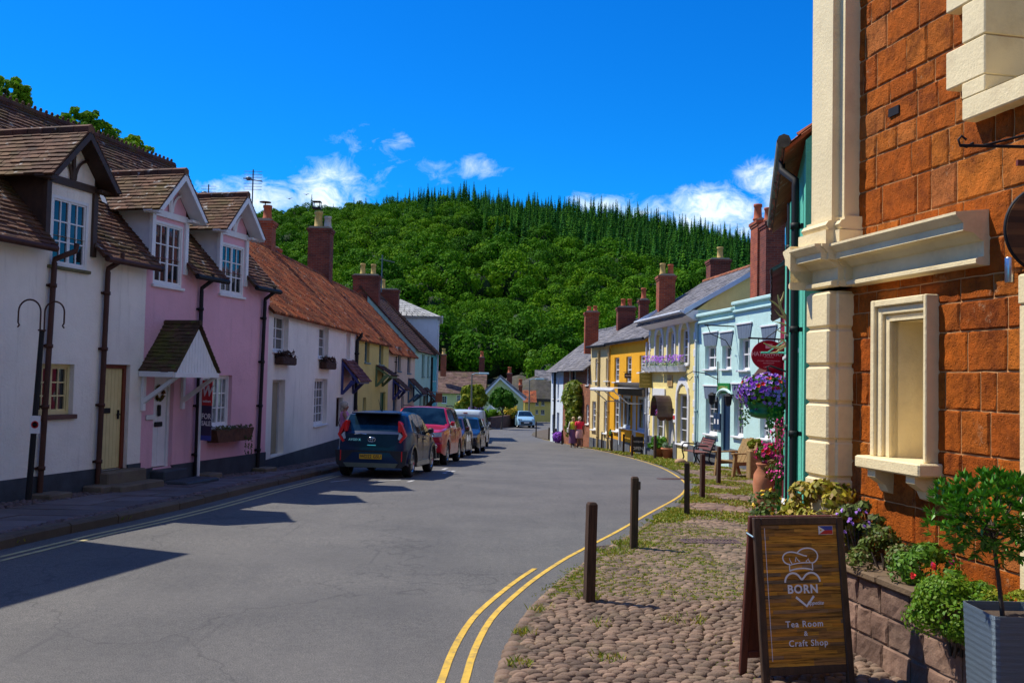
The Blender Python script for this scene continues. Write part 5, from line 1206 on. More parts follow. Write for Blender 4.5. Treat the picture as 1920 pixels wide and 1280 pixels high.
# gabled porch of the maroon shop
YP = 18.3; px_ = at(1484, 640, YP); py_ = at(1424, 716, YP); mb = MB()
mb.prism([(py_.x, py_.z), (px_.x, px_.z), (px_.x+.5, px_.z), (px_.x+.5, py_.z-.1), (py_.x+.35, py_.z-.1)], YP+.05, YP+.6, 'y')
o_ = mb.build('porch', W_MAR, r8); mb = MB(); mb.prism([(py_.x-.05, py_.z), (px_.x, px_.z+.06), (px_.x, px_.z+.0), (py_.x+.05, py_.z-.04)], YP-.05, YP+.7, 'y'); mb.build('porch_roof', T_DARK, o_)
mb = MB(); mb.box(py_.x+.48, px_.x+.4, YP+.2, YP+.6, gz(19), py_.z-.1); mb.build('porch_wall', M_render('dull_red_render', (.22,.03,.04)), r8)
# ------------------------------------------------------------------ the stone tea room on the right
FT = Fac((2.834, 9.03), (4.275, 2.0)); F = FT
CRM = M_plain('cream_stone_paint', (.80,.66,.38), .7, .07, 2.5, .006, 35, dirt=(.40,.27,.13), dscale=2.2, damt=.4)
m, nt, b = newmat('red_sandstone'); vec, g = coords(nt)
o1 = ramp(nt, g.outputs['Random Per Island'], [(0, (.40,.085,.006)), (.35, (.56,.135,.008)), (.6, (.44,.095,.006)), (.85, (.62,.18,.018)), (1, (.50,.16,.04))])
o1 = mix(nt, .85, o1, ramp(nt, noisen(nt, vec, 5, 8, .72), [(.32, (.36,.30,.28)), (.5, (.95,.95,.95)), (.68, (1.4,1.3,1.3))]), 'MULTIPLY')
o1 = mix(nt, ramp(nt, noisen(nt, vec, 3.1, 6, .75), [(.62, 0.0), (.70, .6)]), o1, (.62,.40,.22))
o1 = mix(nt, ramp(nt, noisen(nt, vec, 9, 6, .8), [(.60, 0.0), (.68, .7)]), o1, (.16,.035,.01))
nt.links.new(o1, b.inputs['Base Color']); b.inputs['Roughness'].default_value = .9; b.inputs['Specular IOR Level'].default_value = .2
vor = nt.nodes.new('ShaderNodeTexNoise'); vor.inputs['Scale'].default_value = 16; vor.inputs['Detail'].default_value = 10; vor.inputs['Roughness'].default_value = .75; nt.links.new(vec, vor.inputs['Vector'])
vo = nt.nodes.new('ShaderNodeTexVoronoi'); vo.inputs['Scale'].default_value = 38; nt.links.new(vec, vo.inputs['Vector'])
pit = ramp(nt, vo.outputs['Distance'], [(.10, 0.0), (.30, 1.0)]); ad = N(nt, 'ShaderNodeMath', operation='MULTIPLY_ADD'); nt.links.new(pit, ad.inputs[0]); ad.inputs[1].default_value = .22; nt.links.new(vor.outputs[0], ad.inputs[2])
bump(nt, b, ad.outputs[0], .075, 1.0); SAND = m
MORT2 = M_plain('lime_mortar', (.62,.30,.11), .95, .25, 6, .01)
tr = thing('tea_room', 'red sandstone tea room with cream pilaster, cornice and blind niche, filling the right side', 'building', F.W(F.L, 0, -2.05), F.ang)
def pu(px, py, y): return F.uv(px, py, y)[0]
uW = pu(1592, 600, 0)
# openings: niche and upper window
nl, nr = pu(1659, 730, -.11), pu(1727, 730, -.11); nzb, nzt = F.uv(1690, 862, -.11)[1], F.uv(1700, 598, -.11)[1]
ol, orr = pu(1632, 700, -.11), pu(1737, 700, -.11); ozt = F.uv(1690, 557, -.11)[1]
wl, wzb = pu(1846, 120, -.12), F.uv(1846, 166, -.12)[1]; wr, wzt = wl+1.0, wzb+1.9
dl = pu(1915, 700, -.04); holes = [(nl-.02, nr+.02, nzb-.02, nzt+.02), (wl-.02, wr+.02, wzb-.02, wzt), (dl+.18, dl+1.15, -2.3, 0.05)]
def blocks(mb, F, u0, u1, z0, z1, holes, hmin=.17, hmax=.32, lmin=.16, lmax=.5, y=0.0, seed=5, gap=.005, rough=.007):
    rnd = random.Random(seed); z = z0; 
    while z < z1:
        h = rnd.uniform(hmin, hmax); x = u0-rnd.uniform(0, .3)
        while x < u1:
            l = rnd.uniform(lmin, lmax); recs = [(max(x, u0), min(x+l, u1), z, min(z+h, z1))]
            for H in holes:
                nw = []
                for (a, b_, c, d) in recs:
                    if b_ <= H[0] or a >= H[1] or d <= H[2] or c >= H[3]: nw.append((a, b_, c, d)); continue
                    if a < H[0]: nw.append((a, H[0], c, d))
                    if b_ > H[1]: nw.append((H[1], b_, c, d))
                    a2, b2 = max(a, H[0]), min(b_, H[1])
                    if c < H[2]: nw.append((a2, b2, c, H[2]))
                    if d > H[3]: nw.append((a2, b2, H[3], d))
                recs = nw
            for (a, b_, c, d) in recs:
                if b_-a < .03 or d-c < .03: continue
                nx, nz = max(4, int((b_-a)/.05)+2), max(4, int((d-c)/.05)+2); pr = rnd.uniform(0, .014); vs = []; sd_ = rnd.uniform(0, 99)
                for j in range(nz+1):
                    for i in range(nx+1):
                        s_, t_ = [0 if k_ == 0 else 1 if k_ == N_ else (e_ if k_ == 1 else 1-e_ if k_ == N_-1 else e_+(1-2*e_)*(k_-1)/(N_-2)) for k_, N_, e_ in ((i, nx, .014/(b_-a)), (j, nz, .014/(d-c)))]; edge = i in (0, nx) or j in (0, nz)
                        U_ = a+gap+(b_-a-2*gap)*s_; Z_ = c+gap+(d-c-2*gap)*t_
                        q = noise.noise(Vector((U_*7, Z_*7, sd_)))*rough*1.6+noise.noise(Vector((U_*19, Z_*19, sd_)))*rough
                        if edge: U_ += noise.noise(Vector((U_*9, Z_*9, 7)))*.006; Z_ += noise.noise(Vector((U_*9, Z_*9, 17)))*.006
                        vs.append((U_, y+(.003 if edge else -.003-pr*.45+q*.8), Z_))
                m_ = nx+1; mb.add(vs, [(j*m_+i, j*m_+i+1, (j+1)*m_+i+1, (j+1)*m_+i) for j in range(nz) for i in range(nx)], False)
            x += l
        z += h
a0 = pu(1510, 720, -.24)
mb = MB(F.M); wall_grid(mb, a0+.08, F.L, -2.3, 6.5, holes, y=.006, depth=.3)
mb.add([(a0+.08,.006,-2.3),(a0+.08,6,-2.3),(a0+.08,6,6.5),(a0+.08,.006,6.5)], [(0,1,2,3)]); mb.add([(F.L,.006,-2.3),(F.L,6,-2.3),(F.L,6,6.5),(F.L,.006,6.5)], [(0,1,2,3)]); mb.add([(0,6,-2.3),(F.L,6,-2.3),(F.L,6,6.5),(0,6,6.5)], [(0,1,2,3)])
mb.mi = 1; blocks(mb, F, uW-.06, F.L, -2.2, 6.4, holes)
mb.build('wall', [MORT2, SAND], tr)
mb = MB(F.M); mb.prism([(-.3, 6.5), (3, 8), (6, 6.5)], -.2, F.L+.2, 'x'); mb.build('roof', T_SLATE, tr)
# corner pilaster: rusticated below, smooth above
a0, a1 = pu(1510, 720, -.24), pu(1551, 720, -.24); a2 = pu(1569, 720, -.16)
joints = [F.uv(1530, y_, -.24)[1] for y_ in (548, 621, 693, 760, 826, 893)]; dz = (joints[0]-joints[5])/5
mb = MB(F.M); z = joints[0]
while z > -2.2:
    zb = max(z-dz, -2.2); mb.rbox(a0, a1, -.24, -.1, zb+.012, z-.012, .016); mb.rbox(a0+.05, a2, -.16, .02, zb+.012, z-.012, .016); z -= dz
mb.box(a0+.025, a1-.02, -.215, .0, -2.2, joints[0]); mb.box(a0+.06, a2-.02, -.14, .01, -2.2, joints[0])
mb.build('pilaster', CRM, tr)
CZ = .87; tipu = pu(1462, 485, -.62)
def corn(u0, u1, f, name='cornice'):
    pr = [(.02,0),(-.09,0),(-.115,.012),(-.115,.04),(-.09,.055),(-.05,.06),(-.05,.17),(-.08,.18),(-.12,.215),(-.14,.225),(-.215,.235),(-.215,.29),(-.225,.295),(-.255,.325),(-.275,.345),(-.275,.365),(.02,.40)]
    pr = [((y_-f if y_ < 0 else y_), CZ+z_) for y_, z_ in pr]
    mb.prism(pr, u0, u1, 'x')
cr = pu(1792, 400, -.275)
mb = MB(F.M); corn(a0-.02, cr, 0.0)
# returned end at the corner
mb.build('cornice', CRM, tr)
mb = MB(F.M); corn(a0-.02, a1+.06, .13); corn(a0+.0, a2+.06, .07); 
mb.prism([(a0,CZ),(a0-.03,CZ+.02),(a0-.03,CZ+.05),(a0,CZ+.07),(a0,CZ+.17),(a0-.06,CZ+.225),(a0-.1,CZ+.235),(a0-.1,CZ+.29),(a0-.14,CZ+.345),(a0-.14,CZ+.365),(a0,CZ+.40)], -.40, .0, 'y'); mb.build('cornice_break', CRM, tr)
mb = MB(F.M)   # upper pilaster with torus base
b0_, b1, b2 = pu(1523, 200, -.22), pu(1561, 200, -.22), pu(1584, 200, -.15); zB = CZ+.40
mb.box(b0_, b1, -.22, -.05, zB+.2, 6.5); mb.box(b0_+.05, b2, -.15, .02, zB+.2, 6.5); 
mb.box(b0_-.07, b1+.06, -.31, .0, zB-.03, zB+.09); mb.box(b0_-.02, b2+.06, -.23, .01, zB-.02, zB+.085)
tor = [(-.22,zB+.09),(-.275,zB+.10),(-.30,zB+.135),(-.275,zB+.17),(-.245,zB+.18),(-.245,zB+.2),(-.2,zB+.21),(.0,zB+.21),(.0,zB+.09)]
mb.prism(tor, b0_-.04, b1+.04, 'x'); mb.prism([(y_+.075, z_) for y_, z_ in tor], b1, b2+.045, 'x')
mb.build('upper_pilaster', CRM, tr)
# niche
mb = MB(F.M)
for o_, i_, d_ in ((0, .055, -.115), (.057, .12, -.085), (.122, .3, -.055)):
    L0, L1, T0, T1 = ol+o_, min(ol+i_, nl-.012), ozt-o_, max(ozt-i_, nzt+.012); R0, R1 = orr-o_*.7, max(orr-i_*.7, nr+.012)
    if L1 > L0: mb.rbox(L0, L1, d_, .01, nzb, T0, .007)
    if R0 > R1: mb.rbox(R1, R0, d_, .01, nzb, T0, .007)
    if T0 > T1: mb.rbox(min(L1, L0+.1)-.001, max(R1, R0-.1)+.001, d_+.0006, .01, T1, T0-.0006, .007)
mb.box(nl-.06, nl, -.05, .01, nzb, nzt+.03); mb.box(nr, nr+.06, -.05, .01, nzb, nzt+.03); mb.box(nl, nr, -.05, .01, nzt, nzt+.05)
mb.box(nl-.02, nl, -.07, .32, nzb, nzt); mb.box(nr, nr+.02, -.07, .32, nzb, nzt); mb.box(nl, nr, -.07, .32, nzt, nzt+.02); mb.box(nl-.02, nr+.02, .30, .33, nzb, nzt)
mb.rbox(ol-.07, orr+.05, -.21, .3, nzb-.10, nzb, .012)
for u in (ol+.06, orr-.16):
    mb.prism([(-.17, nzb-.10), (0, nzb-.10), (0, nzb-.30), (-.05, nzb-.28), (-.08, nzb-.22), (-.13, nzb-.19), (-.17, nzb-.16)], u, u+.11, 'x')
mb.build('niche', CRM, tr)
# quoined surround of the upper window
mb = MB(F.M); sb = F.uv(1804, 228, -.12)[1]
jl = pu(1803, 60, -.12); wd = pu(1773, 140, -.12); z1_ = F.uv(1773, 172, -.12)[1]; z2_ = F.uv(1773, 100, -.12)[1]; hq = z2_-z1_
mb.rbox(jl, wr+.3, -.12, .02, sb, wzb-.012, .01); mb.prism([(-.12, wzb-.012), (-.03, wzb+.02), (.3, wzb+.06), (.3, wzb-.03)], wl-.0, wr, 'x')
z = z1_; k = 0; mb.rbox(jl, wl, -.12, .25, wzb-.012, z1_, .006)
while z < 6.3:
    mb.rbox(wd if k % 2 == 0 else jl, wl, -.12, .25, z+.004, z+hq-.004, .008); mb.rbox(wr, wr+(.35 if k % 2 == 0 else .2), -.12, .25, z+.004, z+hq-.004, .008); z += hq; k += 1
mb.build('window_surround', CRM, tr)
window(tr, F, (wl, wr, wzb+.03, wzt), 1, 2, 4, WHITE, depth=.27)
# door surround and door
mb = MB(F.M); zt_ = F.uv(1912, 515, -.05)[1]; mb.rbox(dl-.0, dl+.18, -.06, .2, -2.1, zt_-.2, .01); mb.rbox(dl+1.15, dl+1.33, -.06, .2, -2.1, zt_-.2, .01); mb.rbox(dl-.0, dl+1.33, -.07, .2, zt_-.2, zt_, .01); mb.build('door_surround', CRM, tr)
door(tr, F, (dl+.18, dl+1.15, -2.1, .05), M_plain('tea_room_door', (.5,.44,.3), .5), CRM, y=.2)
mb = MB(F.M); u, z = F.uv(1679, 209); mb.box(u-.07, u+.07, -.02, .0, z-.035, z+.035); mb.build('air_vent', BLACK, tr)
# steel spotlight
u, z = F.uv(1888, 506, -.1); q = thing('wall_light', 'brushed steel cylinder wall light beside the round wooden sign', 'light', F.W(u, 0, z)); mb = MB(F.M); mb.lathe([(.028,-.085),(.03,-.08),(.03,.08),(.028,.085)], (u, -.08, z), 20); mb.box(u-.012, u+.012, -.055, .0, z-.02, z+.02); mb.build('lamp_body', M_plain('brushed_steel', (.5,.5,.52), .28, .1, 30, metal=1), q)
# round hanging sign on an iron bracket
Yd = 5.0; cD = at(1966, 431, Yd); rD_ = .233; WOODM = M_plain('reclaimed_planks', (.22,.095,.022), .6, .45, 5, .004, 60, island=.8, stretch=(.6,.6,7))
hk = at(1795, 262, Yd); ew = at(2060, 250, Yd)
q = thing('round_hanging_sign', 'round wooden sign in a black iron rim hanging from a hooked iron bracket', 'sign', (cD.x, cD.y, cD.z-rD_))
mb = MB(); zz = (at(1850, 275, Yd)).z
mb.tube([at(1825, 268, Yd)+Vector((0,0,0)), at(1812, 276, Yd), at(1800, 272, Yd), at(1797, 262, Yd), at(1803, 255, Yd), at(1812, 262, Yd)], .007, 6); mb.tube([at(1800, 273, Yd), Vector((3.7, Yd, zz+.005))], .009, 6)
mb.tube([at(1845, 273, Yd), at(1925, 253, Yd), Vector((3.7, Yd, zz+.25))], .007, 6)
mb.build('bracket', BLACK, q)
mb = MB()
for dx in (-.1, .25):
    for k in range(4): mb.tube([(cD.x+dx, Yd, zz-.02-k*.04), (cD.x+dx+(.008 if k % 2 else -.008), Yd, zz-.055-k*.04)], .004, 4)
mb.build('chain', BLACK, q)
mb = MB(); mb.box(cD.x-.17, cD.x+.3, Yd-.01, Yd+.01, zz-.10, zz-.07); mb.build('hanging_bar', FRAMEB, q)
mb = MB(); n = 14
for i in range(n):
    z0_, z1_ = -rD_+2*rD_*i/n, -rD_+2*rD_*(i+1)/n; zm_ = (z0_+z1_)/2; w0, w1_ = math.sqrt(max(0, rD_**2-z0_**2)), math.sqrt(max(0, rD_**2-z1_**2)); cut = random.uniform(-.1, .1)
    for s0, s1, t0_, t1_ in ((-w0, min(cut, w0), -w1_, min(cut, w1_)), (min(cut, w0), w0, min(cut, w1_), w1_)):
        mb.prism([(cD.x+s0, cD.z+z0_), (cD.x+s1, cD.z+z0_), (cD.x+t1_, cD.z+z1_), (cD.x+t0_, cD.z+z1_)], Yd-.015, Yd+.015)
mb.build('board', WOODM, q); mb = MB(); mb.tube([(cD.x+math.cos(t)*rD_, Yd, cD.z+math.sin(t)*rD_) for t in [math.pi*2*i/40 for i in range(41)]], .012, 6, False); mb.build('rim', BLACK, q)
# ------------------------------------------------------------------ raised bed in front
def PX(Y): return 2.68+.17*(7-Y)
BW = M_plain('bed_wall_stone', (.22,.125,.085), .9, .35, 3, .012, 18, island=.45, dirt=(.32,.22,.15), dscale=3)
bF = Fac((PX(9.0), 9.0), (PX(5.75), 5.75)); q = thing('raised_flower_bed', 'low stone flower bed wall with a flat coping along the tea room', 'flower bed', (PX(7), 7, -2.05))
mb = MB(bF.M); mb.box(0, bF.L, .01, .2, -2.2, -1.42); mb.box(bF.L-.2, bF.L-.01, .2, .6, -2.2, -1.42); mb.box(0.01, .2, .2, .5, -2.2, -1.42); mb.mi = 1; blocks(mb, bF, 0, bF.L, -2.06, -1.43, [], .16, .28, .18, .42, 0, 9, .006, .010)
mb.build('wall', [M_plain('bed_mortar', (.20,.13,.09), .95, .2), BW], q)
mb = MB(bF.M); x = 0
while x < bF.L: l = random.uniform(.45, .7); mb.rbox(x+.004, min(x+l, bF.L+.02)-.004, -.04, .22, -1.425, -1.365+random.uniform(-.004, .004), .012); x += l
mb.build('coping', M_plain('coping_stone', (.20,.13,.07), .85, .3, 4, .008, island=.3), q)
mb = MB(bF.M); mb.box(0.05, bF.L-.05, .2, .62, -1.6, -1.44); mb.build('soil', SOIL, q)
# plants in the bed
def shrub(name, label, cat, c, R3, n, ls, mat, group=None, flowers=(), clumps=14, asp=1.6, cr=.45, stems=True):
    q = thing(name, label, cat, (c[0], c[1], c[2]-R3[2]), 0, group); mb = MB(); k = max(20, n//clumps)
    crown(mb, c, R3, clumps, k, ls, cr, low=-.5); lf = mb.build('leaves', mat, q)
    for m_, cnt, fs in flowers:
        fb = MB()
        for _ in range(cnt):
            d = Vector((random.gauss(0,1)-.3, random.gauss(0,1)-.6, random.gauss(0,1)+.4)).normalized(); p = Vector((c[0]+d.x*R3[0], c[1]+d.y*R3[1], c[2]+d.z*R3[2]))
            for j in range(5): leaf_quad(fb, p+Vector((random.gauss(0,1), random.gauss(0,1), random.gauss(0,1)))*fs*.3, d, fs, 1.1, .5)
        fb.build('blossoms', m_, lf)
    if stems:
        mb = MB(); 
        for _ in range(6): mb.tube([(c[0]+random.uniform(-.04,.04), c[1]+random.uniform(-.04,.04), c[2]-R3[2]-.02), (c[0]+random.uniform(-.6,.6)*R3[0], c[1]+random.uniform(-.6,.6)*R3[1], c[2]+.1*R3[2])], [.012, .005], 4, False)
        mb.build('stems', BARK, q)
    return q
LEAF_V = M_leaf('variegated_leaves', [(.15,.20,.012),(.34,.34,.05),(.10,.15,.01),(.42,.38,.12),(.10,.03,.03)], .2)
LEAF_H = M_leaf('heather_leaves', [(.08,.14,.015),(.14,.19,.02),(.05,.09,.015),(.20,.14,.04)], .2)
LEAF_B = M_leaf('bright_mound_leaves', [(.12,.27,.008),(.20,.36,.012),(.28,.38,.015),(.09,.20,.008)], .3)
shrub('variegated_shrub', 'variegated yellow green shrub at the foot of the cream pilaster', 'shrub', (2.66, 8.15, -1.16), (.36, .42, .33), 2600, .042, LEAF_V, clumps=22)
shrub('grassy_shrub', 'thin stemmed yellowish shrub at the far end of the flower bed', 'shrub', (2.44, 8.7, -1.30), (.24, .3, .34), 1500, .03, LEAF_H, flowers=[(YELP, 30, .02)], clumps=14)
shrub('purple_leaved_shrub', 'purple flecked variegated shrub by the cream pilaster base', 'shrub', (2.86, 7.75, -1.18), (.20, .22, .26), 900, .04, LEAF_V, flowers=[(VIO, 20, .02)], clumps=12)
shrub('heather', 'low brownish green heather nearest the sandwich board in the bed', 'shrub', (2.86, 7.1, -1.28), (.21, .30, .19), 3200, .022, LEAF_H, clumps=12, cr=.6)
shrub('dwarf_rose', 'small green rose with pink and red blooms between heather and bright mound', 'shrub', (2.94, 6.62, -1.29), (.20, .25, .18), 2800, .024, LEAF_G, flowers=[(PNK, 5, .022), (REDP, 5, .03)], clumps=12, cr=.6)
q = shrub('bright_green_mound', 'bright green mound spilling over the bed wall next to the zinc planter', 'shrub', (2.83, 5.95, -1.42), (.27, .30, .24), 14000, .018, LEAF_B, clumps=34, cr=.55)
mb = MB()
shrub('bed_end_mound', 'yellow green cushion plant behind the zinc planter', 'shrub', (3.12, 5.75, -1.33), (.24, .2, .12), 1800, .018, LEAF_Y, clumps=14, cr=.6)
# zinc planter with a bay tree
ZN = M_plain('zinc_ribbed', (.13,.18,.23), .45, .15, 6, .004, metal=.5, stretch=(1,1,22))
q = thing('zinc_planter', 'tapered square zinc planter with fine horizontal ribs at the lower right', 'planter', (2.86, 5.35, -2.05)); mb = MB()
def frust(mb, cx, cy, w0, w1, z0, z1, hollow=.0):
    pts = []
    for w_, z in ((w0, z0), (w1, z1)):
        h = w_/2; r = .03
        for sx, sy in ((-1,-1),(1,-1),(1,1),(-1,1)):
            for k in range(3):
                t = math.pi/2*k/2; ax = {(-1,-1):math.pi,(1,-1):1.5*math.pi,(1,1):0,(-1,1):.5*math.pi}[(sx,sy)]; pts.append((cx+sx*(h-r)+r*math.cos(ax+t), cy+sy*(h-r)+r*math.sin(ax+t), z))
    n = 12; return pts, n
rings = []; nr_ = 46
for i in range(nr_+1):
    t = i/nr_; w_ = .33+.05*t+(.003 if i % 2 else 0); p, n = frust(mb, 2.86, 5.35, w_, w_, -2.05+.81*t, 0); rings += p[:12]
for w_, z in ((.365, -1.24), (.355, -1.30)): p, n = frust(mb, 2.86, 5.35, w_, w_, z, 0); rings += p[:12]
m_ = nr_+3; mb.add([rings[i] if i < 12*(nr_+1) else rings[i] for i in range(len(rings))], [(i*12+k, i*12+(k+1)%12, (i+1)*12+(k+1)%12, (i+1)*12+k) for i in range(m_-1) for k in range(12)]+[tuple(range(12))])
mb.build('pot', ZN, q); mb = MB(); mb.box(2.69, 3.03, 5.18, 5.52, -1.4, -1.29); mb.build('soil', SOIL, q)
q = thing('bay_tree', 'standard bay tree with glossy and a few yellow leaves in the zinc planter', 'tree', (2.80, 5.32, -1.29)); mb = MB(); tb = Vector((2.80, 5.32, -1.29)); tt = at(1862, 1010, 5.32)
mb.tube([tb, tb.lerp(tt, .5)+Vector((.004,0,0)), tt, tt+Vector((.02,0,.15))], [.014, .012, .011, .007], 8)
cc = at(1872, 968, 5.32)
for _ in range(26):
    d = Vector((random.gauss(0,1), random.gauss(0,1), random.gauss(0,.7)+.25)).normalized(); mb.tube([tt+Vector((0,0,random.uniform(-.05,.08))), cc+Vector((d.x*.25, d.y*.2, d.z*.17))], [.006, .002], 4, False)
mb.build('trunk', BARK, q)
mb = MB(); my = MB()
BAYL = M_leaf('bay_leaves', [(.04,.17,.012),(.08,.26,.015),(.15,.38,.02)], .15, .3, .6)
for _ in range(420):
    d = Vector((random.gauss(0,1), random.gauss(0,1), random.gauss(0,.8)+.2)).normalized(); k = random.uniform(.55, 1.08); c0 = cc+Vector((d.x*.37*k, d.y*.27*k, d.z*.25*k))
    for j in range(9):
        a = 6.28*j/9+random.random(); v = (d*.7+Vector((math.cos(a), math.sin(a), random.uniform(-.2, .9)))*.7).normalized(); s = random.uniform(.042, .068); w_ = v.cross(Vector((random.random(), random.random(), 1))).normalized()*s*.19; up_ = v.cross(w_).normalized()*s*.06
        (my if random.random() < .02 else mb).add([c0, c0+v*s*.5+w_+up_, c0+v*s, c0+v*s*.5-w_+up_, c0+v*s*.5], [(0,1,4),(1,2,4),(2,3,4),(3,0,4)], False)
lf = mb.build('leaves', BAYL, q); my.build('yellow_leaves', M_leaf('yellow_bay_leaf', [(.6,.33,.02),(.5,.4,.03)], .3), lf)
# ------------------------------------------------------------------ sandwich board
BL = Vector((1.715, 6.26, -2.03)); wv = Vector((math.cos(R(12)), math.sin(R(12)), 0)); top = Vector((-.036, .17, 1.12)); Lb = top.length; uv_ = top.normalized(); nv = wv.cross(uv_).normalized(); Wb = .675
AM = Matrix(((wv.x, uv_.x, nv.x, BL.x), (wv.y, uv_.y, nv.y, BL.y), (wv.z, uv_.z, nv.z, BL.z), (0,0,0,1)))
q = thing('sandwich_board', 'tall wooden sandwich board reading BORN Appetite Tea Room & Craft Shop on the cobbles', 'sign', BL+wv*Wb/2)
FRM = M_plain('dark_oiled_wood', (.055,.028,.014), .5, .5, 6, .004, stretch=(6,6,1)); WTXT = M_plain('pale_vinyl', (.75,.76,.80), .5, .03); fw = .052
mb = MB(AM); mb.rbox(0, fw, 0, Lb, -.035, .0, .005); mb.rbox(Wb-fw, Wb, 0, Lb, -.035, 0, .005); mb.rbox(fw, Wb-fw, Lb-fw, Lb, -.034, -.001, .005); mb.rbox(fw, Wb-fw, .10, .10+.05, -.034, -.001, .005); mb.build('frame', FRM, q)
M2 = Matrix(((wv.x, -0.0, 0, 0),)*1) if False else None
rb0 = BL+Vector((-.073, .345, 0)); rt0 = BL+top+Vector((-.012, .05, 0)); up2 = (rt0-rb0).normalized(); n2 = wv.cross(up2).normalized(); Lr = (rt0-rb0).length
AR = Matrix(((wv.x, up2.x, n2.x, rb0.x), (wv.y, up2.y, n2.y, rb0.y), (wv.z, up2.z, n2.z, rb0.z), (0,0,0,1)))
RW = M_plain('red_brown_wood', (.10,.025,.014), .55, .4, 6, .003, stretch=(6,6,1))
mb = MB(AR); mb.rbox(0, fw, 0, Lr, -.035, 0, .005); mb.rbox(Wb-fw, Wb, 0, Lr, -.035, 0, .005); mb.rbox(fw, Wb-fw, Lr-fw, Lr, -.034, -.001, .005); mb.rbox(fw, Wb-fw, .12, .17, -.034, -.001, .005); mb.box(fw, Wb-fw, .17, Lr-fw, -.022, -.012); mb.build('rear_frame', RW, q)
mb = MB(); mb.tube([AM @ Vector((-.006, Lb-.13, -.01)), AR @ Vector((-.006, Lr-.12, -.02))], .006, 6); mb.build('hinge_strap', M_plain('blue_grey_metal', (.3,.45,.55), .4), q)
mb = MB(AM); z = .15; rnd = random.Random(4)
while z < Lb-fw-.004:
    h = min(.0245, Lb-fw-z); x = fw
    while x < Wb-fw-.002: l = rnd.uniform(.05, .42); x2 = min(x+l, Wb-fw); mb.box(x+.0004, x2-.0004, z+.0006, z+h-.0006, -.02, -.012+rnd.uniform(-.0006, .0006)); x = x2
    z += .0245
mb.box(fw, Wb-fw, .15, Lb-fw, -.025, -.018)
m, nt, b = newmat('sign_planks'); vec, g = coords(nt, (2.5, 2.5, 40))
o1 = ramp(nt, g.outputs['Random Per Island'], [(0, (.16,.10,.05)), (.2, (.52,.24,.03)), (.4, (.28,.14,.035)), (.55, (.62,.30,.04)), (.7, (.17,.12,.07)), (.85, (.50,.21,.02)), (1, (.22,.15,.09))])
o1 = mix(nt, .8, o1, ramp(nt, noisen(nt, vec, 1.5, 8, .7), [(.38, (.22,.21,.20)), (.5, (1,1,1)), (.68, (1.7,1.5,1.3))]), 'MULTIPLY')
nt.links.new(o1, b.inputs['Base Color']); b.inputs['Roughness'].default_value = .7; b.inputs['Specular IOR Level'].default_value = .2
mb.build('panel', m, q)
mb = MB(); cxb = Wb*.5; TZ = -.0115
def TT(s, x, v, size, **kw): text_mb(mb, s, AM @ Matrix.Translation((x, Lb*(1-v), TZ)), size, depth=.0008, **kw)
TT('BORN', cxb, .427, .078, bold=.0022, sx=1.0, spacing=1.12)
TT('Appetite', cxb+.085, .508, .036, shear=.3, bold=.0004)
def slab(s, x, v, size, sp):   # typewriter lettering
    TT(s, x, v, size, spacing=sp, bold=.0006)
slab('Tea Room', cxb-.005, .628, .058, 1.16); slab('&', cxb, .683, .045, 1); slab('Craft Shop', cxb+.015, .738, .058, 1.14)
def strip(pts, w, closed=False):
    P = [Vector(p) for p in pts]; L_ = len(P); vs = []
    for i, p in enumerate(P):
        a, c = P[(i-1) % L_] if closed or i else P[i], P[(i+1) % L_] if closed or i < L_-1 else P[i]; t = (c-a).normalized(); n = Vector((-t.y, t.x)); ww = w[i] if isinstance(w, list) else w
        for s_, z_ in ((1, 0), (-1, 0), (-1, .0009), (1, .0009)): vs.append(AM @ Vector((p.x+n.x*ww/2*s_, p.y+n.y*ww/2*s_, TZ+z_)))
    m_ = L_ if closed else L_-1
    mb.add(vs, [(4*i+k, 4*((i+1) % L_)+k, 4*((i+1) % L_)+(k+1) % 4, 4*i+(k+1) % 4) for i in range(m_) for k in range(4)])
def px2(x, y):   # logo drawing units -> board units
    return (cxb+(x-543)/600*.60, Lb*(1-.36)-(y-560)/1140*Lb)
def bez(pts, n=14):
    out = []
    for i in range(n+1):
        t = i/n; q_ = [Vector(p) for p in pts]
        while len(q_) > 1: q_ = [a.lerp(b_, t) for a, b_ in zip(q_, q_[1:])]
        out.append(q_[0])
    return out
S = lambda L_: [px2(*p) for p in L_]
strip(bez(S([(460,468),(385,465),(375,375),(450,372),(500,372),(530,405),(590,414)]), 20), .009)
strip(bez(S([(628,462),(700,440),(700,350),(610,346),(560,350),(530,378),(520,390)]), 20), .009)
strip(S([(455,470),(455,512)]), .008); strip(bez(S([(452,512),(500,492),(580,490),(630,508)])), .010); strip(S([(628,508),(627,460)]), .008); strip(bez(S([(455,474),(500,458),(580,455),(628,460)])), .007)
for x0, y0, x1, y1 in ((458,425,475,462),(508,418,503,450),(508,418,535,450),(600,430,580,450),(600,430,612,455)): strip(bez(S([(x0,y0),((x0+x1)/2-4,(y0+y1)/2+6),(x1,y1)]), 6), [.002,.003,.004,.005,.006,.007,.008])
strip([px2(475+57*math.cos(t)*1.05, 588-62*math.sin(t)) for t in [math.pi-i*(math.pi-.55)/14 for i in range(15)]]+[px2(541, 572)], .013)
strip([px2(541, 572)]+[px2(612+60*math.cos(t)*1.05, 588-62*math.sin(t)) for t in [math.pi-.55-i*(math.pi-.55)/14 for i in range(15)]], .013)
strip(S([(488,686),(565,748),(622,682)]), .016)
strip([(fw+.028, Lb-fw-.02), (fw+.030, .19)], .0035)
mb.build('lettering', WTXT, q)
fx, fy = Wb-fw-.135, Lb-fw-.065   # small flag at the top right
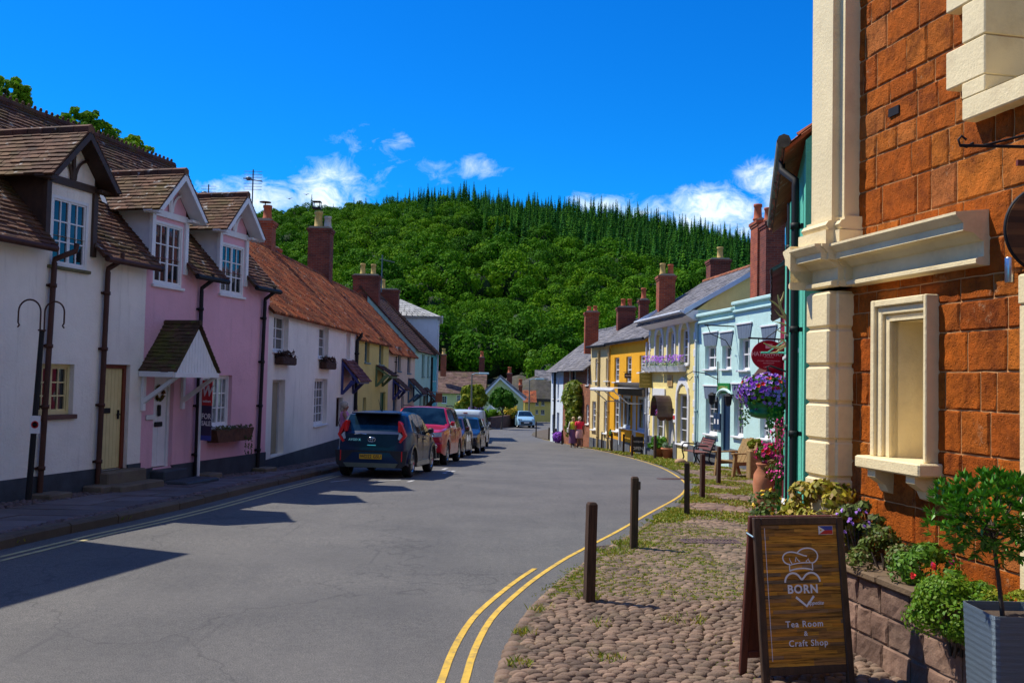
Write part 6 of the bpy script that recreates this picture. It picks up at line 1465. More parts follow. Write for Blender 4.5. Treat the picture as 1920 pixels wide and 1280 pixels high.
fl = MB(AM); h = .055; w_ = .105; fl.box(fx-.002, fx+w_+.002, fy-.002, fy+h+.002, -.0118, -.0112); fl.mi = 1; fl.box(fx, fx+w_, fy+h/2, fy+h, -.0112, -.0106); fl.mi = 2; fl.box(fx, fx+w_, fy, fy+h/2-.0002, -.0112, -.0106)
fl.mi = 0; fl.prism([(fx, fy), (fx+.045, fy+h/2), (fx, fy+h)], -.0106, -.0100, 'z'); fl.mi = 3; fl.lathe([(.0065, 0), (.0065, .0006)], (fx+.015, fy+h/2, -.0100), 10)
fl.build('flag', [SW, M_plain('flag_blue', (.02,.05,.35), .5), M_plain('flag_red', (.5,.01,.02), .5), YELP], q)
# ------------------------------------------------------------------ vehicles
TYRE = M_plain('tyre_rubber', (.012,.012,.013), .8, .2, 20, .002); RIM = M_plain('alloy_rim', (.45,.46,.48), .3, .1, 5, metal=.9)
TRIM = M_plain('black_car_trim', (.015,.015,.018), .55, .2); CGL = M_glass('car_glass', (.006,.016,.028), .05, .0002)
for n_, v_ in (('Coat Weight', .15), ('Specular IOR Level', .5), ('IOR', 1.45)): CGL.node_tree.nodes['Principled BSDF'].inputs[n_].default_value = v_
LAMPR = M_plain('red_lamp', (.75,.006,.008), .3, .05, coat=.2); LAMPC = M_plain('clear_lamp', (.42,.48,.55), .1, .3, 30, coat=1); CHR = M_plain('chrome', (.75,.78,.8), .12, .05, metal=1)
PLY = M_plain('yellow_plate', (.75,.42,.01), .45, .02); PLW = M_plain('white_plate', (.7,.7,.68), .45, .02)
def paint(name, c, rough=.28): return M_plain(name, c, rough, .03, 2, coat=.7, spec=.4)
def vframe(x, y, hx, hy, ln):
    """matrix with local x forward along the road slope, y left, z up, origin on the road"""
    d = Vector((hx, hy)).normalized(); z0 = gz(y); z1 = gz(y+d.y*ln); f = Vector((d.x*ln, d.y*ln, z1-z0)).normalized(); l = Vector((0,0,1)).cross(f).normalized(); u = f.cross(l)
    return Matrix(((f.x,l.x,u.x,x),(f.y,l.y,u.y,y),(f.z,l.z,u.z,z0+.006),(0,0,0,1)))
def car(name, label, M, spec, pm, clad=None, cat='car', group='cars parked along the left kerb'):
    """spec: L W, axle xs, wheel r, top profile [(x,z)], belt [(x,z)], glass ranges; x measured from the REAR"""
    L, W, R_, ax = spec['L'], spec['W'], spec['r'], spec['ax']; top, belt = spec['top'], spec['belt']; g0, g1 = spec['side']; ws, rw = spec['ws'], spec['rw']; zl = spec.get('zl', .22)
    q = thing(name, label, cat, M @ Vector((L/2, 0, 0)), 0, group); q.rotation_euler = (0,0,0)
    xs = {0, L, .05, L-.05, .15, L-.15, g0, g1, *ws, *rw, *[t[0] for t in top]}
    for a in ax:
        for k in range(-6, 7): xs.add(round(a+(R_+.055)*math.sin(k/6*math.pi/2), 4))
    for k in range(1, 20): xs.add(L*k/20)
    for p in spec.get('pil', []): xs.add(p-.035); xs.add(p+.035)
    xs = sorted(x for x in xs if 0 <= x <= L); xs = [x for i, x in enumerate(xs) if i == 0 or x-xs[i-1] > .012]
    def hw(x):
        e = min(x, L-x); t = max(0, 1-e/.55); fl = sum(max(0, 1-abs(x-a)/.5)*.02 for a in ax); return W/2*(1-.13*t**2.6)+fl-.01
    rows = []
    for x in xs:
        zt, zb = interp(top, x), interp(belt, x); zb = min(zb, zt-.03); h = hw(x); dz_ = zt-zb; hr = h-.02-min(.30, dz_*.40)*spec.get('tum', 1)
        lo = zl+.0; e = min(x, L-x); lo += .10*max(0, 1-e/.3)
        arch = lo
        for a in ax:
            dd = (R_+.055)**2-(x-a)**2
            if dd > 0: arch = max(arch, R_+math.sqrt(dd)*.99)
        arch = min(arch, zb-.08)
        zs = [arch, arch+(zb-arch)*.33, arch+(zb-arch)*.68, zb]; pts = [(h*.985, zs[0]), (h*1.0, zs[1]), (h*.995, zs[2]), (h*.965, zs[3]), (h*.955, zb+.012), (hr+.02, zt-.05 if dz_ > .12 else zt-.015), (hr-.05 if dz_ > .12 else h*.8, zt-.008), (hr*.55, zt+.012), (0, zt+.018)]
        rows.append([(x, y, z) for y, z in pts]+[(x, -y, z) for y, z in pts[-2::-1]])
    n = len(rows[0]); H = (n-1)//2; flat = [p for r in rows for p in r]
    sets = {'body': [], 'windscreen': [], 'rear_window': [], 'sl': [], 'sr': []}
    for i in range(len(xs)-1):
        xa, xb = xs[i], xs[i+1]; xm = (xa+xb)/2
        for k in range(n-1):
            f = (i*n+k, (i+1)*n+k, (i+1)*n+k+1, i*n+k+1); kk = k if k < H else n-2-k; key = 'body'
            if kk == 4 and g0 < xm < g1 and not any(abs(xm-p) < .04 for p in spec.get('pil', [])): key = 'sl' if k < H else 'sr'
            if kk >= 6 and ws[0] < xm < ws[1]: key = 'windscreen'
            if kk >= 6 and rw[0] < xm < rw[1]: key = 'rear_window'
            sets[key].append(f)
    def sub(nm, fs, mat, extra=None, par=q):
        mb = MB(M); used = sorted({i for f in fs for i in f}); ix = {v: k for k, v in enumerate(used)}
        mb.add([flat[i] for i in used], [tuple(ix[i] for i in f) for f in fs], True)
        if extra: extra(mb)
        return mb.build(nm, mat, par)
    m0 = (len(xs)-1)*n
    def caps(mb): mb.add([flat[i] for i in range(n)], [tuple(range(n))], False); mb.add([flat[m0+i] for i in range(n)], [tuple(range(n))], False)
    b = sub('body', sets['body'], pm, caps)
    sub('windscreen', sets['windscreen'], CGL, par=b)
    if sets['rear_window']: sub('rear_window', sets['rear_window'], CGL, par=b)
    if sets['sl']: sub('side_window', sets['sl'], CGL, par=b); sub('side_window', sets['sr'], CGL, par=b)
    mb = MB(M); mb.box(.15, L-.15, -W/2+.2, W/2-.2, zl-.02, .6); mb.build('underbody', TRIM, q)
    for a in ax:
        for s in (-1, 1):
            y1 = s*(W/2-.03); y0 = s*(W/2-.23); mb = MB(M); c = (a, 0, R_)
            prof = [(R_*.62, 0), (R_*.93, 0), (R_, .03), (R_, .17), (R_*.93, .2), (R_*.62, .2)]
            vs = []; nn = 28
            for rr, yy_ in prof:
                for k in range(nn): w_ = 6.2832*k/nn; vs.append((a+rr*math.cos(w_), y0+(y1-y0)*yy_/.2, R_+rr*math.sin(w_)))
            mb.add(vs, [(i*nn+k, i*nn+(k+1)%nn, ((i+1)%6)*nn+(k+1)%nn, ((i+1)%6)*nn+k) for i in range(6) for k in range(nn)], True)
            w = mb.build('wheel', TYRE, q); mb = MB(M)
            vs = [(a+R_*.63*math.cos(6.2832*k/nn), y1-s*dd, R_+R_*.63*math.sin(6.2832*k/nn)) for dd in (.0, .05) for k in range(nn)]+[(a+R_*.55*math.cos(6.2832*k/nn), y1-s*.02, R_+R_*.55*math.sin(6.2832*k/nn)) for k in range(nn)]
            mb.add(vs, [(k, (k+1)%nn, nn+(k+1)%nn, nn+k) for k in range(nn)]+[(k, (k+1)%nn, 2*nn+(k+1)%nn, 2*nn+k) for k in range(nn)], True)
            for k in range(5):
                w_ = 6.2832*k/5+.3; cx_, cz_ = math.cos(w_), math.sin(w_); tx, tz = -cz_, cx_
                o = [(a+cx_*R_*r_+tx*t_, R_+cz_*R_*r_+tz*t_) for r_, t_ in ((.05,-.03),(.58,-.022),(.58,.022),(.05,.03))]
                mb.prism([(p[0], p[1]) for p in o], min(y1-s*.01, y1-s*.03), max(y1-s*.01, y1-s*.03), 'y')
            mb.build('rim', RIM, w); mb = MB(M); mb.lathe([(R_*.5,0),(R_*.5,.02)], (a, y1-s*.07, R_), 20, False, 'y'); mb.build('brake_disc', TRIM, w)
    if clad:
        for a in ax:
            for s in (-1, 1):
                mb = MB(M); y = s*(hw(a)+.004); pts = []
                for k in range(13):
                    w_ = math.pi*k/12; pts.append((a+(R_+.05)*math.cos(w_), R_+(R_+.05)*math.sin(w_))); 
                out = [(a+(R_+.11)*math.cos(math.pi*k/12), R_+(R_+.11)*math.sin(math.pi*k/12)) for k in range(13)]
                for (p, q1, r1_, s1_) in zip(pts, pts[1:], out, out[1:]): mb.prism([p, q1, s1_, r1_], min(y, y-s*.06), max(y, y-s*.06)+0, 'y')
                mb.build('wheel_arch_trim', clad, b)
        for s in (-1, 1): mb = MB(M); y = s*(W/2-.005); mb.rbox(ax[0]+R_+.06, ax[1]-R_-.06, min(y, y-s*.06), max(y, y-s*.06), zl-.02, zl+.14, .02); mb.build('sill_trim', clad, b)
    xm_ = spec.get('mir', L*.66); zm_ = interp(belt, xm_)+.06
    for s in (-1, 1):
        mb = MB(M); y = s*(W/2+.09); mb.rbox(xm_-.08, xm_+.06, min(y-s*.13, y), max(y-s*.13, y), zm_, zm_+.14, .03); mb.box(xm_-.02, xm_+.03, min(s*(W/2-.08), y-s*.1), max(s*(W/2-.08), y-s*.1), zm_+.02, zm_+.06); mb.build('wing_mirror', spec.get('mirm', pm), b)
    for s in (-1, 1):   # door seams and handles
        for x in spec.get('seams', []):
            mb = MB(M); y = s*(hw(x)+.001); mb.box(x-.004, x+.004, min(y, y-s*.02), max(y, y-s*.02), zl+.16, interp(belt, x)-.02); mb.build('door_seam', TRIM, b)
        for x in spec.get('handles', []):
            mb = MB(M); y = s*(hw(x)+.02); mb.rbox(x-.08, x+.08, min(y, y-s*.04), max(y, y-s*.04), interp(belt, x)-.10, interp(belt, x)-.07, .01); mb.build('door_handle', pm, b)
    return q, b, hw
def face_prism(q, b, M, x, pts, d, mat, name, label=None):
    """panel on the front or rear face: pts in (y,z), between x and x+d"""
    mb = MB(M); mb.prism(pts, min(x, x+d), max(x, x+d), 'x'); return mb.build(name, mat, b, label)
# dark blue hatchback, seen from behind
M = vframe(-3.17, 21.45, .10, 1, 2.4); DBLUE = M_plain('dark_blue_car_paint', (.004,.018,.065), .35, .03, 2, coat=.3, spec=.3); GREYC = paint('dark_grey_cladding', (.045,.045,.045), .4)
sp = dict(L=3.70, W=1.74, r=.33, ax=(.62, 3.05), top=[(0,.98),(.06,1.02),(.10,1.05),(.46,1.44),(.62,1.49),(1.3,1.53),(2.0,1.51),(2.3,1.46),(2.95,1.05),(3.1,1.0),(3.5,.88),(3.66,.74),(3.7,.66)],
          belt=[(0,.98),(.5,1.06),(1.5,.98),(2.9,.92),(3.7,.6)], side=(.55, 2.75), pil=(1.05,1.75), ws=(2.3, 2.95), rw=(.10, .46), mir=2.55, mirm=TRIM, seams=(1.05,1.75,2.75), handles=(1.2,1.95), zl=.24)
q, b, hw_ = car('dark_blue_hatchback', 'dark blue hatchback seen from behind, yellow plate reading WD22 GSU', M, sp, DBLUE, GREYC)
mb = MB(M); mb.rbox(.20, .62, -.55, .55, 1.455, 1.50, .015); mb.build('roof_spoiler', DBLUE, b)
mb = MB(M); mb.tube([(.9,0,1.53),(.75,0,1.58),(.50,0,1.80)], [.02,.008,.003], 6); mb.build('aerial', TRIM, b)
# glass tailgate: dark panel continuing below the window
face_prism(q, b, M, -.012, [(-.62,1.0),(.62,1.0),(.60,.80),(.42,.70),(-.42,.70),(-.60,.80)], .03, M_plain('tailgate_gloss', (.004,.018,.05), .3, .2, 3, spec=.3, coat=.1), 'tailgate_glass')
for s in (-1, 1):
    mb = MB(M); P = [(s*.62, 1.30), (s*.69, 1.22), (s*.80, .97), (s*.68, .80), (s*.635, .83), (s*.735, .97), (s*.655, 1.14)]
    mb.prism(P, -.03, .12, 'x'); mb.M = M
    mb.mi = 1; mb.prism([(s*.645,1.04),(s*.72,.965),(s*.65,.87),(s*.61,.89)], -.022, .05, 'x')
    mb.build('tail_light', [LAMPR, LAMPC], b)
    mb = MB(M); mb.prism([(s*.60, 1.30), (s*.68, 1.24), (s*.66, 1.05), (s*.60, 1.05)], .02, .3, 'x'); mb.build('light_wing', LAMPR, b)
    mb = MB(M); mb.rbox(-.045, .02, min(s*.70, s*.725), max(s*.70, s*.725), .38, .62, .006); mb.build('reflector', LAMPR, b)
face_prism(q, b, M, -.04, [(-.84,.62),(.84,.62),(.80,.30),(.70,.24),(-.70,.24),(-.80,.30)], .05, TRIM, 'bumper')
face_prism(q, b, M, -.055, [(-.42,.58),(.42,.58),(.66,.34),(-.66,.34)], .03, DBLUE, 'bumper_insert')
face_prism(q, b, M, -.065, [(-.64,.34),(.64,.34),(.56,.24),(-.56,.24)], .03, M_plain('grey_diffuser', (.10,.12,.09), .4), 'diffuser')
RM = M @ Matrix(((0,0,-1,0),(-1,0,0,0),(0,1,0,0),(0,0,0,1)))   # text plane on the rear face: x to the viewer's right
def rear_text(mb, s, y, z, x, size, **kw): text_mb(mb, s, M @ Matrix(((0,0,-1,x),(-1,0,0,y),(0,1,0,z),(0,0,0,1))), size, depth=.001, **kw)
mb = MB(M); mb.rbox(-.085, -.07, -.26, .26, .43, .54, .004); mb.mi = 1; mb.M = None; rear_text(mb, 'WD22 GSU', 0, .485, -.087, .105, bold=.0025, sx=.93); mb.build('number_plate', [PLY, TRIM], b)
mb = MB(M); rear_text(mb, 'AYGO X', .40, .86, -.02, .075, bold=.002); mb.build('badge_lettering', CHR, b)
mb = MB(M)
for rx, rz, dz in ((.085,.055,0), (.026,.05,0), (.055,.020,.025)): mb.tube([(-.028, rx*math.cos(t), .87+dz+rz*math.sin(t)) for t in [6.2832*i/24 for i in range(25)]], .0065, 5, False)
mb.build('emblem', CHR, b)
mb = MB(M); mb.tube([(-.0, .42, .98), (-.03, .25, 1.0), (-.03, .12, .985)], .012, 5); mb.build('wiper', CHR, b)
mb = MB(M); mb.box(-.02, .0, -.1, .1, .735, .75); mb.build('handle', CHR, b)
# red off-road car facing the viewer
def facing(xf, yf, L, hx): 
    """frame for a car whose FRONT is at (xf,yf) and whose nose points at the camera"""
    d = Vector((hx, 1)).normalized(); return vframe(xf+d.x*L, yf+d.y*L, -hx, -1, 2.4)
LR = 4.5; M = facing(-2.86, 27.3, LR, .075); REDC = paint('red_car_paint', (.42,.008,.02)); 
sp = dict(L=LR, W=1.91, r=.36, ax=(.85, 3.55), top=[(0,1.0),(.05,1.1),(.12,1.3),(.35,1.66),(.6,1.72),(1.8,1.75),(2.5,1.72),(2.62,1.70),(3.2,1.17),(3.35,1.13),(4.2,1.04),(4.4,.98),(4.5,.86)],
          belt=[(0,1.1),(3.2,1.1),(4.3,.95),(4.5,.8)], side=(.4, 3.05), pil=(1.15,2.05), ws=(2.62, 3.2), rw=(.12, .35), mir=3.0, seams=(1.15,2.05,3.1), handles=(1.3,2.2), zl=.30)
q, b, hw_ = car('red_offroader', 'tall red off-road car parked facing the viewer behind the dark blue hatchback', M, sp, REDC)
def lamp2(b, y0, y1, z0, z1, x, nm='headlight', m=None):
    for s in (-1, 1):
        mb = MB(M); mb.prism([(s*y0, z0+.02), (s*y1, z0+.05), (s*(y1+.0), z1), (s*y0, z1-.03)], x-.18, x+.025, 'x'); mb.mi = 1; 
        mb.lathe([(.06,0),(.06,.02),(.045,.022),(.02,.01)], (x+.02, s*(y0+(y1-y0)*.35), (z0+z1)/2), 14, True, 'x'); mb.build(nm, [m or LAMPC, CHR], b)
lamp2(b, .48, .86, .80, .98, LR-.02)
mb = MB(M); mb.rbox(LR-.03, LR+.02, -.44, .44, .78, .94, .015); mb.mi = 1; mb.box(LR+.02, LR+.03, -.42, .42, .82, .85); mb.box(LR+.02, LR+.03, -.42, .42, .88, .91); mb.build('grille', [TRIM, CHR], b)
mb = MB(M); mb.rbox(LR-.06, LR+.045, -.88, .88, .38, .68, .04); mb.mi = 1; mb.box(LR+.045, LR+.05, -.45, .45, .40, .58); mb.build('bumper', [REDC, TRIM], b)
for s in (-1, 1): mb = MB(M); mb.lathe([(.075,0),(.075,.02),(.05,.022),(.045,.005)], (LR+.04, s*.68, .56), 16, True, 'x'); mb.build('fog_lamp', CHR, b)
mb = MB(M); mb.rbox(LR+.05, LR+.06, -.26, .26, .60, .71, .003); mb.build('number_plate', PLW, b)
mb = MB(M); mb.box(LR-.2, LR-.05, -.8, .8, .22, .38); mb.build('skid_plate', TRIM, b)
for s in (-1, 1): mb = MB(M); mb.tube([(.7, s*.68, 1.77), (1.5, s*.70, 1.80), (2.4, s*.68, 1.77)], .018, 6); mb.build('roof_rail', TRIM, b)
# two more cars before the van
hatch = dict(L=4.1, W=1.76, r=.32, ax=(.75, 3.3), top=[(0,.95),(.06,1.0),(.15,1.08),(.5,1.40),(.7,1.45),(1.8,1.49),(2.3,1.43),(3.0,1.0),(3.2,.95),(3.9,.80),(4.1,.66)], belt=[(0,.95),(3.0,.92),(4.1,.6)], side=(.5, 2.85), pil=(1.1,1.9), ws=(2.35, 3.0), rw=(.15, .5), mir=2.7, seams=(1.1,1.9,2.85), handles=(1.3,2.1))
for (xf, yf, nm, lb, pc) in ((-2.55, 33.2, 'brown_saloon', 'dark brownish car between the red off-road car and the black one', (.06,.022,.012)), (-2.15, 38.4, 'black_car', 'black car parked directly in front of the white van', (.012,.014,.02))):
    M = facing(xf, yf, 4.1, .06); q, b, hw_ = car(nm, lb, M, hatch, paint(nm+'_paint', pc)); lamp2(b, .45, .80, .62, .76, 4.07); mb = MB(M); mb.rbox(4.0, 4.13, -.8, .8, .3, .5, .04); mb.build('bumper', TRIM, b)
    mb = MB(M); mb.rbox(4.12, 4.135, -.26, .26, .42, .53, .003); mb.build('number_plate', PLW, b)
# white van from behind
M = vframe(-2.18, 45.2, .05, 1, 2.7); VW = paint('van_white_paint', (.50,.60,.66), .35)
sp = dict(L=4.4, W=1.83, r=.33, ax=(.75, 3.45), top=[(0,1.60),(.04,1.72),(.12,1.80),(.4,1.85),(2.4,1.86),(2.75,1.80),(3.35,1.2),(3.5,1.12),(4.2,.95),(4.4,.7)], belt=[(0,1.15),(3.4,1.05),(4.4,.6)], side=(2.05, 3.15), pil=(), ws=(2.75, 3.35), rw=(9, 9.1), tum=.45, mir=3.1, seams=(1.9,3.1), handles=(2.05,), zl=.26)
q, b, hw_ = car('white_van', 'small white panel van parked at the far end of the line of cars', M, sp, VW, cat='van')
for s in (-1, 1):
    mb = MB(M); mb.prism([(s*.80, .75), (s*.90, .75), (s*.86, 1.42), (s*.78, 1.42)], -.02, .15, 'x'); mb.build('tail_light', LAMPR, b)
mb = MB(M); mb.rbox(-.05, .1, -.86, .86, .26, .52, .04); mb.build('bumper', TRIM, b); mb = MB(M); mb.box(-.012, .0, -.006, .006, .55, 1.6); mb.build('door_seam', TRIM, b)
mb = MB(M); mb.rbox(-.02, -.008, -.55, -.15, 1.12, 1.36, .003); mb.mi = 1; mb.box(-.024, -.02, -.40, -.18, 1.14, 1.33); mb.mi = 2; mb.box(-.024, -.02, -.53, -.42, 1.15, 1.3); mb.build('rear_sticker', [M_plain('sticker_pale', (.4,.5,.55), .5), M_plain('sticker_navy', (.05,.05,.2), .5), RED], b)
mb = MB(M); mb.box(-.02, .02, -.1, .1, 1.68, 1.72); mb.build('brake_light', LAMPR, b); mb = MB(M); mb.rbox(-.03, -.012, -.27, .27, .58, .69, .004); mb.build('number_plate', PLY, b)
# pale blue car coming round the bend
M = facing(1.62, 93, 4.0, -.12); ICE = paint('ice_blue_paint', (.28,.48,.62)); sp = dict(hatch); sp.update(L=4.0, W=1.8, top=[(0,1.1),(.06,1.2),(.4,1.58),(.7,1.63),(1.8,1.66),(2.4,1.60),(3.1,1.12),(3.3,1.05),(3.85,.90),(4.0,.76)], belt=[(0,1.05),(3.0,1.0),(4.0,.7)], rw=(.06,.4), ws=(2.4,3.1))
q, b, hw_ = car('ice_blue_car', 'pale blue car driving towards the viewer at the bend', M, sp, ICE, group='moving cars'); lamp2(b, .5, .84, .74, .92, 3.98)
mb = MB(M); mb.rbox(3.9, 4.04, -.6, .6, .35, .62, .04); mb.build('grille', TRIM, b); mb = MB(M); mb.rbox(4.04, 4.05, -.26, .26, .48, .59, .003); mb.build('number_plate', PLW, b)
del q['group']
# ------------------------------------------------------------------ bollards
POSTM = M_plain('weathered_bollard_wood', (.055,.026,.014), .85, .6, 7, .006, 40, stretch=(8,8,.8), dirt=(.10,.085,.02), dscale=.8, damt=.35)
def bollard(px, py, topy, w, label, extra=False, top=0.0):
    p = G(px, py, .02); z = at(px, topy, p.y).z
    if 1060 < px < 1187 and py < 870:      # the post stands on the verge just inside the kerb
        Y_ = p.y
        for _ in range(40): Y_ = Y_*.5+.5*(re(Y_)+.28)/(ray(px, py).x/ray(px, py).y)
        p = at(px, py, Y_); p.z = gz(Y_)+.02; z = p.z+.88
    q = thing('bollard', label, 'bollard', p, random.uniform(-.3, .3), 'dark wooden bollards along the right pavement'); mb = MB(wm(q)); h = z-p.z; l = random.uniform(-.01, .015)
    w /= 2; vs = []
    for zz_, e, o_ in ((-.1, 0, 0), (h*.5, .001, l*.5), (h-.02, .002, l), (h, .014, l)):
        vs += [(-w+e+o_, -w+e, zz_), (w-e+o_, -w+e, zz_), (w-e+o_, w-e, zz_), (-w+e+o_, w-e, zz_)]
    mb.add(vs, [(4*i+k, 4*i+(k+1)%4, 4*i+4+(k+1)%4, 4*i+4+k) for i in range(3) for k in range(4)]+[(12,13,14,15)]); mb.build('post', POSTM, q)
    if extra: mb = MB(wm(q)); mb.rbox(w, w+.03, -.02, .02, h-.16, h-.06, .004); mb.build('hinge_plate', IRON, q)
for a in [(1104,1130,941,.088,'nearest bollard, leaning slightly, at the corner of the cobbles'), (1188,1029,893,.086,'second nearest bollard, with a small rusty hinge plate near its top',True), (1288,966,866,.084,'third bollard from the viewer, where the yellow line passes behind it'),
          (1316.5,935,850,.08,'fourth bollard from the viewer, slim, just past the grass tuft'), (1347,908,837,.08,'fifth bollard from the viewer, in front of the wooden armchair'),
          (1228,862,816,.09,'bollard in front of the terracotta pots of the lemon house'), (1185,853,818,.09,'bollard just left of the OPEN board'), (1169,846,812,.09,'bollard in front of the ochre shop window'), (1147,844,808,.09,'bollard beside the stone trough at the ochre shop'),
          (1128,841,807,.09,'bollard in front of the buff house'), (1107,838,807,.09,'bollard casting a shadow on grass, right of the two walking women'), (1054,832,806,.09,'bollard just left of the two walking women'), (1042,829,803,.09,'bollard beside the purple flower ball'), (1029,824,801,.09,'bollard at the tip of the right pavement'), (1005,819,790,.09,'farthest bollard, right of the pale blue car')]: bollard(*a)
# ------------------------------------------------------------------ people
SKIN = M_plain('skin', (.42,.20,.13), .6, .08, 10); SKIN2 = M_plain('tanned_skin', (.33,.14,.085), .6, .08, 10)
def skinmesh(name, chains, mat, parent, levels=2):
    """one continuous body grown over connected joints; chains: lists of (point, radius), first point shared by position"""
    vs, rs, es, ix = [], [], [], {}
    for ch in chains:
        prev = None
        for p, r in ch:
            k = tuple(round(c, 4) for c in p)
            if k not in ix: ix[k] = len(vs); vs.append(p); rs.append(r)
            if prev is not None and prev != ix[k]: es.append((prev, ix[k]))
            prev = ix[k]
    me = bpy.data.meshes.new(name); me.from_pydata(vs, es, []); o = bpy.data.objects.new(name, me); COL.objects.link(o); o.modifiers.new('skin', 'SKIN').use_smooth_shade = True
    for i, r in enumerate(rs):
        me.skin_vertices[0].data[i].radius = (r, r) if not isinstance(r, tuple) else r; me.skin_vertices[0].data[i].use_root = (i == 0)
    sb = o.modifiers.new('sub', 'SUBSURF'); sb.levels = sb.render_levels = levels
    bpy.context.view_layer.update(); dg = bpy.context.evaluated_depsgraph_get(); m2 = bpy.data.meshes.new_from_object(o.evaluated_get(dg)); bpy.data.objects.remove(o)
    m2.materials.clear(); m2.materials.append(mat); o = link(bpy.data.objects.new(name, m2)); o.parent = parent; WM[o.name] = wm(parent); 
    for p in m2.polygons: p.use_smooth = True; p.material_index = 0
    return o
def hand(w, d, s, curl=.4, up=(0,0,1)):
    """palm and five fingers as chains from the wrist w towards d"""
    w = Vector(w); d = Vector(d).normalized(); up = Vector(up); side = d.cross(up).normalized(); dn = side.cross(d).normalized(); pc = w+d*.075; ch = [[(tuple(w), .026), (tuple(pc), (.034))]]
    for k, (o, l) in enumerate(((-.030,.070),(-.010,.078),(.011,.074),(.030,.058))):
        a = pc+d*.012+side*o; b = a+d*l*.45-dn*l*.2*curl; c = b+d*l*.35-dn*l*.5*curl; ch.append([(tuple(pc), .034), (tuple(a), .009), (tuple(b), .0085), (tuple(c), .007)])
    a = w+d*.045+side*-.030*s; ch.append([(tuple(pc), .034), (tuple(a+side*-.012*s+d*.02), .010), (tuple(a+side*-.025*s+d*.05-dn*.01), .008)])
    return ch
def loft(rings, M, n=16):
    mb = MB(M); vs = []
    for (cx, cy, z, rx, ry) in rings:
        for k in range(n): w_ = 6.2832*k/n; vs.append((cx+rx*math.cos(w_), cy+ry*math.sin(w_), z))
    m_ = len(rings); mb.add(vs, [(i*n+k, i*n+(k+1)%n, (i+1)*n+(k+1)%n, (i+1)*n+k) for i in range(m_-1) for k in range(n)], True); return mb
def person(label, pos, rz, h, arms, legs, skin, look=0.0, group=None):
    q = thing('person', label, 'person', pos, rz, group); k = h/1.65
    S_ = lambda p: (p[0]*k, p[1]*k, p[2]*k)
    P = (0,0,.92); ch = [[(S_(P), .125*k), (S_((0,.01,1.08)), .115*k), (S_((0,.0,1.24)), .125*k), (S_((0,-.01,1.36)), .085*k), (S_((0,0,1.43)), .045*k), (S_((look*.02,.015,1.52)), .078*k), (S_((look*.02,.02,1.60)), .072*k)],
         [(S_((look*.02,.015,1.52)), .078*k), (S_((look*.03+.0,.085,1.485)), .035*k)], [(S_((look*.02,.015,1.52)), .078*k), (S_((look*.03,.105,1.53)), .012*k)]]
    for s in (-1, 1):
        hip, knee, ank, toe = legs[s]; ch.append([(S_(P), .125*k), (S_(hip), .085*k), (S_(knee), .055*k), (S_(ank), .036*k), (S_(toe), .030*k)])
        sh, el, wr_, hd, curl = arms[s]; ch.append([(S_((0,-.01,1.36)), .085*k), (S_(sh), .052*k), (S_(el), .038*k), (S_(wr_), .026*k)])
        hc_ = hand(S_(wr_), hd, s, curl); hc_[0][0] = (S_(wr_), .026*k); ch += hc_
    skinmesh('body', ch, skin, q); return q, k
# local frame: x = figure's right? here x right, y forward
legs0 = {-1: ((-.09,0,.86),(-.10,.02,.47),(-.10,-.03,.08),(-.10,.12,.03)), 1: ((.09,0,.86),(.10,.03,.47),(.10,0,.08),(.11,.15,.03))}
p = Vector((-4.25, 24.0, gz(24)+.12)); pz = {-1: ((-.18,0,1.34),(-.23,.10,1.12),(-.08,.26,1.35),(.4,.2,.8),.8), 1: ((.18,0,1.34),(.24,.10,1.12),(.08,.27,1.34),(-.3,.2,.8),.8)}
q, k = person('grey haired woman in a sleeveless pink top raising a phone beside the hatchback', p, R(-82), 1.63, pz, legs0, SKIN2)
MM = wm(q); TOPP = M_plain('pink_top', (.62,.22,.42), .8, .1, 12, .002); SLK = M_plain('dark_trousers', (.03,.02,.03), .8, .2)
mb = loft([(0,0,.86,.175,.135),(0,0,.98,.165,.13),(0,.01,1.1,.158,.125),(0,.02,1.22,.172,.14),(0,0,1.32,.175,.12),(0,-.01,1.385,.12,.085),(0,0,1.40,.075,.07)], MM); mb.build('top', TOPP, q)
for s in (-1, 1):
    mb = MB(MM); a = legs0[s]; mb.tube([(a[0][0],0,.95),(a[0][0],0,.82),a[1],(a[2][0],a[2][1],.12)], [.11,.10,.075,.06], 10); mb.build('trouser_leg', SLK, q)
mb = MB(MM); mb.blob((0,-.02,1.555), (.098,.105,.105), 12, 8, .06); mb.blob((0,-.07,1.47), (.075,.05,.09), 10, 6, .1); mb.build('hair', M_plain('grey_blonde_hair', (.42,.36,.28), .8, .3, 30, .004), q)
mb = MB(MM); mb.tube([(-.12,.05,1.37),(.0,.165,1.2),(.14,.14,1.0),(.17,.08,.9)], .012, 5); mb.tube([(-.12,.02,1.37),(-.1,-.1,1.3),(.05,-.15,1.1),(.17,-.05,.9)], .012, 5); mb.rbox(.12,.22,-.05,.16,.72,.92,.02); mb.build('shoulder_bag', M_plain('grey_bag', (.07,.06,.08), .7), q)
ph = thing('phone', 'dark phone held up by the woman in pink', 'phone', MM @ Vector((0,.31,1.42))); mb = MB(MM); mb.rbox(-.045, .045, .31, .32, 1.40, 1.56, .006); mb.build('case', TRIM, ph)
walk = {-1: ((-.08,0,.86),(-.09,.12,.48),(-.08,.10,.09),(-.08,.22,.04)), 1: ((.08,0,.86),(.09,.02,.46),(.09,-.22,.14),(.09,-.14,.04))}
hang = {-1: ((-.17,0,1.34),(-.22,-.03,1.08),(-.21,.05,.84),(0,.2,-1),.3), 1: ((.17,0,1.34),(.23,-.05,1.08),(.25,-.02,.84),(0,.1,-1),.3)}
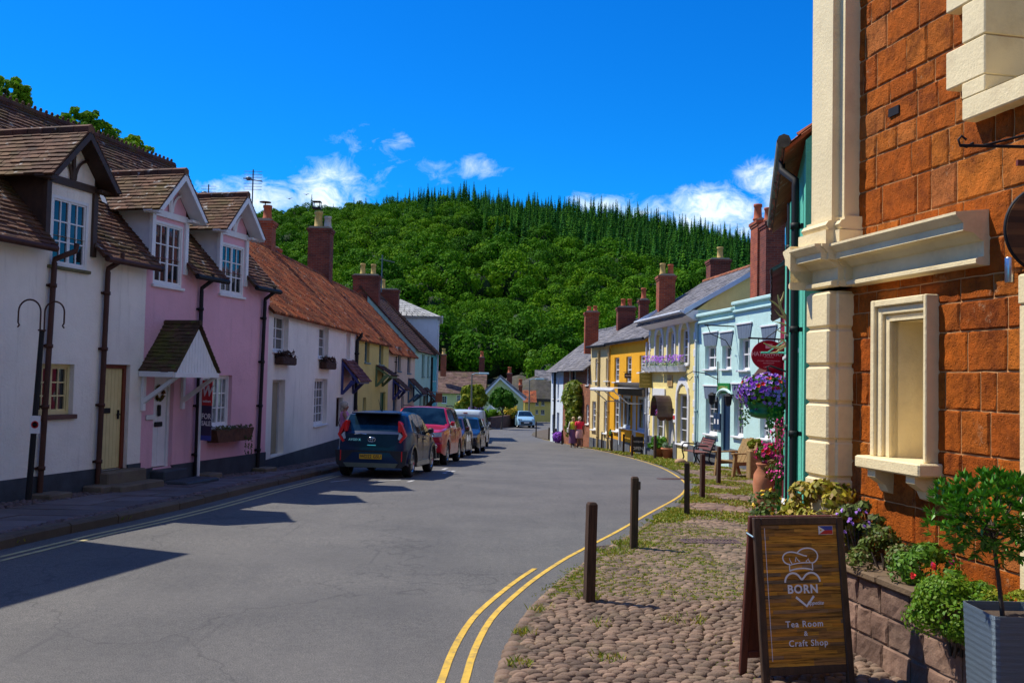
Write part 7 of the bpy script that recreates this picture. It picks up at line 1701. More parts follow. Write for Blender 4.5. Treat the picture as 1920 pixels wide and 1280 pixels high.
def strolling(px, Y, h, label, top_c, skirt_c, hair_c, ln, sleeve):
    b0 = at(px, 839, Y); p = Vector((b0.x, Y, gz(Y)+.03)); q, k = person(label, p, R(3), h, hang, walk, SKIN2, group='women strolling down the street'); MM = wm(q) @ Matrix.Scale(k, 4)
    loft([(0,0,.90,.15,.12),(0,0,1.0,.145,.12),(0,0,1.12,.15,.125),(0,0,1.24,.175,.14),(0,0,1.34,.18,.12),(0,0,1.39,.11,.08),(0,0,1.41,.07,.065)], MM).build('top', M_plain(top_c[0], top_c[1], .8, .1, 12, .002), q)
    for s in (-1, 1):
        if sleeve: mb = MB(MM); mb.tube([(s*.12,0,1.345),(s*.18,0,1.33),(s*.215,-.03,1.17)], [.07,.066,.055], 8); mb.build('sleeve', MATS[top_c[0]], q)
    sk = [(0,0,.98,.145,.12),(0,0,.86,.19,.16),(0,0,.65,.215,.2),(0,.02,ln,.235 if ln < .3 else .2,.23 if ln < .3 else .19)]; loft(sk, MM, 20).build('skirt', M_plain(skirt_c[0], skirt_c[1], .85, .15, 15, .003), q)
    mb = MB(MM); mb.blob((0,-.015,1.555), (.098,.105,.105), 12, 8, .05); mb.blob((0,-.06,1.47), (.075,.05,.08), 10, 6, .1) if ln < .3 else None; mb.build('hair', M_plain(hair_c[0], hair_c[1], .8, .3, 30, .004), q)
    for s in (-1, 1): mb = MB(MM); t = walk[s][3]; mb.rbox(t[0]-.045, t[0]+.045, t[1]-.19, t[1]+.07, -.01, .05, .02); mb.build('shoe', M_plain('tan_shoes', (.2,.1,.05), .7), q)
    return q, MM
q, MM = strolling(1074, 49.6, 1.60, 'woman in a lime top and long purple skirt walking away with a white bag', ('lime_top', (.55,.62,.03)), ('purple_skirt', (.16,.06,.14)), ('sandy_hair', (.45,.33,.18)), .22, False)
mb = MB(MM); mb.rbox(-.33,-.23,-.12,.12,.78,1.05,.03); mb.tube([(-.27,-.08,1.02),(-.2,0,1.38),(-.27,.08,1.02)], .012, 4); mb.build('shoulder_bag', M_plain('white_bag', (.6,.6,.58), .6), q)
strolling(1086, 49.4, 1.62, 'woman in a bright red top and pale pink skirt walking away', ('scarlet_top', (.75,.015,.06)), ('pale_pink_skirt', (.55,.30,.30)), ('pale_grey_hair', (.55,.5,.42)), .50, True)
# ------------------------------------------------------------------ far end of the street
def tree(name, label, px, py, Y, rx, rz, mat, n=40, nl=70, ls=.22, base=None, group=None, flowers=None, low=-.5, cr=.42):
    c = at(px, py, Y); s = Y/FPX; R3 = (rx*s, rx*s, rz*s); zb = base if base is not None else gz(Y)
    q = thing(name, label, 'tree', (c.x, c.y, zb), 0, group); mb = MB(); mb.tube([(c.x, c.y, zb-.1), (c.x+.1*R3[0], c.y, (zb+c.z)/2), (c.x, c.y, c.z+R3[2]*.3)], [R3[0]*.09, R3[0]*.06, R3[0]*.02], 7)
    for k in range(5): a = k*1.3; mb.tube([(c.x, c.y, (zb*.4+c.z*.6)), (c.x+math.cos(a)*R3[0]*.6, c.y+math.sin(a)*R3[1]*.6, c.z+R3[2]*.2)], [R3[0]*.04, R3[0]*.01], 5)
    mb.build('trunk', BARK, q); mb = MB(); crown(mb, c, R3, n, nl, ls, cr, low=low); mb.build('crown', mat, q); return q
LEAF_T = M_leaf('street_tree_leaves', [(.05,.16,.006),(.09,.22,.008),(.14,.28,.010)], .25, .7, .15); LEAF_A = M_leaf('airy_tree_leaves', [(.09,.22,.01),(.16,.32,.012),(.24,.40,.015)], .4, .7, .1); LEAF_O = M_leaf('olive_tree_leaves', [(.11,.17,.008),(.17,.22,.012),(.22,.24,.02)], .25, .7, .15)
tree('roadside_tree', 'olive green roadside tree in front of the brown roofed cottage', 886, 747, 88, 27, 24, LEAF_O, 40, 80, .28)
tree('roadside_tree', 'round bright green roadside tree in front of the cream gable', 941, 752, 86, 23, 23, LEAF_T, 40, 80, .26)
tree('tall_tree', 'green treetop at the top left corner above the brown roofs', 12, 186, 40, 52, 48, LEAF_A, 90, 48, .13, base=-3, cr=.17)
tree('tall_tree', 'green treetop rising behind the long brown ridge', 158, 252, 38, 66, 52, LEAF_A, 120, 46, .13, base=-3, cr=.16)
tree('tall_tree', 'smaller treetop tailing off right behind the brown ridge', 242, 300, 38, 56, 50, LEAF_A, 90, 44, .13, base=-3, cr=.15)
for i, (px, py, rx, rz, Y) in enumerate([(850,680,45,34,150),(905,672,40,30,156),(965,668,48,34,150),(1015,682,40,34,145),(1060,668,40,38,160),(810,690,40,30,150)]):
    tree('background_tree', ['rounded tree behind the tall left chimney of the brown roof','bright tree directly behind the second brick chimney','broad green tree behind the thatched roofs','green tree above the far thatched cottage','large tree beside the roof of the white end house','green tree behind the end of the left row'][i], px, py, Y, rx, rz, LEAF_T, 36, 90, .42, group='trees behind the far cottages')
GF = 'cottages at the far end of the street'
W_PALEG = M_render('pale_green_render', (.62,.66,.30), samt=.2); W_FY = M_render('far_yellow_render', (.72,.56,.16), samt=.2); T_THATCH = M_tiles('thatch', [(.065,.055,.048),(.09,.08,.065),(.05,.045,.04)], dirt=(.13,.12,.10), damt=.3)
# brown roofed cottage: eaves face the viewer
def pxb(px, Y): return (px-CX)/FPX*Y
Y = 112.0; F = Fac((pxb(818, Y), Y), (pxb(910, Y), Y)); q = thing('brown_roofed_cottage', 'pale yellow cottage with a long mottled brown roof beyond the parked van', 'cottage', F.W(0,0,gz(Y)), 0, GF)
ez = at(864, 734, Y).z; rz_ = at(864, 698, Y+4).z; hh = [F.rect(856,740,863,758), F.rect(828,742,838,756), F.rect(872,742,880,757)]
body(q, F, 0, F.L, -6.5, ez, W_PALEG, hh, 4.0, rz_, rdepth=.15); [window(q, F, h, 1, 2, 3, WHITE, sill=WHITE, depth=.1) for h in hh]; mainroof(q, F, 0, F.L, ez, 4.0, rz_, M_tiles('mottled_brown_tiles', [(.11,.06,.05),(.18,.11,.09),(.08,.045,.04)], dirt=(.3,.27,.24), damt=.5), oh=.4, course=.35, tw=.5, th=.02, endoh=.2)
def farchim(root, px0, px1, pt, Y, zb, mat, pot, ph=.7): chim_at(root, px0, px1, pt, Y, .7, zb, mat, [(0,0,ph,.22,pot)])
farchim(q, 826, 837, 664, 113, .2, BR_RED, POT_Y); farchim(q, 898, 909, 669, 116, .5, BR_DARK, POT_R)
# cream gable facing the viewer
Y = 104.0; c0, c1 = at(908, 738, Y), at(981, 745, Y); ap = at(938, 707, Y); q = thing('cream_gabled_cottage', 'cream cottage whose broad gable faces the viewer behind the round tree', 'cottage', ((c0.x+c1.x)/2, Y, gz(Y)), 0, GF)
mb = MB(); mb.prism([(c0.x, -6.2), (c1.x, -6.2), (c1.x, c1.z), (ap.x, ap.z), (c0.x, c0.z)], Y, Y+7, 'y'); mb.build('wall', W_PALEG, q)
mb = MB(); mb.prism([(c0.x-.3, c0.z-.2), (ap.x, ap.z+.02), (ap.x, ap.z+.25), (c0.x-.4, c0.z-.0)], Y-.3, Y+7.2, 'y'); mb.prism([(c1.x+.3, c1.z-.15), (ap.x, ap.z+.02), (ap.x, ap.z+.25), (c1.x+.4, c1.z+.05)], Y-.3, Y+7.2, 'y'); mb.build('roof', T_SLATE, q)
mb = MB(); mb.prism([(c0.x-.3, c0.z-.25), (ap.x, ap.z-.0), (ap.x, ap.z-.22), (c0.x-.1, c0.z-.4)], Y-.34, Y-.3, 'y'); mb.prism([(c1.x+.3, c1.z-.2), (ap.x, ap.z-.0), (ap.x, ap.z-.22), (c1.x+.1, c1.z-.35)], Y-.34, Y-.3, 'y'); mb.build('bargeboard', WHITE, q)
a = at(905, 790, 97); b_ = at(933, 790, 97); t_ = at(919, 768, 97)
mb = MB(); mb.prism([(a.x, a.z+.9), (t_.x, t_.z+.5), (b_.x, a.z+.9), (b_.x-.15, a.z+.75), (t_.x, t_.z+.25), (a.x+.15, a.z+.75)], 97, 100, 'y'); mb.box(a.x+.3, a.x+.4, 97.1, 97.2, gz(97), a.z+.9); mb.box(b_.x-.4, b_.x-.3, 97.1, 97.2, gz(97), a.z+.9); mb.build('porch', WHITE, q)
mb = MB(); mb.box(a.x+.5, b_.x-.5, 100.5, 100.6, gz(100), a.z+.5); mb.build('door', FRAMEB, q)
farchim(q, 950, 961, 699, 109, -1.0, BR_DARK, POT_R); farchim(q, 972, 980, 722, 106, -3, BR_RED, POT_R)
# thatched cottages
def thatch(name, label, Y, pxa, pxc, eave, ridge, wall, hip=.9, wins=()):
    A, C_ = at(pxa, eave, Y), at(pxc, eave, Y); rz = at((pxa+pxc)/2, ridge, Y+3).z; q = thing(name, label, 'cottage', ((A.x+C_.x)/2, Y, gz(Y)), 0, GF); F = Fac((A.x, Y), (C_.x, Y)); hh = [F.rect(*w) for w in wins]
    mb = MB(F.M); wall_grid(mb, 0, F.L, -6.6, A.z+.1, hh); mb.box(0, F.L, .2, 6, -6.6, A.z+.05); mb.build('wall', wall, q)
    for h in hh: window(q, F, h, 2, 1, 2, M_plain('grey_window_paint', (.35,.38,.36), .5), sill=WHITE, depth=.1)
    mb = MB(F.M); n = 18; m_ = 9; vs = []
    for i in range(n+1):
        t = i/n; e = min(t, 1-t)*F.L; hz = min(1, (e/2.2)**.6) if e < 2.2 else 1; hz = .55+.45*hz
        for j in range(m_+1):
            s = j/m_; y = -.45+6.9*s; prof = 1-abs(s-.5)*2; z = A.z-.1+(rz-A.z+.1)*(prof**.85)*hz+noise.noise(Vector((i*.4, j*.5, Y)))*.08; vs.append((-.35+(F.L+.7)*t, y, z))
    mb.add(vs, [(i*(m_+1)+j, (i+1)*(m_+1)+j, (i+1)*(m_+1)+j+1, i*(m_+1)+j+1) for i in range(n) for j in range(m_)], True)
    mb.add([(x, y, z-.35) for x, y, z in vs], [(i*(m_+1)+j, (i+1)*(m_+1)+j, (i+1)*(m_+1)+j+1, i*(m_+1)+j+1) for i in range(n) for j in range(m_)], True)
    mb.M = F.M; mb.box(-.33, F.L+.33, -.43, -.40, A.z-.42, A.z-.1); mb.build('thatched_roof', T_THATCH, q); return q
q = thatch('thatched_cottage', 'yellow cottage with grey windows under a thick dark thatched roof', 122, 976, 1034, 745, 699, W_FY, wins=((1004,750,1010,760),(1015,750,1021,760),(1004,768,1009,776),(1014,768,1021,777),(984,752,990,762)))
q2 = thatch('thatched_cottage', 'paler thatched cottage behind, mostly hidden by the dark thatched roof', 132, 946, 1000, 728, 699, W_PALEG)
Y = 128; a, b_ = at(1004, 712, Y), at(1050, 712, Y); F = Fac((a.x, Y), (b_.x, Y)); q = thing('grey_roofed_house', 'yellow house with a small grey roof glimpsed left of the white end house', 'house', F.W(.5,0,gz(Y)), 0, GF)
body(q, F, 0, F.L, -6.6, a.z, W_FY, [(1.0,1.7,-.8,.2)], 2.5, a.z+1.3); window(q, F, (1.0,1.7,-.8,.2), 1, 2, 2, WHITE, sill=WHITE); mainroof(q, F, 0, F.L, a.z, 2.5, a.z+1.3, T_SLATE, course=.3, tw=.4); chim_at(q, 1036, 1046, 696, 129, .7, .2, BR_RED, [])
Y = 112; a, b_ = at(983, 762, Y), at(1003, 762, Y)
mb = MB(); mb.box(a.x, b_.x, Y, Y+4, -6.2, a.z+.6); q = thing('lean_to', 'small outhouse with an orange pantiled slope beside the cream gable', 'outbuilding', (a.x, Y, gz(Y)), 0, GF); mb.build('wall', W_FY, q)
mb = MB(); pent_tiles(mb, Fr(Matrix.Translation((0, Y, 0))), a.x-.2, b_.x+.2, -.3, a.z+.5, 3.5, a.z+1.9, .35, .4, .03); mb.build('roof', T_ORANGE, q)
# a street of houses closes the view to the right behind the white end house, and stone houses stand behind the camera
# low stone garden wall on the left of the bend
wf = Fac((pxb(924, 88), 88.0), (pxb(976, 99), 99.0)); mb = MB(wf.M); mb.rbox(0, wf.L, 0, .4, -5.6, gz(92)+1.15, .06); mb.build('garden_wall', M_brick('dark_rubble', (.12,.05,.035), (.07,.035,.03), (.14,.10,.08), bw=.5, bh=.2, soot=.3), label='low dark stone garden wall below the round green tree', cat='wall')
for i, (px, py, r, m, lb, fl) in enumerate([(960,772,14,LEAF_Y,'yellow flowering bush on the garden wall',[(YELP,60,.18)]),(918,780,15,LEAF_T,'green bush between the garden wall and the porch',[]),(870,760,16,LEAF_Y,'yellowish bush behind the white van',[(YELP,20,.15)]),(893,768,13,LEAF_G,'bush with purple flowers behind the white van',[(VIO,70,.16)]),(940,785,14,LEAF_Y,'low yellow green bush above the garden wall',[])]):
    Yb = 96 if i != 3 else 90; c = at(px, py, Yb); s = Yb/FPX*r; shrub('garden_bush', lb, 'bush', (c.x, c.y, max(c.z, gz(Yb)+s*.7)), (s, s, s*.9), 1100, .2, m, 'garden bushes at the bend', fl, 16)
for px, y0, y1, Y, nm in ((885, 702, 795, 82, 'slim street lamp in front of the brown roofed cottage'), (993, 712, 790, 97, 'slim street lamp beside the thatched cottage')):
    t = at(px, y0, Y); q = thing('street_lamp', nm, 'street lamp', (t.x, Y, gz(Y)), 0, 'street lamps at the bend'); mb = MB(); mb.tube([(t.x, Y, gz(Y)), (t.x, Y, t.z)], [.09, .06], 8); mb.build('pole', M_plain('lamp_pole_grey', (.16,.14,.10), .6), q)
    mb = MB(); mb.tube([(t.x, Y, t.z), (t.x+.3, Y, t.z+.12), (t.x+.9, Y, t.z+.1)], .035, 6); mb.rbox(t.x+.6, t.x+1.5, Y-.15, Y+.15, t.z+.03, t.z+.2, .05); mb.build('lamp_head', M_plain('lamp_head_blue_grey', (.30,.45,.5), .4), q)
# ------------------------------------------------------------------ houses behind the camera (seen only in reflections and from the side)
FK = Fac((13.0, -13.0), (-13.0, -12.0)); FK = Fac((13.0, -13.0), (-14.0, -13.0)); q = thing('stone_house', 'long brown stone house closing the street behind the viewer', 'house', (0, -13, gz(-13)))
hh = [(2+3.3*i, 3.2+3.3*i, z, z+1.5) for i in range(8) for z in (-.9, 1.9)]
body(q, FK, 0, FK.L, -2.4, 4.4, RUB, hh, 3.5, 6.8); [window(q, FK, h, 2, 1, 3, WHITE, sill=WHITE) for h in hh]; mainroof(q, FK, 0, FK.L, 4.4, 3.5, 6.8, T_SLATE, course=.3, tw=.4)
# ------------------------------------------------------------------ roof aerials and birds
ALU = M_plain('aerial_metal', (.10,.12,.14), .5, .1, metal=.5)
def aerial(px, y0, y1, Y, w, label, rods=6):
    a, b = at(px, y0, Y), at(px, y1, Y); q = thing('tv_aerial', label, 'aerial', b, 0, 'television aerials on the left roofs'); mb = MB(); mb.tube([b, (b.x, Y, a.z)], .018, 6); mb.build('mast', ALU, q)
    mb = MB(); z = a.z-.05; mb.tube([(b.x-.35*w, Y-.3, z-.25), (b.x+.35*w, Y+.3, z-.2)], .014, 5)
    for k in range(rods): zz_ = z-.08*k; mb.tube([(b.x-w/2, Y, zz_), (b.x+w/2, Y, zz_)], .006, 4)
    mb.lathe([(.05,-.04),(.09,0),(.05,.04)], (b.x-.1, Y-.05, z-.2), 8); mb.build('antenna', ALU, q)
aerial(471, 318, 440, 24.5, .48, 'tall television aerial above the second pink dormer', 7); aerial(390, 346, 385, 26, .42, 'short television aerial left of the tall one, behind the dormer roof', 5)
p = at(724, 492, 50); q = thing('tv_aerial', 'small angled television aerial beside the two buff chimney pots', 'aerial', at(715, 545, 50), 0, 'television aerials on the left roofs'); mb = MB(); mb.tube([at(715, 548, 50), at(717, 478, 50)], .03, 6); mb.tube([at(712, 486, 50), at(740, 492, 50)], .025, 5)
for k in range(5): c_ = at(722+4*k, 488+k, 50); mb.tube([(c_.x, 49.7, c_.z), (c_.x, 50.3, c_.z)], .012, 4)
mb.build('antenna', ALU, q)
for px, py, lb in ((574,365,'small bird gliding left of the tall chimney'),(542,373,'small bird flying low over the clouds on the left')):
    c = at(px, py, 60); mb = MB(); mb.add([c+Vector((0,-.12,0)), c+Vector((-.25,.05,.08)), c+Vector((-.02,.08,.0)), c+Vector((.02,.08,0)), c+Vector((.25,.05,.10)), c+Vector((0,0,-.04))], [(0,1,2),(0,2,5),(0,5,3),(0,3,4),(2,3,5)]); mb.build('bird', BLACK, label=lb, cat='bird')
# ------------------------------------------------------------------ hanging signs on the right
IRB = MATS['black_iron']; MARS = M_plain('maroon_sign', (.30,.008,.02), .45, .05); CRT = M_plain('cream_lettering', (.7,.62,.5), .6)
Y = 16.5; c = at(1441, 666, Y); q = thing('oval_hanging_sign', "oval maroon sign reading HATHAWAY'S on an iron bar", 'sign', (c.x, Y, c.z-.27))
mb = MB(); n = 36; mb.prism([(c.x+.305*math.cos(6.2832*k/n), c.z+.265*math.sin(6.2832*k/n)) for k in range(n)], Y-.02, Y+.02); mb.build('board', MARS, q)
mb = MB()
def sg(s, dz, size, **kw): text_mb(mb, s, Matrix.Translation((c.x, Y-.021, c.z+dz)) @ Matrix.Rotation(R(90), 4, 'X'), size, **kw)
sg("HATHAWAY'S", .02, .105, bold=.002, sx=.92); sg('OF DUNSTER', -.035, .028); sg('ITALIAN . MEDITERRANEAN', -.10, .032); sg('RESTAURANT', -.14, .032); sg('CIRCA 1500', -.21, .035)
mb.box(c.x-.06, c.x+.06, Y-.0215, Y-.0205, c.z+.12, c.z+.2); mb.build('lettering', CRT, q)
mb = MB(); za = c.z+.30; mb.tube([(c.x-.36, Y, za), (5.0, Y, za-.02)], .016, 6); mb.tube([(c.x-.05, Y, za), (4.95, Y, za+.35)], .008, 5)
for dx in (-.18, .18): mb.tube([(c.x+dx, Y, za), (c.x+dx, Y, c.z+.2)], .008, 5)
mb.build('bracket', IRB, q)
OLV = M_plain('olive_gold_sign', (.34,.24,.03), .6, .1); Y = 39.0; a, b_ = at(1199, 698, Y), at(1222, 727, Y); q = thing('olive_hanging_sign', 'square olive sign with gold lettering hanging beside the lemon house quoins', 'sign', (a.x, Y, b_.z)); mb = MB(); mb.rbox(a.x, b_.x, Y-.02, Y+.02, b_.z, a.z, .008); mb.build('board', OLV, q)
mb = MB(); cx_ = (a.x+b_.x)/2; h_ = a.z-b_.z
for s, t in (('Exmoor', .75), ('House', .5), ('Dunster', .25)): text_mb(mb, s, Matrix.Translation((cx_, Y-.021, b_.z+h_*t)) @ Matrix.Rotation(R(90), 4, 'X'), .125, bold=.001)
mb.box(a.x+.02, b_.x-.02, Y-.0208, Y-.0203, b_.z+.015, b_.z+.025); mb.build('lettering', M_plain('gold_lettering', (.7,.5,.12), .5), q); mb = MB(); mb.tube([(a.x-.05, Y, a.z+.03), (b_.x+.5, Y, a.z+.03)], .012, 5); mb.tube([(a.x, Y, a.z+.03), (b_.x+.4, Y, a.z+.35)], .008, 5); mb.build('bracket', IRB, q)
Y = 42.5; a, b_ = at(1171, 699, Y), at(1191, 709, Y); q = thing('black_hanging_sign', 'small black board sign in an iron frame in front of the ochre wall', 'sign', (a.x, Y, b_.z)); mb = MB(); mb.rbox(a.x, b_.x, Y-.015, Y+.015, b_.z, a.z, .005); mb.mi = 1; text_mb(mb, 'Antiques', Matrix.Translation(((a.x+b_.x)/2, Y-.0155, (a.z+b_.z)/2)) @ Matrix.Rotation(R(90), 4, 'X'), .12); mb.build('board', [TRIM, CRT], q)
mb = MB(); mb.tube([(a.x-.05, Y, a.z+.04), (b_.x+.15, Y, a.z+.04), (b_.x+.15, Y, a.z+.3), (b_.x+.15, Y, b_.z-.1), (5.6, Y, b_.z-.1)], .012, 5); mb.build('bracket', IRB, q)
Y = 54; a, b_ = at(1062, 742, Y), at(1076, 760, Y); mb = MB(); cx_, cz_ = (a.x+b_.x)/2, (a.z+b_.z)/2; mb.prism([(cx_, cz_+.3), (cx_+.27, cz_), (cx_, cz_-.3), (cx_-.27, cz_)], Y-.02, Y+.02); mb.build('diamond_sign', M_plain('terracotta_sign', (.35,.1,.06), .6), label='diamond shaped reddish sign beside the green climber', cat='sign')
Y = 50; a, b_ = at(817, 736, Y), at(829, 754, Y); mb = MB(); mb.rbox(a.x, b_.x, Y-.02, Y+.02, b_.z, a.z, .01); mb.tube([(a.x-.35, Y, a.z+.03), (b_.x, Y, a.z+.03)], .015, 5); mb.build('brown_sign', M_plain('brown_sign_paint', (.28,.07,.025), .6), label='brown square sign hanging at the end of the left row', cat='sign')
# antlers over the green shop
HORN = M_plain('antler_bone', (.38,.30,.11), .7, .3, 12, .004, dirt=(.12,.10,.03)); Y = 12.6; q = thing('antlers', 'weathered antlers mounted on the green shop above the flower basket', 'antlers', at(1490, 660, Y))
mb = MB()
def pa(px, py, dy=0): return at(px, py, Y+dy)
mb.tube([pa(1492,640), pa(1484,618,-.1), pa(1474,596,-.2), pa(1464,578,-.25), pa(1458,552,-.25)], [.034,.028,.024,.02,.008], 8)
for t in ([(1482,614),(1466,606),(1452,603)],[(1475,598),(1462,592),(1452,580)],[(1466,582),(1452,568),(1442,562)],[(1484,625),(1468,624),(1456,618)],[(1462,570),(1468,556),(1470,546)]): mb.tube([pa(*p, -.2) for p in t], [.016,.012,.004], 6)
mb.build('antler', HORN, q); mb = MB(); mb.tube([pa(1492,638), pa(1478,646,-.1), pa(1462,652,-.2), pa(1446,650,-.25), pa(1432,643,-.3)], [.034,.026,.02,.014,.006], 8)
for t in ([(1466,652),(1456,660),(1444,662)],[(1488,645),(1494,658),(1500,664)],[(1476,646),(1468,638),(1462,636)]): mb.tube([pa(*p, -.15) for p in t], [.016,.011,.004], 6)
mb.build('antler', HORN, q)
mb = MB(); mb.tube([at(1427,661,12.9), at(1496,661,12.9)], .013, 6); mb.tube([at(1440,660,12.9), at(1470,640,12.9)], .008, 5); mb.build('green_rail', W_GRN, label='thin green iron rail below the antlers', cat='bracket')
# big hanging basket
Y = 12.0; c = at(1438, 738, Y); q = thing('hanging_basket', 'large green hanging basket overflowing with purple and red petunias', 'hanging basket', (c.x, Y, c.z-.35))
bz = at(1438, 765, Y).z; mb = MB(); mb.lathe([(.12,-.13),(.20,-.11),(.225,-.04),(.21,-.035),(.245,.04),(.25,.08)], (c.x, Y, bz), 24); mb.build('bowl', M_plain('green_plastic', (.005,.16,.03), .35, .1), q)
o_ = flower_mass(q, 'leaves', c.x, Y, c.z+.02, (.37,.37,.22), 1500, .05, [LEAF_G, PUR, VIO, REDP, WHP], [75, 150, 26, 26], .033)
mb = MB()
for k in range(14):
    a = random.uniform(0, 6.28); x, y = c.x+math.cos(a)*.28, Y+math.sin(a)*.28
    for j in range(22): leaf_quad(mb, Vector((x+random.uniform(-.03,.03)+math.cos(a)*.04, y+random.uniform(-.03,.03), c.z-.12-random.random()*(.45 if math.cos(a) > .2 else .3))), Vector((math.cos(a), math.sin(a)-.5, .2)), .032)
mb.build('trailing_leaves', LEAF_G, q)
mb = MB(); h_ = at(1441, 700, Y); 
for a in (0, 2.1, 4.2): mb.tube([(c.x+.2*math.cos(a), Y+.2*math.sin(a), bz+.06), (h_.x, Y, h_.z+.05)], .005, 4)
mb.tube([(h_.x, Y, h_.z+.03), (h_.x-.02, Y, h_.z+.08), (h_.x+.02, Y, h_.z+.1), (h_.x+.25, Y, h_.z+.02), (3.62, Y, h_.z-.1)], .012, 6); mb.build('chain', IRB, q)
# small baskets of the lemon house
for px, lb, mm in ((1241, 'small hanging basket with pink flowers left under the barrel canopy', PNK), (1254, 'small hanging basket with white and violet flowers right under the barrel canopy', WHP)):
    Y = 36.2; c = at(px, 776, Y); q = thing('hanging_basket', lb, 'hanging basket', (c.x, Y, c.z-.3), 0, 'small hanging baskets'); mb = MB(); mb.lathe([(.08,-.25),(.18,-.14),(.2,-.04)], (c.x, Y, c.z), 14); mb.build('bowl', M_plain('coir_liner', (.10,.04,.03), .9, .3), q)
    flower_mass(q, 'leaves', c.x, Y, c.z+.06, (.24,.24,.17), 240, .07, [LEAF_G, mm, VIO], [60, 40], .05); mb = MB(); mb.tube([(c.x, Y, c.z+.1), (c.x, Y, c.z+.55), (c.x+.4, Y, c.z+.6)], .01, 4); mb.build('chain', IRB, q)
# ------------------------------------------------------------------ pots, seats and boards on the right pavement
TER = M_plain('terracotta', (.46,.16,.07), .8, .15, 4, .003, dirt=(.5,.32,.2), dscale=4, damt=.4)
def pot(name, label, px, pyb, Y, r, h, foliage=None, z=None):
    b0 = at(px, pyb, Y); zb = gz(Y)+.04 if z is None else z; q = thing(name, label, 'plant pot', (b0.x, Y, zb), 0); mb = MB(); mb.lathe([(r*.68,0),(r*.95,h*.82),(r*1.08,h*.84),(r*1.08,h),(r*.9,h),(r*.85,h*.9)], (b0.x, Y, zb), 24); mb.build('pot', TER, q); return q, b0.x, zb
q, x, zb = pot('terracotta_pot', 'left terracotta pot with a ball headed bay beside the lemon house', 1236, 856, 36.9, .22, .42)
mb = MB(); crown(mb, (x, 36.9, zb+.5), (.24,.24,.12), 10, 50, .07, .5); mb.build('herbs', LEAF_S, q)
mb = MB(); mb.tube([(x, 36.9, zb+.4), (x, 36.9, zb+1.0)], .02, 6); mb.build('stem', BARK, q); mb = MB(); crown(mb, (x, 36.9, at(x and 1236, 832, 36.9).z), (.46,.46,.27), 26, 60, .11, .5); mb.build('crown', BAYL, q)
q, x, zb = pot('terracotta_pot', 'right terracotta pot full of silvery herbs beside the lemon house', 1252, 857, 36.0, .25, .42); mb = MB(); crown(mb, (x, 36.0, zb+.5), (.26,.26,.13), 12, 60, .07, .5); mb.build('herbs', LEAF_S, q)
Y = 46; b0 = at(1151, 842, Y); zb = gz(Y)+.05; q = thing('stone_trough', 'pale square stone trough with a small bush at the ochre shop', 'trough', (b0.x, Y, zb)); mb = MB(); mb.prism([(b0.x-.2, zb), (b0.x+.25, zb), (b0.x+.3, zb+.5), (b0.x-.25, zb+.5)], Y-.22, Y+.22); mb.build('trough', M_plain('sandy_trough', (.45,.34,.16), .85, .2, 4), q); mb = MB(); crown(mb, (b0.x-.05, Y, zb+.8), (.2,.2,.35), 12, 50, .09, .5); mb.build('bush', LEAF_G, q)
q = thing('flower_ball', 'ball of violet flowers by the white end house', 'plant', (at(1048, 815, 57).x, 57, gz(57))); c = at(1048, 817, 57); flower_mass(q, 'leaves', c.x, 57, gz(57)+.35, (.38,.38,.32), 300, .09, [LEAF_G, PUR], [260], .07)
# tall terracotta jar and geraniums beside the green shop
q, x, zb = pot('terracotta_jar', 'tall terracotta jar with pink geraniums beside the green shop', 1434, 905, 14.7, .0001, .01); q.children[0].data.clear_geometry(); bpy.data.objects.remove(q.children[0])
zt = at(1434, 868, 14.7).z; h = zt-zb; mb = MB(); mb.lathe([(.10,0),(.15,h*.2),(.185,h*.62),(.17,h*.8),(.11,h*.92),(.135,h*.97),(.14,h),(.11,h),(.09,h*.9)], (x, 14.7, zb), 26); mb.build('jar', TER, q)
c = at(1446, 848, 14.7); flower_mass(q, 'leaves', c.x, 14.7, c.z-.02, (.24,.2,.15), 700, .05, [LEAF_G, PNK, REDP], [85, 30], .035)
c = at(1457, 886, 14.2); shrub('orange_leaved_shrub', 'orange brown leaved shrub between the jar and the green shop', 'shrub', (c.x, 14.2, c.z), (.17,.17,.22), 1100, .045, M_leaf('orange_leaves', [(.32,.10,.01),(.4,.16,.015),(.18,.14,.01)], .2), clumps=14)
c = at(1461, 815, 13.9); q = thing('fuchsia', 'trailing pink fuchsia against the red wall below the hanging basket', 'plant', (c.x, 13.9, gz(14))); mb = MB(); fb = MB()
for k in range(16):
    x0, y0 = c.x+random.uniform(-.12,.12), 13.9+random.uniform(-.1,.1); z0 = random.uniform(gz(14)+.9, c.z+.35); mb.tube([(c.x, 13.9, gz(14)), (c.x+random.uniform(-.05,.05), 13.9, gz(14)+.6), (x0, y0, z0)], .005, 4, False)
    for j in range(18): p = Vector((x0+random.gauss(0,.04), y0+random.gauss(0,.04), z0+random.uniform(-.2,.05))); leaf_quad(mb if j % 3 == 0 else fb, p, Vector((-1,-.3,.3)), .035)
mb.build('leaves', LEAF_G, q); fb.build('blossoms', PNK, q)
c = at(1466, 842, 14.4)
# wooden armchair
OAKW = M_plain('lichened_oak', (.28,.17,.06), .85, .3, 7, .004, stretch=(4,4,4), dirt=(.22,.22,.10), damt=.5)
b0 = at(1378, 880, 24.6); q = thing('wooden_armchair', 'chunky weathered wooden armchair with a slatted sloping back', 'armchair', (b0.x, 24.6, gz(24.6)+.04), R(30), None); M = wm(q)
def part(nm, f, mat=OAKW): mb = MB(M); f(mb); return mb.build(nm, mat, q)
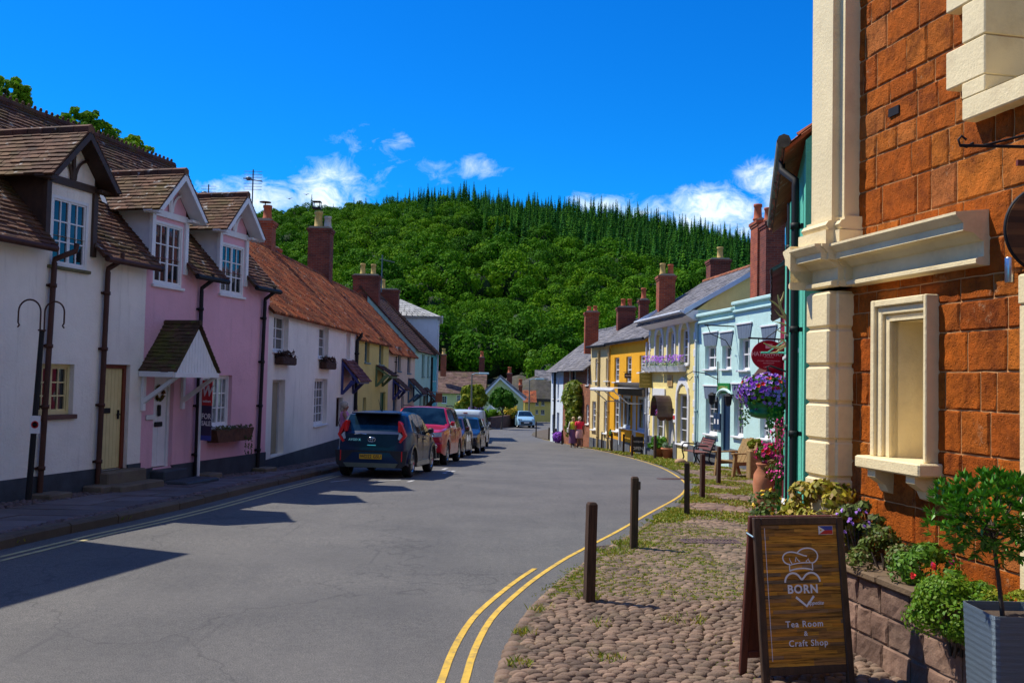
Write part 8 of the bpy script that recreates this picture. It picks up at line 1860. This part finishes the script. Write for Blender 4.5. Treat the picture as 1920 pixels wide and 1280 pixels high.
# faces -x
for k in range(5):
    x = .30; yk = -.26+k*.13; part('back_slat', lambda m_, yk=yk, k=k: m_.add([(.22,yk-.058,.34),(.22,yk+.058,.34),(.58,yk+.058,1.0-.02*abs(k-2)),(.58,yk-.058,1.0-.02*abs(k-2)),(.25,yk-.058,.33),(.25,yk+.058,.33),(.61,yk+.058,.99-.02*abs(k-2)),(.61,yk-.058,.99-.02*abs(k-2))], [(0,1,2,3),(4,5,6,7),(0,1,5,4),(2,3,7,6),(1,2,6,5),(3,0,4,7)]))
part('seat', lambda m_: [m_.rbox(-.36+.12*k, -.255+.12*k, -.32, .32, .40-.022*k, .43-.022*k, .005) for k in range(5)])
for s in (-1, 1):
    part('arm', lambda m_: m_.rbox(-.45, .42, s*.36-.06, s*.36+.06, .60, .635, .01))
    part('leg', lambda m_: m_.prism([(-.34, .60), (-.25, .60), (-.33, 0), (-.42, 0)], s*.33-.03, s*.33+.03, 'y')); part('leg', lambda m_: m_.prism([(.20, .60), (.29, .60), (.52, 0), (.43, 0)], s*.33-.03, s*.33+.03, 'y'))
    part('side_rail', lambda m_: m_.rbox(-.36, .36, s*.33-.025, s*.33+.025, .30, .40, .005))
b0 = at(1411, 888, 23.6); q = thing('wooden_planter', 'tall square wooden planter beside the wooden armchair', 'planter', (b0.x, 23.6, gz(23.6))); mb = MB(); mb.rbox(b0.x-.11, b0.x+.2, 23.45, 23.8, gz(23.6)+.03, gz(23.6)+.75, .02)
mb.build('box', OAKW, q); mb = MB(); crown(mb, (b0.x+.05, 23.6, gz(23.6)+.88), (.2,.2,.16), 10, 50, .06, .5); mb.build('plant', LEAF_O, q)
# iron bench with brown slats
b0 = at(1309, 861, 32.0); q = thing('iron_bench', 'black cast iron bench with brown slats against the aqua restaurant', 'bench', (b0.x-.1, 31.6, gz(31.6)+.04), R(8)); M = wm(q)
for k in range(5): part('slat', lambda m_: m_.rbox(-.30+.10*k, -.22+.10*k, -.6, .6, .42, .44, .004), M_plain('brown_slats', (.14,.045,.035), .6, .2))
for k in range(4): part('slat', lambda m_: m_.add([(.22+.05*k,-.6,.5+.1*k),(.22+.05*k,.6,.5+.1*k),(.25+.05*k,.6,.58+.1*k),(.25+.05*k,-.6,.58+.1*k)], [(0,1,2,3)]), MATS['brown_slats'])
for s in (-1, 1):
    part('end_frame', lambda m_: [m_.tube([(-.36, s*.6, 0), (-.28, s*.6, .2), (-.34, s*.6, .42), (-.34, s*.6, .6), (-.28, s*.6, .66), (.15, s*.6, .64)], .025, 6), m_.tube([(.30, s*.6, 0), (.18, s*.6, .2), (.22, s*.6, .45), (.42, s*.6, .9), (.5, s*.6, .88)], .025, 6), m_.tube([(-.3, s*.6, .4), (.2, s*.6, .4)], .02, 6)], IRB)
# OPEN board
Y = 40; b0 = at(1195, 850, Y); q = thing('open_board', 'small black pavement board reading OPEN in front of the ochre shop', 'sign', (b0.x, Y, gz(Y)+.04)); zb = gz(Y)+.04; mb = MB(); mb.rbox(b0.x-.24, b0.x+.24, Y-.02, Y+.02, zb+.12, zb+.78, .01); mb.box(b0.x-.24, b0.x-.19, Y-.02, Y+.02, zb, zb+.12); mb.box(b0.x+.19, b0.x+.24, Y-.02, Y+.02, zb, zb+.12); mb.mi = 1; mb.M = None
text_mb(mb, 'OPEN', Matrix.Translation((b0.x, Y-.022, zb+.28)) @ Matrix.Rotation(R(90), 4, 'X'), .19, bold=.006, sx=.95); text_mb(mb, 'Antiques', Matrix.Translation((b0.x, Y-.022, zb+.58)) @ Matrix.Rotation(R(90), 4, 'X'), .13, bold=.001); mb.build('board', [TRIM, CRT], q)
mb = MB(); mb.prism([(Y+.02, zb+.76), (Y+.05, zb+.76), (Y+.38, zb), (Y+.33, zb)], b0.x-.22, b0.x-.18, 'x'); mb.prism([(Y+.02, zb+.76), (Y+.05, zb+.76), (Y+.38, zb), (Y+.33, zb)], b0.x+.18, b0.x+.22, 'x'); mb.build('rear_legs', TRIM, q)
p = at(1285, 857, 31.5); mb = MB(); mb.blob((p.x-.15, 31.6, gz(31.6)+.1), (.2,.16,.12), 10, 7, .1); mb.build('boulder', M_plain('tan_boulder', (.42,.26,.15), .9, .2, 5, .01), label='rounded tan boulder beside the iron bench', cat='boulder')
